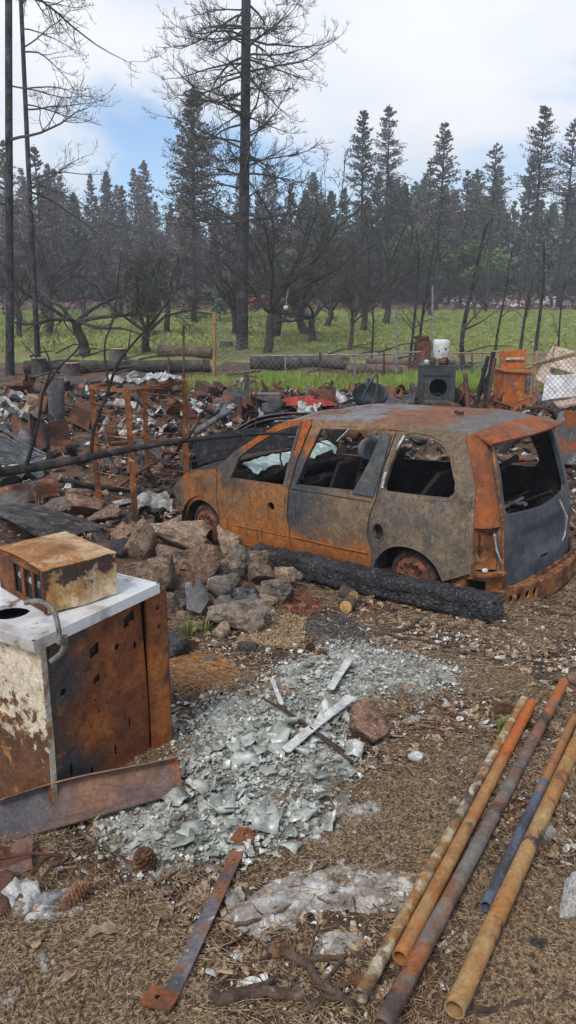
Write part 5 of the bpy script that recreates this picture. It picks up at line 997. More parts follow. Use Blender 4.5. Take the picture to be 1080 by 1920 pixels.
crumple('crushed_white_hose', 285, 950, .55, .5, M('ash_cloth', (.40, .38, .34), [((.2, .19, .17), 8, .5, .1)], bump=(50, .6)), 'heap of crushed white ribbed material before the front wheel', 'burnt cloth', 41, .35, .2, .2, .08, n=18)
crumple('pale_flat_sheet', 235, 945, .35, .25, m_ash, 'pale flat sheet beside the front rack post', 'burnt sheet', 43, .1, .6, 0, .04)
# stacked black door panels behind the front of the van
m_pan = M('black_panel', (.014, .014, .015), [((.03, .03, .032), 4, .57, .1)], rough=.9, spec=.1)
for k, (pts, dep) in enumerate([([(348, 868), (420, 846), (505, 822), (600, 815)], 11.3), ([(352, 858), (425, 832), (500, 806), (610, 800)], 11.5), ([(358, 846), (430, 815), (490, 788), (560, 780), (650, 782)], 11.8), ([(372, 838), (440, 804), (488, 780), (560, 772), (660, 776)], 12.0)]):
    P = spline([AT(x, y, dep) for x, y in pts], 8); n_ = len(P) - 1
    b = MB(); b.grid(n_, 5, lambda u, v: tuple(P[int(round(u * n_))] + Vector((.08 * v, .45 * v, -.10 * v + .02 * noise.noise(Vector((u * 6, v * 3, k)))))), thick=.012); t_ = thing('black_metal_panel', ['lowest', 'second', 'third', 'topmost'][k] + ' of the long bent black panels stacked behind the windscreen', 'metal panel', (0, 0, 0), group='stacked black panels'); b.build('sheet', m_pan, t_)
    b = MB(); b.tube([p + Vector((0, -.005, -.015)) for p in P], .014, 5); b.build('rolled_edge', m_greym, t_)
a = AT(480, 842, 11.2); b = MB(); b.grid(40, 14, lambda u, v: (-.9 + 1.8 * u, (v - .5) * .3, .25 * v + .03 * abs(noise.noise(Vector((u * 40, v * 12, 0)))) + .05 * math.sin(u * 5)), smooth=False, thick=.03); tag(b.build('charred_mat', m_char, None, a, (.45, -.12, .25)), 'knobbly black charred mat lying over the panels behind the windscreen', 'mat')
for px, py, r0, lab, mt in ((373, 862, .15, 'rusty wheel drum lying beside the van nose', m_rust), (312, 848, .12, 'small grey metal coil behind the rack', m_greym)):
    p = G(px, py + 12, .12); b = MB(); b.lathe([(.0, -.04), (r0 * .5, -.04), (r0 * .55, .02), (r0, .02), (r0, .10), (r0 * .9, .10), (r0 * .88, .05), (r0 * .4, .05), (r0 * .35, .09), (0, .09)], 20, Matrix.Rotation(1.2, 4, 'X') @ Matrix.Rotation(.4, 4, 'Y')); tag(b.build('wheel_drum', mt, None, p), lab, 'drum')
p = G(375, 795); tag(MB().tube([AT(365, 812, 12.5), AT(398, 790, 12.7), AT(432, 770, 12.9)], .05, 6).build('grey_plank', m_greym), 'grey weathered plank leaning behind the black panels', 'plank')
p = G(503, 775); b = MB(); b.box((0, 0, .17), (.46, .32, .34)); b.box((0, 0, .345), (.48, .34, .012)); tag(b.build('grey_metal_box', m_greym, None, p + Vector((0, 0, .05)), (0, 0, .15)), 'dark grey metal box standing in the rubble before the grass', 'box')
b = MB(); b.grid(16, 8, lambda u, v: (1.35 * (u - .5), .5 * (v - .5), .05 + .16 * math.sin(PI * u) ** .7 * math.sin(PI * v) + .03 * noise.noise(Vector((u * 6, v * 4, 1)))), thick=.01); tag(b.build('red_fabric', M('red_cloth', (.30, .045, .03), [((.16, .03, .02), 5, .54, .1)]), None, G(572, 762, .08), (0, 0, -.1)), 'faded red cover lying in the rubble behind the van roof', 'cover')
drum(612, 765, .19, .42, m_rustdk, 'rusty_canister', 'rusty round canister standing before the grass strip', 'canister', .1); b = MB(); b.tube([(.06 * math.cos(a), 0, .46 + .05 * math.sin(a)) for a in np.linspace(-.5, 3.7, 9)], .02, 6); tag(b.build('valve_ring', m_rustdk, None, G(612, 765)), 'small iron ring on top of the rusty canister', 'ring')
tag(MB().box((0, 0, .1), (.3, .25, .2), jit=.05).build('orange_tin', m_rust, None, G(585, 745, .12), (.3, .3, .4)), 'orange bent tin standing behind the red cover', 'tin')
# cross post
p = G(463, 765); b = MB(); b.box((0, 0, .35), (.09, .09, .8)); tx = thing('cross_post', 'short grey post with crossed sticks on top before the grass', 'post', p); b.build('post', m_greym, tx); b = MB(); b.tube([(-.35, -.1, .70), (.3, .1, .76)], .022, 6); b.build('stick', m_twig, tx); b = MB(); b.tube([(-.1, -.25, .74), (.25, -.3, .66)], .02, 6); b.build('stick', m_twig, tx)
# dark bowl with frame
p = G(692, 775); bw = thing('overturned_barrow', 'dark overturned barrow pan with bent tube frame in the rubble', 'barrow', p + Vector((0, 0, .12)))
m_dk = M('dark_steel', (.035, .042, .05), [((.075, .085, .095), 4, .55, .1), ((.15, .06, .03), 5, .64, .05)], rough=.55)
b = MB(); b.lathe([(.36, .34), (.34, .33), (.30, .18), (.18, .05), (0, .0), (0, .01), (.17, .07), (.28, .2), (.32, .34)], 24, Matrix.Rotation(.55, 4, 'X')); b.build('pan', m_dk, bw)
b = MB(); b.tube(spline([(-.22, -.1, .02), (-.08, -.1, .35), (.08, -.05, .62), (.14, -.05, .60), (.12, -.1, .3), (.05, -.15, .05)], 5), .02, 7); b.build('frame_tube', m_dk, bw); b = MB(); b.tube([(-.05, .05, .4), (-.03, .08, .55), (.06, .05, .52)], .045, 7); b.build('bracket', m_dk, bw)
# dryer with round opening
dp = G(815, 768); DY = thing('burned_dryer', 'dark burned clothes dryer with round drum opening', 'dryer', dp + Vector((0, 0, -.02))); DY.rotation_euler = (0, 0, -.10)
m_dry = M('dryer_metal', (.036, .042, .042), [((.065, .072, .07), 3, .54, .12), ((.13, .085, .055), 4, .52, .1, ('z', .25, -.15)), ((.11, .06, .04), 6, .66, .05)], rough=.6)
hd = [ell(.02, .50, .175, .175, 26)]
panel('front_panel', [(-.345, .0), (.345, .0), (.345, .92), (-.345, .92)], hd, lambda u, v: (u, -.33 + (.02 if (abs(u) < .27 and .24 < v < .72) else 0) * 1.0, v), lambda u, v: (u, -.29, v), [m_dry, m_black], DY, .05, smooth=False)
b = MB()
for sx_ in (-1, 1): b.box((sx_ * .34, .02, .46), (.012, .66, .92))
b.box((0, .35, .46), (.68, .012, .92)); b.box((0, .01, .925), (.70, .70, .012)); b.build('cabinet', m_dry, DY)
b = MB(); b.lathe([(.19, -.30), (.25, -.2), (.25, .28), (0, .28)], 24, Matrix.Translation((.02, 0, .5)) @ Matrix.Rotation(-PI / 2, 4, 'X')); b.build('drum', m_black, DY)
b = MB(); b.box((0, -.335, .15), (.52, .012, .05)); b.build('lower_trim', m_rustdk, DY); b = MB(); b.grid(8, 6, lambda u, v: (-.13 + .3 * u, -.2 + .3 * v, .33 + .06 * abs(noise.noise(Vector((u * 7, v * 7, 0))))), smooth=False); b.build('ash_in_drum', m_greym, DY)
for k, (dx, r0, ax, mt, lab) in enumerate([(-.24, .05, 1, m_alu, 'pale can lying at the left end on the dryer'), (-.10, .055, 0, m_greym, 'grey can standing on the dryer beside the pale can'), (.02, .06, 1, m_rustdk, 'rusty can lying in the middle on the dryer'), (.14, .06, 0, m_rustdk, 'brown tin standing right of the middle on the dryer'), (.24, .05, 1, m_greym, 'scorched can at the right end on the dryer')]):
    p = dp + Vector((dx, -.1, .915 + (r0 if ax else 0))); b = MB(); b.lathe([(0, 0), (r0, 0), (r0, .13), (r0 * .9, .14), (0, .14)], 12, Matrix.Rotation(PI / 2 if ax else 0, 4, 'X') @ Matrix.Rotation(.0, 4, 'Z')); tag(b.build('old_can', mt, None, p, (0, 0, k * .6)), lab, 'can', 'cans on the dryer')
# orange cabinet with lifted lid, leaning rods
cp = G(962, 775); CB = thing('orange_cabinet', 'bright orange rusted metal cabinet with upright back panel', 'cabinet', cp); CB.rotation_euler = (0, 0, .1)
m_or = M('vivid_rust', (.38, .105, .02), [((.22, .075, .03), 3, .52, .1), ((.10, .08, .07), 2.5, .60, .06), ((.45, .19, .06), 7, .62, .06)])
b = MB(); b.box((0, 0, .42), (.68, .55, .84), jit=.01); b.build('body', m_or, CB); b = MB(); b.box((0, -.01, .85), (.74, .62, .03), (0, .05, 0)); b.build('lid', m_or, CB)
b = MB(); b.grid(4, 4, lambda u, v: (-.25 + .55 * u, .26 + .05 * v, .86 + .36 * v + .03 * u), thick=.02, smooth=False); b.build('back_panel', m_or, CB); b = MB(); b.box((.05, .25, 1.06), (.38, .03, .05), (0, .05, 0), jit=.01); b.build('pale_streak', m_ash, CB)
b = MB(); b.box((.18, -.30, .62), (.20, .02, .30)); b.build('dark_plate', m_greym, CB)
for k, a in enumerate([(900, 790, 12.0, 872, 700, 12.4, .05), (870, 785, 11.8, 915, 668, 12.2, .045), (895, 785, 11.8, 925, 660, 12.1, .05), (905, 790, 11.6, 928, 672, 12.0, .04), (845, 785, 12.0, 918, 700, 12.3, .04), (918, 790, 11.6, 905, 690, 11.9, .03), (880, 788, 11.7, 945, 735, 11.9, .025)]):
    a0, a1 = AT(*a[:3]), AT(*a[3:6]); a0.z = min(a0.z, float(gz(a0.x, a0.y)) + .05); b = MB(); b.tube([a0, a0.lerp(a1, .5) + Vector((.03 * (k % 3 - 1), 0, .02)), a1], [a[6], a[6] * .9, a[6] * .7], 6); tag(b.build('charred_rod', m_char if k % 3 else m_rustdk), ['leftmost charred stake leaning in the bundle left of the orange cabinet', 'thick charred stake leaning in the bundle by the cabinet', 'tallest charred stake touching the orange cabinet', 'thin stake behind the tallest stake', 'low charred stake slanting left of the bundle', 'rusty stake leaning across the bundle', 'thin charred stake leaning toward the cabinet'][k], 'stake', 'stakes leaning by the orange cabinet')
RT2 = thing('rebar_tangle', 'tangle of rusty bent rods in front of the orange cabinet', 'rods', (0, 0, 0)); r_ = random.Random(9)
for k in range(18):
    x = r_.uniform(925, 1000); y = r_.uniform(755, 815); P = spline([AT(x, y, 11.2), AT(x + r_.uniform(-20, 40), y + r_.uniform(-22, 10), 11.2 + r_.uniform(-.2, .2)), AT(x + r_.uniform(10, 70), y + r_.uniform(-10, 25), 11.2)], 4); b = MB(); b.tube(P, r_.uniform(.009, .02), 5); b.build('rod', m_rust if k % 2 else m_rustdk, RT2)
# curved sheet, tan collapsed panels, white panel
b = MB(); b.grid(14, 6, lambda u, v: (.42 * math.cos(-2.6 + 2.2 * u), .42 * math.sin(-2.6 + 2.2 * u), .78 * v + .05 * math.sin(u * 7) * v), thick=.012); tag(b.build('curved_steel_sheet', M('peeling_sheet', (.09, .095, .10), [((.26, .30, .32), 5, .57, .05), ((.27, .085, .022), 3, .5, .07)]), None, G(1050, 862), (0, .1, .3)), 'curved peeling blue-grey and rust sheet at the right behind the van', 'metal sheet')
def quadsheet(name, pts, label, cat, mat, th=.03, wob=.03):
    A4 = [AT(*p) for p in pts]; b_ = MB(); b_.grid(10, 8, lambda u, v: tuple(A4[0].lerp(A4[1], u).lerp(A4[3].lerp(A4[2], u), v) + Vector((0, wob * noise.noise(Vector((u * 4, v * 3, len(label)))), wob * math.sin(u * 9 + v * 3) * .4))), thick=th); return tag(b_.build(name, mat), label, cat)
m_tan = M('tan_panel', (.46, .36, .28), [((.32, .22, .16), 4, .55, .1), ((.55, .50, .44), 7, .6, .08)])
quadsheet('collapsed_panel', [(1000, 712, 13.2), (1036, 650, 13.6), (1048, 655, 13.8), (1030, 730, 13.0)], 'left sloping tan panel of the collapsed hut at the right', 'panel', m_tan); quadsheet('collapsed_panel', [(1030, 690, 13.2), (1042, 652, 13.7), (1095, 665, 13.6), (1095, 710, 13.0)], 'upper tan panel of the collapsed hut at the right edge', 'panel', m_tan); quadsheet('collapsed_panel', [(1035, 755, 12.8), (1095, 715, 13.2), (1100, 760, 12.4), (1045, 765, 12.4)], 'lower pinkish panel of the collapsed hut at the right edge', 'panel', M('pink_panel', (.44, .31, .25), [((.3, .2, .16), 4, .55, .1)]))
quadsheet('white_board', [(1015, 752, 12.7), (1024, 706, 12.9), (1095, 700, 13.0), (1090, 745, 12.6)], 'white square board leaning before the tan panels', 'board', m_white)
a0, a1 = AT(985, 690, 12.2), AT(1100, 660, 12.4)
for k in (0, 1): b = MB(); b.tube([a0 + Vector((.1 * k, 0, .06 * k)), a1 + Vector((0, 0, .03 * k))], .022, 6); tag(b.build('wooden_lath', m_wood), ['lower', 'upper'][k] + ' wooden lath slanting over the tan panels', 'lath')
for k, (x0, y0, x1, y1) in enumerate([(995, 740, 1002, 660), (1001, 735, 1006, 658)]): b = MB(); b.tube([AT(x0, y0, 12.6), AT(x1, y1, 12.6)], .02, 6); tag(b.build('wooden_lath', m_wood), ['left', 'right'][k] + ' upright wooden lath beside the orange cabinet', 'lath')
# long brown beam behind the roof, pieces seen through the rear window
b = MB(); a0, a1 = AT(765, 776, 10.8), AT(915, 786, 10.6); b.tube([a0, a1], .05, 4); tag(b.build('brown_girder', m_rustdk), 'long dark brown steel girder behind the rear of the van roof', 'girder')
for k, (px, py, L, rz_) in enumerate([(985, 872, 1.1, .3), (1010, 858, 1.4, .2), (960, 860, .7, -.2), (1035, 875, .5, 1.0)]):
    p = G(px, py, .06); b = MB(); d_ = Vector((math.cos(rz_), math.sin(rz_), 0)) * L / 2; b.pipe(p - d_, p + d_, .05 if k != 3 else .08, .006, 12); tag(b.build('rusty_tube', m_rust), ['rusty tube seen through the rear window', 'long rusty tube beyond the rear window', 'short rusty tube left of the others beyond the rear window', 'wide rusty tube end beyond the rear window'][k], 'tube', 'tubes beyond the rear window')
crumple('orange_lump', 655, 838, .5, .4, m_rust, 'orange rusted lump seen through the sliding door window', 'scrap metal', 51, .5, .2, .2, .25)
p = AT(692, 842, 9.3); b = MB(); b.lathe([(.10, -.05), (.13, -.05), (.13, .05), (.10, .06), (.09, .0), (.03, -.02), (0, -.02)], 20, Matrix.Rotation(1.5, 4, 'X') @ Matrix.Rotation(.5, 4, 'Y')); tag(b.build('grey_pulley', M('pale_ring', (.42, .43, .43), [((.25, .25, .25), 9, .55, .1)]), VAN and None, p), 'pale grey ring part seen through the sliding door window', 'ring'); b = MB(); z0 = float(gz(p.x, p.y + .15)); b.box((p.x, p.y + .12, (p.z + z0) / 2 - .06), (.16, .14, p.z - z0 - .1), jit=.02); tag(b.build('scorched_block', m_black), 'scorched block carrying the pale ring behind the van', 'block')
# ------------------------------------------------------------------ trees: vectorised branch growth
def nrm(v): return v / (np.linalg.norm(v, axis=-1, keepdims=True) + 1e-9)
def grow(S, D, L, K, wig, grav, rng, curl=0):
    n = len(S); P = np.zeros((n, K, 3)); P[:, 0] = S; d = nrm(D.copy()); st = (L / (K - 1))[:, None]
    for k in range(1, K):
        g_ = grav + curl * (k / (K - 1)); d = d + rng.normal(0, wig, (n, 3)); d[:, 2] += g_; d = nrm(d); P[:, k] = P[:, k - 1] + d * st
    return P
def taper(r0, r1, K): t = np.linspace(0, 1, K)[None]; return r0[:, None] * (1 - t) + r1[:, None] * t
def kids(P, Rr, per, t0, t1, ang, sd_, lr, rng, rr=.55, flat=0):
    n, K, _ = P.shape; idx = np.repeat(np.arange(n), per); m = len(idx); t = rng.uniform(t0, t1, m) * (K - 1); i = np.minimum(t.astype(int), K - 2); f = (t - i)[:, None]
    S = P[idx, i] * (1 - f) + P[idx, i + 1] * f; T = nrm(P[idx, i + 1] - P[idx, i]); q = rng.normal(0, 1, (m, 3)); q[:, 2] *= 1 - flat; q = nrm(q - (q * T).sum(1, keepdims=True) * T)
    a = rng.normal(ang, sd_, m)[:, None]; D = T * np.cos(a) + q * np.sin(a)
    plen = np.linalg.norm(np.diff(P, axis=1), axis=2).sum(1)[idx]; L = plen * lr * rng.uniform(.55, 1.2, m) * (1.1 - .5 * t / (K - 1)); r_ = (Rr[idx, i] * (1 - f[:, 0]) + Rr[idx, i + 1] * f[:, 0]) * rr
    return S, D, L, r_
def tubes(P, Rr, n=4):
    N, K, _ = P.shape; T = np.zeros_like(P); T[:, 1:-1] = P[:, 2:] - P[:, :-2]; T[:, 0] = P[:, 1] - P[:, 0]; T[:, -1] = P[:, -1] - P[:, -2]; T = nrm(T)
    ref = np.where(np.abs(T[..., 2:3]) > .9, np.array([1., 0, 0]), np.array([0, 0, 1.])); A = nrm(np.cross(T, ref)); B = np.cross(T, A); a = 2 * np.pi * np.arange(n) / n
    V = P[:, :, None] + (A[:, :, None] * np.cos(a)[None, None, :, None] + B[:, :, None] * np.sin(a)[None, None, :, None]) * Rr[:, :, None, None]
    k = np.arange(K - 1)[:, None] * n; j = np.arange(n)[None]; F = np.stack([k + j, k + (j + 1) % n, k + n + (j + 1) % n, k + n + j], -1).reshape(-1, 4); F = (F[None] + (np.arange(N) * K * n)[:, None, None]).reshape(-1, 4)
    return V.reshape(-1, 3), F
def join(L):
    V = []; F = []; o = 0
    for v, f in L: V.append(v); F.append(f + o); o += len(v)
    return np.concatenate(V), np.concatenate(F)
def trunk(h, r0, r1, rng, K=14, lean=(0, 0), wob=.04):
    t = np.linspace(0, 1, K); P = np.zeros((1, K, 3)); P[0, :, 2] = h * t; P[0, :, 0] = lean[0] * t * h + wob * np.sin(t * 6 + rng.random() * 6) * r0 * 3; P[0, :, 1] = lean[1] * t * h + wob * np.sin(t * 5 + rng.random() * 6) * r0 * 3
    Rr = taper(np.array([r0]), np.array([r1]), K); Rr[0, 0] *= 1.18; Rr[0, 1] *= 1.04; return P, Rr
m_tr = M('charred_trunk', (.042, .042, .046), [((.075, .07, .07), 2.5, .54, .1), ((.02, .02, .022), 3, .54, .1), ((.11, .085, .065), 3.5, .66, .05)], grain=(9, .4), bump=(9, .9), voro=(4, (3, 3, .8)))
m_br = M('grey_branch', (.055, .047, .043), [((.09, .075, .065), 3, .55, .1)], bump=None, rand=.15)
m_oak = M('burnt_oak', (.058, .043, .036), [((.10, .075, .06), 2, .54, .1), ((.025, .022, .02), 2, .54, .1)], bump=(9, .6), rand=.15)
def tree_obj(name, loc, label, cat, parts, group=None, rz=0):
    t_ = thing(name, label, cat, loc, (0, 0, rz), group)
    for n_, (V, F), mt, sm in parts: ob(n_, np_mesh(n_, V, F, sm), mt, t_)
    return t_
def bare_pine(loc, h, r0, r1, zlo, n1, blen, rng, label, lean=(0, 0), side=None, droop=-.05, sec=9, ter=5, name='bare_charred_pine', rs=1.0):
    P, Rr = trunk(h, r0, r1, rng, 16, lean); z = np.sort(rng.uniform(zlo, min(h * .98, 16.0), n1)); az = rng.uniform(0, 2 * np.pi, n1) if side is None else rng.normal(side, .9, n1)
    S = np.stack([np.interp(z, P[0, :, 2], P[0, :, 0]), np.interp(z, P[0, :, 2], P[0, :, 1]), z], 1); D = np.stack([np.cos(az), np.sin(az), rng.normal(.05, .22, n1)], 1)
    L = blen * rng.uniform(.55, 1.15, n1) * np.interp(z, [zlo, h * .55, h], [.9, 1.0, .5]); P1 = grow(S, D, L, 10, .10, droop, rng, .14); R1 = taper(.0155 * rs * L ** .8, .006 * rs * np.ones(n1), 10)
    S2, D2, L2, r2 = kids(P1, R1, sec, .2, 1.0, .75, .25, .32, rng, .55, .3); P2 = grow(S2, D2, L2, 6, .16, -.04, rng, .22); R2 = taper(np.maximum(r2, .007 * rs), .0045 * rs * np.ones(len(r2)), 6)
    S3, D3, L3, r3 = kids(P2, R2, ter, .3, 1.0, .8, .3, .42, rng, .6, .2); P3 = grow(S3, D3, L3, 4, .2, .15, rng, .3); R3 = taper(.0055 * rs * np.ones(len(r3)), .005 * rs * np.ones(len(r3)), 4)
    return tree_obj(name, loc, label, 'tree', [('trunk', tubes(P, Rr, 14), m_tr, True), ('limbs', tubes(P1, R1, 6), m_br, True), ('crown', join([tubes(P2, R2, 4), tubes(P3, R3, 3)]), m_br, True)])
R6 = np.random.default_rng(17)
p = G(455, 655); bare_pine((p.x, p.y, p.z - .1), 23, .235, .14, 5.2, 80, 3.8, R6, 'tall charred bare pine in the middle with many curling branches', (.024, 0), None, -.06, 14, 8, rs=1.1)
p = G(17, 703); bare_pine((p.x, p.y, p.z - .1), 17, .115, .07, 4.2, 16, 4.0, R6, 'straight charred bare pine at the left edge', (.096, 0), -.2, -.07, 11, 6, rs=.85)
p = G(70, 672); bare_pine((p.x, p.y, p.z - .1), 17, .10, .055, 4.5, 16, 4.0, R6, 'second charred bare pine at the left, leaning left', (.04, 0), -.1, -.08, 11, 6, rs=.85)
def oak_parts(rng, h=1.3, r0=.22, limbs=5, llen=3.6, up=.5, lv=(7, 8, 6), wig=.2, rmin=.007):
    P, Rr = trunk(h, r0, r0 * .8, rng, 6, (rng.normal(0, .15), rng.normal(0, .15)), .1); az = np.linspace(0, 2 * np.pi, limbs, endpoint=False) + rng.normal(0, .3, limbs)
    S = np.repeat(P[0, -1][None], limbs, 0) - np.array([0, 0, .1]) * rng.random((limbs, 1)); D = np.stack([np.cos(az), np.sin(az), rng.uniform(up * .4, up * 1.8, limbs)], 1); L = llen * rng.uniform(.7, 1.2, limbs)
    P1 = grow(S, D, L, 9, wig, .02, rng); R1 = taper(np.full(limbs, r0 * .40), np.full(limbs, r0 * .08), 9); out_ = [tubes(P1, R1, 7)]; cr = []
    Pp, Rp = P1, R1; lens = (.48, .5, .5)
    for l_, per in enumerate(lv):
        S2, D2, L2, r2 = kids(Pp, Rp, per, .2, 1.0, .75, .25, lens[l_], rng, .5); K = (7, 5, 4)[l_]; Pp = grow(S2, D2, L2, K, .2, .03, rng); Rp = taper(np.maximum(r2, rmin), np.full(len(r2), rmin * .8), K); cr.append(tubes(Pp, Rp, 4 if l_ == 0 else 3))
    return [('trunk', tubes(P, Rr, 10), m_oak, True), ('limbs', out_[0], m_oak, True), ('crown', join(cr), m_br, True)]
OAKP = [oak_parts(np.random.default_rng(40 + k), *a) for k, a in enumerate([(1.2, .19, 6, 3.4, .6), (.9, .17, 7, 3.6, .9), (1.4, .155, 7, 4.0, .7), (1.3, .13, 7, 3.2, 1.3)])]
for pr in OAKP:
    for i, (n_, g_, mt, sm) in enumerate(pr): pr[i] = (n_, np_mesh(n_, *g_, sm), mt); pr[i][1].materials.append(mt)
def oak(px, py, k, s_, rz, label, group=None, D=None):
    p = G(px, py) if D is None else onz((px - 540) / FPX * D * 1.02, D); t_ = thing('burnt_bare_tree', label, 'tree', (p.x, p.y, p.z - .05), (0, 0, rz), group, (s_, s_, s_))
    for n_, me, mt in OAKP[k]: ob(n_, me, None, t_)
    return t_
oak(160, 668, 0, 1.15, .3, 'forked bare oak with a thick black trunk near the left logs'); oak(274, 662, 1, 1.05, 2.2, 'bare oak leaning right beside the upright green shrub'); oak(500, 660, 2, 1.15, 1.1, 'wide-spreading bare oak right behind the tall pine'); oak(585, 640, 0, 1.0, 4, 'bare tangled tree right of the wide oak'); oak(655, 655, 3, .8, 5, 'bare bush-like tree beside the wire fence')
r_ = random.Random(5)
for k in range(16):
    x = r_.uniform(-60, 760); D = r_.uniform(42, 70); oak(x, 0, k % 4, r_.uniform(1.1, 1.7), r_.uniform(0, 6.3), ('near' if D < 52 else ('middle-distance' if D < 61 else 'farther')) + ' grey bare tree of the leafless thicket ' + ('behind the two left pines' if x < 120 else ('behind the forked oak' if x < 240 else ('around the upright green shrub' if x < 340 else ('left of the tall pine' if x < 450 else ('right of the tall pine' if x < 560 else ('behind the wire fence' if x < 670 else 'left of the gate')))))), 'leafless thicket behind the oaks', D)
for k in range(9):
    x = r_.uniform(760, 1120); D = r_.uniform(62, 95); oak(x, 0, k % 4, r_.uniform(.8, 1.2), r_.uniform(0, 6.3), ('nearer' if D < 78 else 'farther') + ' bare tree in the right meadow ' + ('behind the dryer' if x < 860 else ('behind the orange cabinet' if x < 990 else 'behind the collapsed hut')), 'bare trees along the right meadow', D)
def sapling(pts, D, r0, label, seed, nb=14, bl=1.2):
    rng = np.random.default_rng(seed); P3 = spline([AT(x, y, D) for x, y in pts], 5); base = P3[0].copy(); base.z = float(gz(base.x, base.y)) - .05; P3[0] = base; P = np.array([[list(p - base) for p in P3]]); K = P.shape[1]; Rr = taper(np.array([r0]), np.array([r0 * .3]), K)
    S, Dd, L, r2 = kids(P, Rr, nb, .3, 1.0, .7, .2, .25, rng, .5); L = np.minimum(L, bl * 1.3); P1 = grow(S, Dd, L, 6, .14, .04, rng); R1 = taper(np.maximum(r2, .008), np.full(len(r2), .005), 6); S, Dd, L, r3 = kids(P1, R1, 5, .2, 1, .7, .25, .5, rng); P2 = grow(S, Dd, L, 4, .18, .02, rng)
    return tree_obj('charred_sapling', base, label, 'tree', [('trunk', tubes(P, Rr, 8), m_tr, True), ('crown', join([tubes(P1, R1, 4), tubes(P2, taper(np.full(len(r3), .006), np.full(len(r3), .004), 4), 3)]), m_br, True)])
for k, a in enumerate([([(872, 720), (866, 640), (880, 560), (905, 450), (912, 420)], 24, .085, 'slender charred sapling leaning right behind the orange cabinet', 12), ([(1000, 735), (1005, 650), (1018, 540), (1020, 440)], 22, .07, 'charred sapling behind the collapsed hut', 12), ([(782, 690), (790, 610), (800, 540), (815, 455)], 26, .06, 'thin charred sapling right of the gate', 16), ([(975, 660), (985, 590), (1000, 520)], 30, .07, 'short charred sapling at the meadow edge on the right', 12), ([(765, 700), (775, 620), (785, 500), (780, 430)], 25, .055, 'thin charred sapling at the gate', 16), ([(930, 640), (945, 560), (960, 470)], 34, .06, 'thin charred sapling left of the short one on the right', 12), ([(1045, 700), (1050, 600), (1060, 520)], 28, .05, 'thin dead sapling at the right edge', 10), ([(695, 690), (700, 600), (690, 520)], 27, .045, 'thin dead sapling left of the gate', 12)]): sapling(*a[:4], 60 + k, a[4])
# ------------------------------------------------------------------ conifers: trunk + needle crown
def needle_leaf(name, c1, c2, tr=.25): return M(name, c1, [(c2, .9, .52, .1)], rough=.8, grain=None, bump=None, rand=.22)
m_fg = needle_leaf('green_needles', (.085, .112, .066), (.12, .145, .085)); m_fb = needle_leaf('dead_needles', (.125, .108, .092), (.165, .135, .105)); m_fm = needle_leaf('mixed_needles', (.10, .112, .086), (.135, .132, .098)); m_dec = needle_leaf('spring_leaves', (.075, .13, .026), (.11, .16, .04))
m_ft = M('far_trunk', (.055, .045, .04), [((.085, .065, .05), .8, .55, .1)], bump=None, rand=.2)
def conifer(seed, h, zlo, w_, n1, dens, rng=None, tuft=.26, slim=1.0):
    rng = np.random.default_rng(seed); P, Rr = trunk(h, h * .014, .03, rng, 10, (rng.normal(0, .01), 0), .03); z = zlo + (h * .985 - zlo) * np.sort(rng.random(n1)) ** .9; az = rng.uniform(0, 6.3, n1)
    S = np.stack([np.interp(z, P[0, :, 2], P[0, :, 0]), np.zeros(n1), z], 1); t = (z - zlo) / (h - zlo); L = w_ * (np.minimum(1, t / .18 + .45) * (1 - t) ** .72 + .05) * rng.uniform(.45, 1.2, n1) * slim; L = np.maximum(L, .2)
    D = np.stack([np.cos(az), np.sin(az), rng.normal(.05 + .35 * t, .15)], 1); P1 = grow(S, D, L, 5, .07, -.03, rng, .08); R1 = taper(.018 * L + .012, np.full(n1, .012), 5)
    m = int(dens); idx = np.repeat(np.arange(n1), m); u = rng.uniform(.3, 1.05, len(idx)) * 4; i = np.minimum(u.astype(int), 3); f = (u - i)[:, None]; C = P1[idx, i] * (1 - f) + P1[idx, i + 1] * f + rng.normal(0, .10, (len(idx), 3)) * np.maximum(L[idx], .6)[:, None] * .55
    s_ = tuft * rng.uniform(.6, 1.4, len(idx)); B3 = np.array([[-.5, -.25, 0], [.5, -.2, .1], [.1, .6, .0]]); V = np.einsum('nij,vj->nvi', eulers(rng.uniform(0, 6.3, len(idx)), rng.normal(0, .8, len(idx)), rng.normal(0, .8, len(idx))), B3) * s_[:, None, None] + C[:, None]
    return tubes(P, Rr, 7), tubes(P1, R1, 3), (V.reshape(-1, 3), np.arange(len(idx) * 3).reshape(-1, 3))
def conifer_thing(name, label, seed, px, ytop, D, mat, zfrac, wfrac, n1, dens, tuft, group=None):
    x = (px - 540) / FPX * D * 1.0; top = AT(px, ytop, D); b0 = onz(top.x, D); h = top.z - b0.z; tr, br, cr_ = conifer(seed, h, h * zfrac, h * wfrac, n1, dens, None, tuft)
    t_ = thing(name, label, 'tree', b0, (0, 0, 0), group); ob('trunk', np_mesh('trunk', *tr, True), m_tr, t_); ob('limbs', np_mesh('limbs', *br, True), m_ft, t_); ob('crown', np_mesh('crown', *cr_), mat, t_); return t_
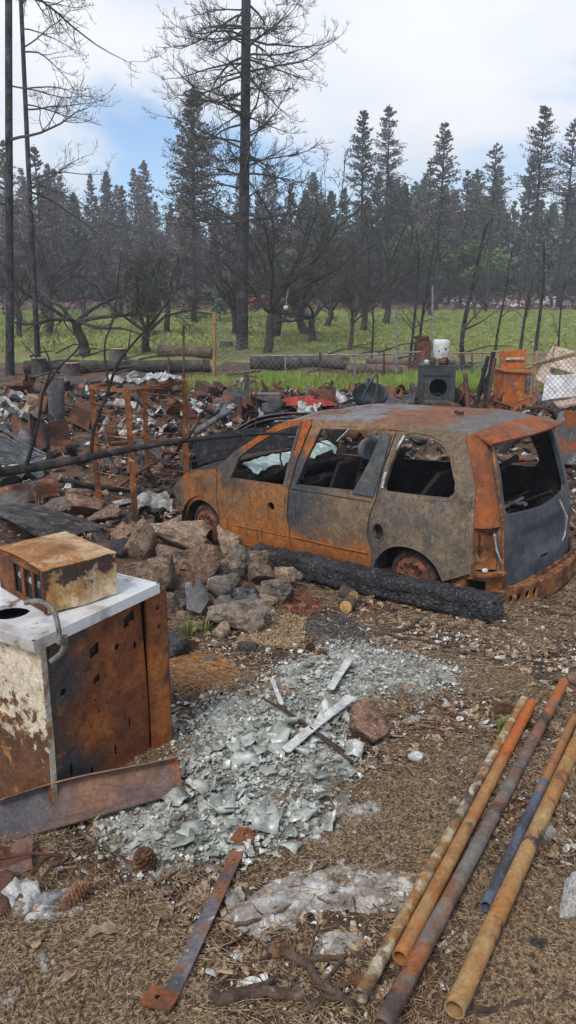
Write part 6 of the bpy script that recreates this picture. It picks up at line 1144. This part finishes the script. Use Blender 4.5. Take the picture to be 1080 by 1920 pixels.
for k, a in enumerate([(685, 205, 95, m_fm, .50, 0.128, 192, 38, .18, 'left of the twin tall pines on the skyline'), (733, 195, 92, m_fm, .52, 0.128, 176, 29, .18, 'right of the twin tall pines on the skyline'), (833, 228, 85, m_fb, .42, 0.150, 192, 29, .18, 'tall bare-trunked pine standing alone right of the twin pines'), (805, 300, 100, m_fm, .30, 0.180, 176, 31, .18, 'shorter dense pine left of the lone tall pine'), (877, 318, 100, m_fb, .35, 0.150, 160, 29, .18, 'thin-topped pine right of the lone tall pine'), (932, 266, 88, m_fb, .55, 0.150, 112, 20, .18, 'sparse pine with a broken crown on the right skyline'), (1020, 197, 90, m_fb, .55, 0.158, 192, 29, .18, 'tall broad-crowned pine near the right edge'), (1078, 220, 92, m_fb, .5, 0.150, 160, 26, .18, 'pine cut off by the right edge'), (350, 165, 62, m_fb, .40, 0.203, 240, 38, .18, 'tall dead-needled pine left of the middle bare pine'), (2, 262, 70, m_fb, .3, 0.150, 160, 26, .18, 'dark pine at the left edge'), (62, 270, 80, m_fb, .3, 0.135, 144, 26, .18, 'dead pine behind the leaning pine at the left')]):
    conifer_thing('tall_pine', a[9], 100 + k, *a[:9], 'tall pines on the skyline')
VAR = []
for k in range(8):
    tr, br, cr_ = conifer(200 + k, 16, 16 * (.06 + .06 * (k % 4)), 16 * (.175 + .025 * (k % 3)), 280, (11 if k in (0, 3, 5) else 22), None, .27); mts = [m_fb, m_fm, m_fg, m_fb, m_fg, m_fb, m_fm, m_fg][k]
    a, c, d_ = np_mesh('trunk', *tr, True), np_mesh('limbs', *br, True), np_mesh('crown', *cr_); a.materials.append(m_ft); c.materials.append(m_ft); d_.materials.append(mts); VAR.append((a, c, d_))
r_ = random.Random(12)
for k in range(270):
    D = (112, 132, 155)[k % 3] + r_.uniform(-9, 9); x = r_.uniform(-.44, .44) * D * 1.0; fx = x / D; px = 540 + FPX * fx
    kind = r_.choice([0, 3, 5, 0, 3, 1]) if px < 560 else r_.choice([2, 4, 7, 1, 6, 2, 4]); s_ = r_.uniform(.5, 1.08) * (1.05 if k % 3 else .9)
    p = onz(x, D, -.2); row = ('front', 'middle', 'back')[k % 3]; siz = 'short' if s_ < .68 else ('medium-high' if s_ < .88 else 'tall')
    spots_ = [(-99, 120, 'behind the two left pines'), (120, 240, 'behind the forked bare oak'), (240, 330, 'behind the upright green shrub'), (330, 450, 'left of the tall bare pine'), (450, 560, 'right of the tall bare pine'), (560, 680, 'left of the twin skyline pines'), (680, 780, 'under the twin skyline pines'), (780, 880, 'around the lone tall pine'), (880, 980, 'around the sparse broken pine'), (980, 1300, 'at the right end of the forest')]
    where = [w_ for a_, b_, w_ in spots_ if a_ <= px < b_]; where = where[0] if where else 'behind the two left pines'
    lab = (siz + (' scorched' if px < 560 else ' dark green') + ' conifer in the ' + row + ' row ' + where, 'scorched conifers of the left forest' if px < 560 else 'green conifers of the right forest')
    t_ = thing('forest_conifer', lab[0], 'tree', p, (0, 0, r_.uniform(0, 6.3)), lab[1], (s_, s_, s_ * r_.uniform(.9, 1.15)))
    for n_, me in zip(('trunk', 'limbs', 'crown'), VAR[kind]): ob(n_, me, None, t_)
# undergrowth filling the far wood
def undergrowth(name, x0, x1, n, mat, label, seed, hmax):
    rng = np.random.default_rng(seed); D = rng.uniform(118, 178, n); x = rng.uniform(x0, x1, n) * D; cl = .5 + .5 * np.sin(x * .55 + 2 * np.sin(D * .21)) * np.sin(D * .33 + x * .17); z = gz(x, D) + hmax * rng.random(n) ** 1.3 * (.45 + .55 * cl); s_ = .75 * rng.uniform(.5, 1.5, n)
    B3 = np.array([[-.5, -.3, 0], [.5, -.2, .1], [.1, .6, 0]]); V = np.einsum('nij,vj->nvi', eulers(rng.uniform(0, 6.3, n), rng.normal(0, .9, n), rng.normal(0, .9, n)), B3) * s_[:, None, None] + np.stack([x, D, z], 1)[:, None]
    tag(ob(name, np_mesh(name, V.reshape(-1, 3), np.arange(n * 3).reshape(-1, 3)), mat), label, 'undergrowth', kind='stuff')
undergrowth('forest_undergrowth', -.46, .03, 26000, m_fb, 'grey-brown scorched undergrowth filling the left forest', 1, 11); undergrowth('forest_undergrowth', .02, .46, 30000, m_fg, 'dark green undergrowth filling the right forest', 2, 11)
# leafy trees and shrubs
def leafy(px, py, D, w_, h, mat, label, seed, n=2600, ls=.3, name='leafy_tree', cat='tree', stem=True):
    rng = np.random.default_rng(seed); p = onz((px - 540) / FPX * D * .99, D, -.1); K = 16; c = rng.normal(0, 1, (K, 3)); c = c / np.linalg.norm(c, axis=1, keepdims=True) * rng.uniform(.3, .9, (K, 1)); c = c * np.array([w_ / 2, w_ / 2, h * .38]) + np.array([0, 0, h * .58]); i = rng.integers(0, K, n)
    C = c[i] + nrm(rng.normal(0, 1, (n, 3))) * rng.uniform(.5, 1.1, (n, 1)) * np.array([w_ * .2, w_ * .2, h * .15]); B3 = np.array([[-.5, -.3, 0], [.5, -.2, .05], [.1, .6, 0]]); V = np.einsum('nij,vj->nvi', eulers(rng.uniform(0, 6.3, n), rng.normal(0, .9, n), rng.normal(0, .9, n)), B3) * (ls * rng.uniform(.6, 1.4, n))[:, None, None] + C[:, None]
    t_ = thing(name, label, cat, p); ob('crown', np_mesh('crown', V.reshape(-1, 3), np.arange(n * 3).reshape(-1, 3)), mat, t_)
    P, Rr = trunk(h * .6, .03 * h * .5, .02, rng, 6); S, Dd, L, r2 = kids(P, Rr, 9, .3, 1, .6, .2, .6, rng); P1 = grow(S, Dd, L, 5, .12, .05, rng); ob('trunk', np_mesh('trunk', *join([tubes(P, Rr, 6), tubes(P1, taper(r2, np.full(len(r2), .01), 5), 4)]), True), m_ft, t_); return t_
for k, a in enumerate([(800, 0, 98, 7, 9, 'bright green leafy tree in the middle of the right forest edge'), (760, 0, 104, 6, 11, 'green leafy tree left of the bright green one'), (870, 0, 100, 7, 7.5, 'low green leafy tree right of the bright green one'), (905, 0, 106, 5, 8, 'green leafy tree beside the sparse pine trunk'), (520, 0, 108, 6, 7, 'green leafy tree behind the wide oak')]): leafy(a[0], 0, a[2], a[3], a[4], m_dec if k != 4 else m_fg, a[5], 300 + k, 3000, .42)
leafy(283, 0, 46, 2.3, 4.2, M('shrub_green', (.05, .075, .035), [((.085, .10, .05), 1.5, .52, .1)], grain=None, bump=None), 'upright olive green shrub behind the bare oaks', 320, 3200, .16, 'upright_shrub', 'shrub'); leafy(415, 0, 62, 2.2, 4.0, m_fg, 'dark green young conifer bush left of the middle pine', 321, 1800, .2, 'young_conifer', 'shrub')
# ------------------------------------------------------------------ meadow grass
m_grass = M('grass', (.20, .28, .05), [((.27, .335, .075), .5, .5, .12), ((.23, .21, .08), .28, .62, .06), ((.13, .19, .04), .9, .58, .1)], grain=None, bump=None, rough=.7)
def grass(name, poly, n, rng, h, wd, label, clump=0, mat=None):
    q = scatter(poly, n, rng, clump); x, y = q[:, 0], q[:, 1]; a = rng.uniform(0, 6.3, n); hh = h * rng.uniform(.5, 1.3, n); V = np.zeros((n, 3, 3)); z = gz(x, y) - .02; ox, oy = np.cos(a) * wd, np.sin(a) * wd
    V[:, 0] = np.stack([x - ox, y - oy, z], 1); V[:, 1] = np.stack([x + ox, y + oy, z], 1); V[:, 2] = np.stack([x + rng.normal(0, .4, n) * hh, y + rng.normal(0, .4, n) * hh, z + hh], 1)
    return tag(ob(name, np_mesh(name, V.reshape(-1, 3), np.arange(n * 3).reshape(-1, 3)), mat or m_grass), label, 'grass', kind='stuff')
grass('meadow_grass', [(-16, 33), (16, 33), (39, 86), (-39, 86)], 90000, NR, .10, .06, 'green meadow grass stretching to the far forest')
grass('grass_strip', ppoly([(355, 735), (470, 712), (560, 716), (660, 728), (745, 716), (780, 712), (900, 712), (900, 738), (745, 742), (560, 742), (420, 744)]), 24000, NR, .26, .012, 'strip of fresh green grass between the rubble and the logs', .12)
grass('grass_patches', ppoly([(300, 722), (400, 705), (920, 690), (1080, 700), (1080, 735), (330, 740)]), 9000, NR, .16, .012, 'sparse grass patches around the logs', .2)
# ------------------------------------------------------------------ logs, stumps, fences, far wrecks
m_log = M('burnt_log', (.045, .04, .037), [((.10, .085, .07), 2, .52, .12), ((.02, .02, .02), 3, .54, .1)], bump=(8, .9), grain=(12, .4)); m_logb = M('brown_log', (.13, .085, .06), [((.07, .05, .04), 2, .52, .1), ((.2, .14, .1), 3, .6, .08)], bump=(8, .8))
def log(p0, p1, r_, label, mat, cutm=None, k=6):
    r_ *= .78
    a, c = G(*p0), G(*p1); a.z += r_ * .85; c.z += r_ * .85; t_ = thing('fallen_log', label, 'log'); P = [a.lerp(c, i / 20) + Vector((0, 0, .04 * r_ * math.sin(i * 1.3))) for i in range(21)]; rr_ = [r_ * (1 - .12 * i / 20) * (1 + .05 * noise.noise(Vector((i * .9, r_ * 9, 0)))) for i in range(21)]; b_ = MB(); b_.tube(P, rr_, 14, cap=False); b_.build('bark', mat, t_)
    for e, o_, rr0 in ((a, (a - c).normalized(), rr_[0]), (c, (c - a).normalized(), rr_[-1])): b_ = MB(); b_.tube([e - o_ * .03, e + o_ * .01], [rr0 * .97, rr0 * .97], 14); b_.build('end_face', cutm or m_cut, t_)
log((48, 700), (395, 697), .27, 'long charred log lying left of the wooden post', m_log); log((300, 668), (400, 672), .30, 'brown log lying behind the long charred log', m_logb, m_log); log((470, 692), (655, 692), .30, 'thick dark log lying right behind the tall pine', m_log, m_logb); log((655, 698), (760, 702), .20, 'brown log right of the thick dark log', m_logb); log((690, 684), (880, 692), .17, 'thin long log behind the dryer', m_logb, m_log)
def stump(px, py, r0, h, label, rz=0): 
    t_ = thing('tree_stump', label, 'stump', G(px, py)); b_ = MB(); b_.lathe([(r0 * 1.25, -.05), (r0 * 1.05, h * .3), (r0, h)], 14); b_.build('bark', m_log, t_); b_ = MB(); b_.lathe([(r0, h), (r0 * .5, h + .02), (0, h)], 14); b_.build('cut_top', m_cut, t_)
stump(75, 700, .22, .45, 'cut stump between the two left pines'); stump(425, 650, .28, .25, 'pale splintered stump in the meadow left of the tall pine'); stump(222, 672, .3, .35, 'low stump beside the bare oaks'); stump(133, 702, .3, .35, 'charred stump end near the left pines')
r_ = random.Random(31)
for k in range(26):
    x = r_.choice([r_.uniform(20, 320), r_.uniform(560, 1060)]); y = r_.uniform(655, 712); p = G(x, y, .05); a = r_.uniform(-.5, .5); L = r_.uniform(.6, 2.0); d_ = Vector((math.cos(a), math.sin(a), r_.uniform(0, .25))) * L; b = MB(); b.tube([p, p + d_ * .5 + Vector((0, 0, r_.uniform(0, .2))), p + d_], [.04, .03, .015], 5); tag(b.build('dead_branch', m_oak), 'dead branch lying among the logs on the left' if x < 330 else 'dead branch lying among the logs on the right', 'branch', 'dead branches among the logs')
def post(px, y0, y1, D, r_, mat, label, name='fence_post', group=None):
    a, c = AT(px, y0, D), AT(px, y1, D); a.z = float(gz(a.x, a.y)) - .05; b_ = MB(); b_.tube([a, c], r_, 8); return tag(b_.build(name, mat), label, 'post', group)
m_galv = M('galvanised', (.24, .25, .25), [((.14, .13, .12), 5, .55, .1)], rough=.55, metal=.4)
post(402, 735, 585, 21, .05, m_wood, 'tall pale orange wooden post beside the wire tangle', 'wooden_post'); post(344, 720, 610, 20, .028, m_rustdk, 'thin rusty post left of the wooden post'); post(316, 720, 670, 21, .025, m_rustdk, 'short rusty post behind the rack'); post(382, 715, 668, 22, .022, m_rustdk, 'short thin post left of the wooden post'); post(743, 730, 580, 21, .032, m_galv, 'tall galvanised gate post left of the dryer'); post(811, 700, 535, 24, .030, m_galv, 'tallest galvanised post behind the dryer')
for x0, y0, x1, y1, D, lab in ((470, 668, 742, 664, 22, 'thin fence rail left of the gate'), (745, 661, 790, 660, 21, 'galvanised top rail of the gate left of the dryer'), (850, 662, 925, 662, 21, 'fence rail right of the dryer'), (925, 660, 1085, 668, 21, 'fence rail behind the collapsed hut')):
    b = MB(); b.tube([AT(x0, y0, D), AT(x1, y1, D)], .022, 6); tag(b.build('fence_rail', m_galv if 'gate' in lab else m_wood), lab, 'rail')
for k, x in enumerate((535, 600, 665, 720, 860, 885, 905, 950, 1010, 1060)): post(x, 715, 660, 21.5, .022, m_rustdk if k % 2 else m_galv, 'thin fence post along the wire fence', group='thin posts of the wire fence')
m_net = M('wire_netting', (.16, .155, .145), metal=.3, bump=None, grain=None)
def netting(pts, D, label, cell=.11, rw=.0035, name='wire_netting', bend=0):
    A4 = [AT(x, y, D) for x, y in pts]; w_ = (A4[1] - A4[0]).length; h = (A4[3] - A4[0]).length; nu, nv = max(2, int(w_ / cell)), max(2, int(h / cell)); pos = lambda u, v: A4[0].lerp(A4[1], u).lerp(A4[3].lerp(A4[2], u), v) + Vector((0, bend * math.sin(u * 5 + v * 3), 0)); PP = []
    n_ = 10
    for s_ in (1, -1):
        for k in range(-nv, nu + nv + 1):
            for j in range(nv):
                u0, u1 = (k + s_ * j) / nu, (k + s_ * (j + 1)) / nu
                if 0 <= u0 <= 1 and 0 <= u1 <= 1: PP.append([list(pos(u0, j / nv)), list(pos(u1, (j + 1) / nv))])
    P = np.array(PP); V, F = tubes(P, np.full(P.shape[:2], rw), 3); return tag(ob(name, np_mesh(name, V, F), m_net), label, 'netting')
netting([(405, 738), (470, 738), (470, 640), (402, 600)], 20.6, 'crumpled wire netting hanging between the wooden post and the pine', .12, .006, bend=.3); netting([(745, 725), (930, 725), (930, 662), (745, 662)], 21.3, 'chain-link netting behind the dryer', .14, .0045); netting([(985, 770), (1095, 775), (1095, 655), (990, 660)], 11.6, 'chain-link netting before the white board at the right', .075, .0035); netting([(475, 718), (742, 718), (742, 664), (475, 668)], 22, 'chain-link netting left of the gate', .16, .0045)
# white tank and rusty cabinet behind the gate
p = G(824, 690); b = MB(); wt = thing('white_water_tank', 'white dented metal tank with brown stains behind the dryer', 'tank', p); b.lathe([(0, .90), (.2, .895), (.27, .86), (.285, .78), (.285, .25), (.265, .2), (.275, 0), (0, 0)], 20); b.build('shell', M('tank_white', (.62, .62, .60), [((.22, .11, .06), 3, .50, .06, ('z', .55, .1)), ((.4, .36, .3), 5, .6, .08)], rough=.5), wt); b = MB(); b.box((.12, -.25, .62), (.05, .08, .05)); b.box((-.1, -.26, .55), (.04, .06, .04)); b.build('fitting', m_rustdk, wt)
p = G(790, 692); b = MB(); b.box((0, 0, .45), (.5, .4, .9), jit=.02); b.box((-.02, 0, .98), (.42, .34, .16), jit=.04); tag(b.build('rusty_cabinet', m_rustdk, None, p), 'rusty brown cabinet left of the white tank', 'cabinet')
# white globe hung in the oak
p = AT(536, 577, 31.5); b = MB(); b.lathe([(0, -.09), (.06, -.08), (.10, -.02), (.095, .03), (.06, .075), (0, .09)], 14); b.tube([(0, 0, .13), (.02, 0, .35), (.1, .1, .7)], .008, 5); tag(b.build('white_globe', m_white, None, p), 'small white globe hanging in the wide bare oak', 'globe')
# far burned lots
FARP = [(-42, 88), (42, 88), (60, 124), (-60, 126)]
strew('far_rubble', FARP, 2600, NR, CUBE, .15, .7, cmat('far_rubble_brown', [(.12, .065, .045), (.22, .13, .09), (.07, .05, .042)], .06), 'brown rubble of burned lots beyond the meadow', 'rubble', flat=.4, jit=.2, clump=.02)
strew('far_white_rubble', ppoly([(826, 574), (830, 560), (960, 556), (1075, 558), (1080, 572), (950, 578)]), 420, NR, CUBE, .2, .85, cmat('far_rubble_white', [(.55, .50, .47), (.45, .22, .18), (.6, .58, .55)], .08), 'row of white and red house rubble beyond the meadow on the right', 'rubble', flat=.4, jit=.2)
m_wreck = M('far_wreck', (.20, .10, .06), [((.10, .065, .05), .9, .52, .1), ((.26, .2, .15), 1.2, .58, .08)], rand=.2)
def wreck(px, py, L, rz, label, name='burned_car', mat=None, van=False):
    p = G(px, py); t_ = thing(name, label, 'car', p, (0, 0, rz)); hgt = 1.7 if van else 1.35
    prof = [(-.5, .25), (-.5, .55 * hgt), (-.44, .62 * hgt), (-.36, hgt), (.12, hgt), (.26, .64 * hgt), (.48, .55 * hgt), (.5, .25), (.40, .22), (.36, .42), (.24, .42), (.20, .2), (-.2, .2), (-.24, .42), (-.36, .42), (-.40, .22)]
    ho = [[(-.34, .66 * hgt), (-.30, .92 * hgt), (-.16, .92 * hgt), (-.16, .66 * hgt)], [(-.13, .66 * hgt), (-.13, .92 * hgt), (.09, .92 * hgt), (.17, .66 * hgt)]]
    for sg in (-1, 1): panel('side', [(x * L, z) for x, z in prof], [[(x * L, z) for x, z in h_] for h_ in ho], lambda u, v: (u, sg * .85, v), lambda u, v: (u, sg * .78, v), [mat or m_wreck, m_black], t_, .5, False)
    b_ = MB(); b_.box((-.12 * L, 0, hgt - .03), (.48 * L, 1.6, .05)); b_.build('roof', mat or m_wreck, t_); b_ = MB(); b_.box((.37 * L, 0, .56 * hgt), (.24 * L, 1.6, .06), (0, .06, 0)); b_.build('hood', mat or m_wreck, t_); b_ = MB(); b_.box((0, 0, .4), (.94 * L, 1.55, .3)); b_.build('floor', m_black, t_)
wreck(888, 546, 4.6, .1, 'far burned van wreck beyond the meadow on the right', van=True); wreck(925, 567, 4.4, .3, 'far rusted car wreck left in the row of white rubble'); wreck(990, 566, 4.4, -.2, 'far rusted car wreck at the right end of the white rubble'); wreck(820, 552, 4.2, .5, 'far dark car wreck left of the burned van'); wreck(935, 540, 4.4, 2.9, 'far burned car wreck right of the burned van'); wreck(500, 577, 4.6, .2, 'far orange rusted car wreck behind the tall pine', mat=m_or); wreck(275, 560, 4.4, 2.8, 'far brown car wreck behind the upright shrub')
for k, (x, y, w_, h, lab) in enumerate([(740, 545, .9, 1.6, 'far white standing remnant near the forest edge'), (610, 552, 1.6, .5, 'far pale slab at the meadow end'), (180, 520, 1.2, 1.3, 'far pale block among the left trees')]): b = MB(); b.box((0, 0, h / 2), (w_, .6, h), jit=.1); tag(b.build('far_block', m_plaster, None, G(x, y)), lab, 'block')
# utility pole and wires
pb = onz((238 - 540) / FPX * 75, 75); UP = thing('utility_pole', 'wooden utility pole with crossarm among the left trees', 'utility pole', pb); tz = AT(238, 452, 75).z - pb.z; b = MB(); b.tube([(0, 0, 0), (0, 0, tz)], [.16, .12], 8); b.build('pole', m_oak, UP); b = MB(); b.box((0, 0, tz - .5), (1.8, .12, .14)); b.build('crossarm', m_oak, UP)
for k, dz in enumerate((0, .35)):
    P = [pb + Vector((-34 * t, -6 * t, tz - .45 + dz - 2.5 * t * (1 - t) * 4 * .35)) for t in np.linspace(0, 1, 14)]; b = MB(); b.tube(P, .018, 4, cap=False); tag(b.build('power_line', m_black), ['lower', 'upper'][k] + ' wire running left from the utility pole', 'wire')
# meadow stakes
for k in range(12): post(640 + k * 36, 605 + (k % 3) * 2, 596 + (k % 3) * 2, 62 + (k % 3) * 3, .04, m_wood, 'small pale stake standing in the far meadow', 'meadow_stake', 'small stakes in the meadow')

# ------------------------------------------------------------------ air
b = MB(); b.box((0, 160, 20), (860, 350, 52)); hz = b.mesh('haze')
mh = bpy.data.materials.new('haze_air'); mh.use_nodes = True; mh.node_tree.nodes.clear(); ho_ = mh.node_tree.nodes.new('ShaderNodeOutputMaterial'); pv = mh.node_tree.nodes.new('ShaderNodeVolumePrincipled')
pv.inputs['Color'].default_value = (.86, .91, 1.0, 1); pv.inputs['Density'].default_value = HAZE; pv.inputs['Anisotropy'].default_value = .3; mh.node_tree.links.new(pv.outputs[0], ho_.inputs['Volume'])
tag(ob('haze', hz, mh), 'thin pale haze filling the air', 'haze', kind='stuff')
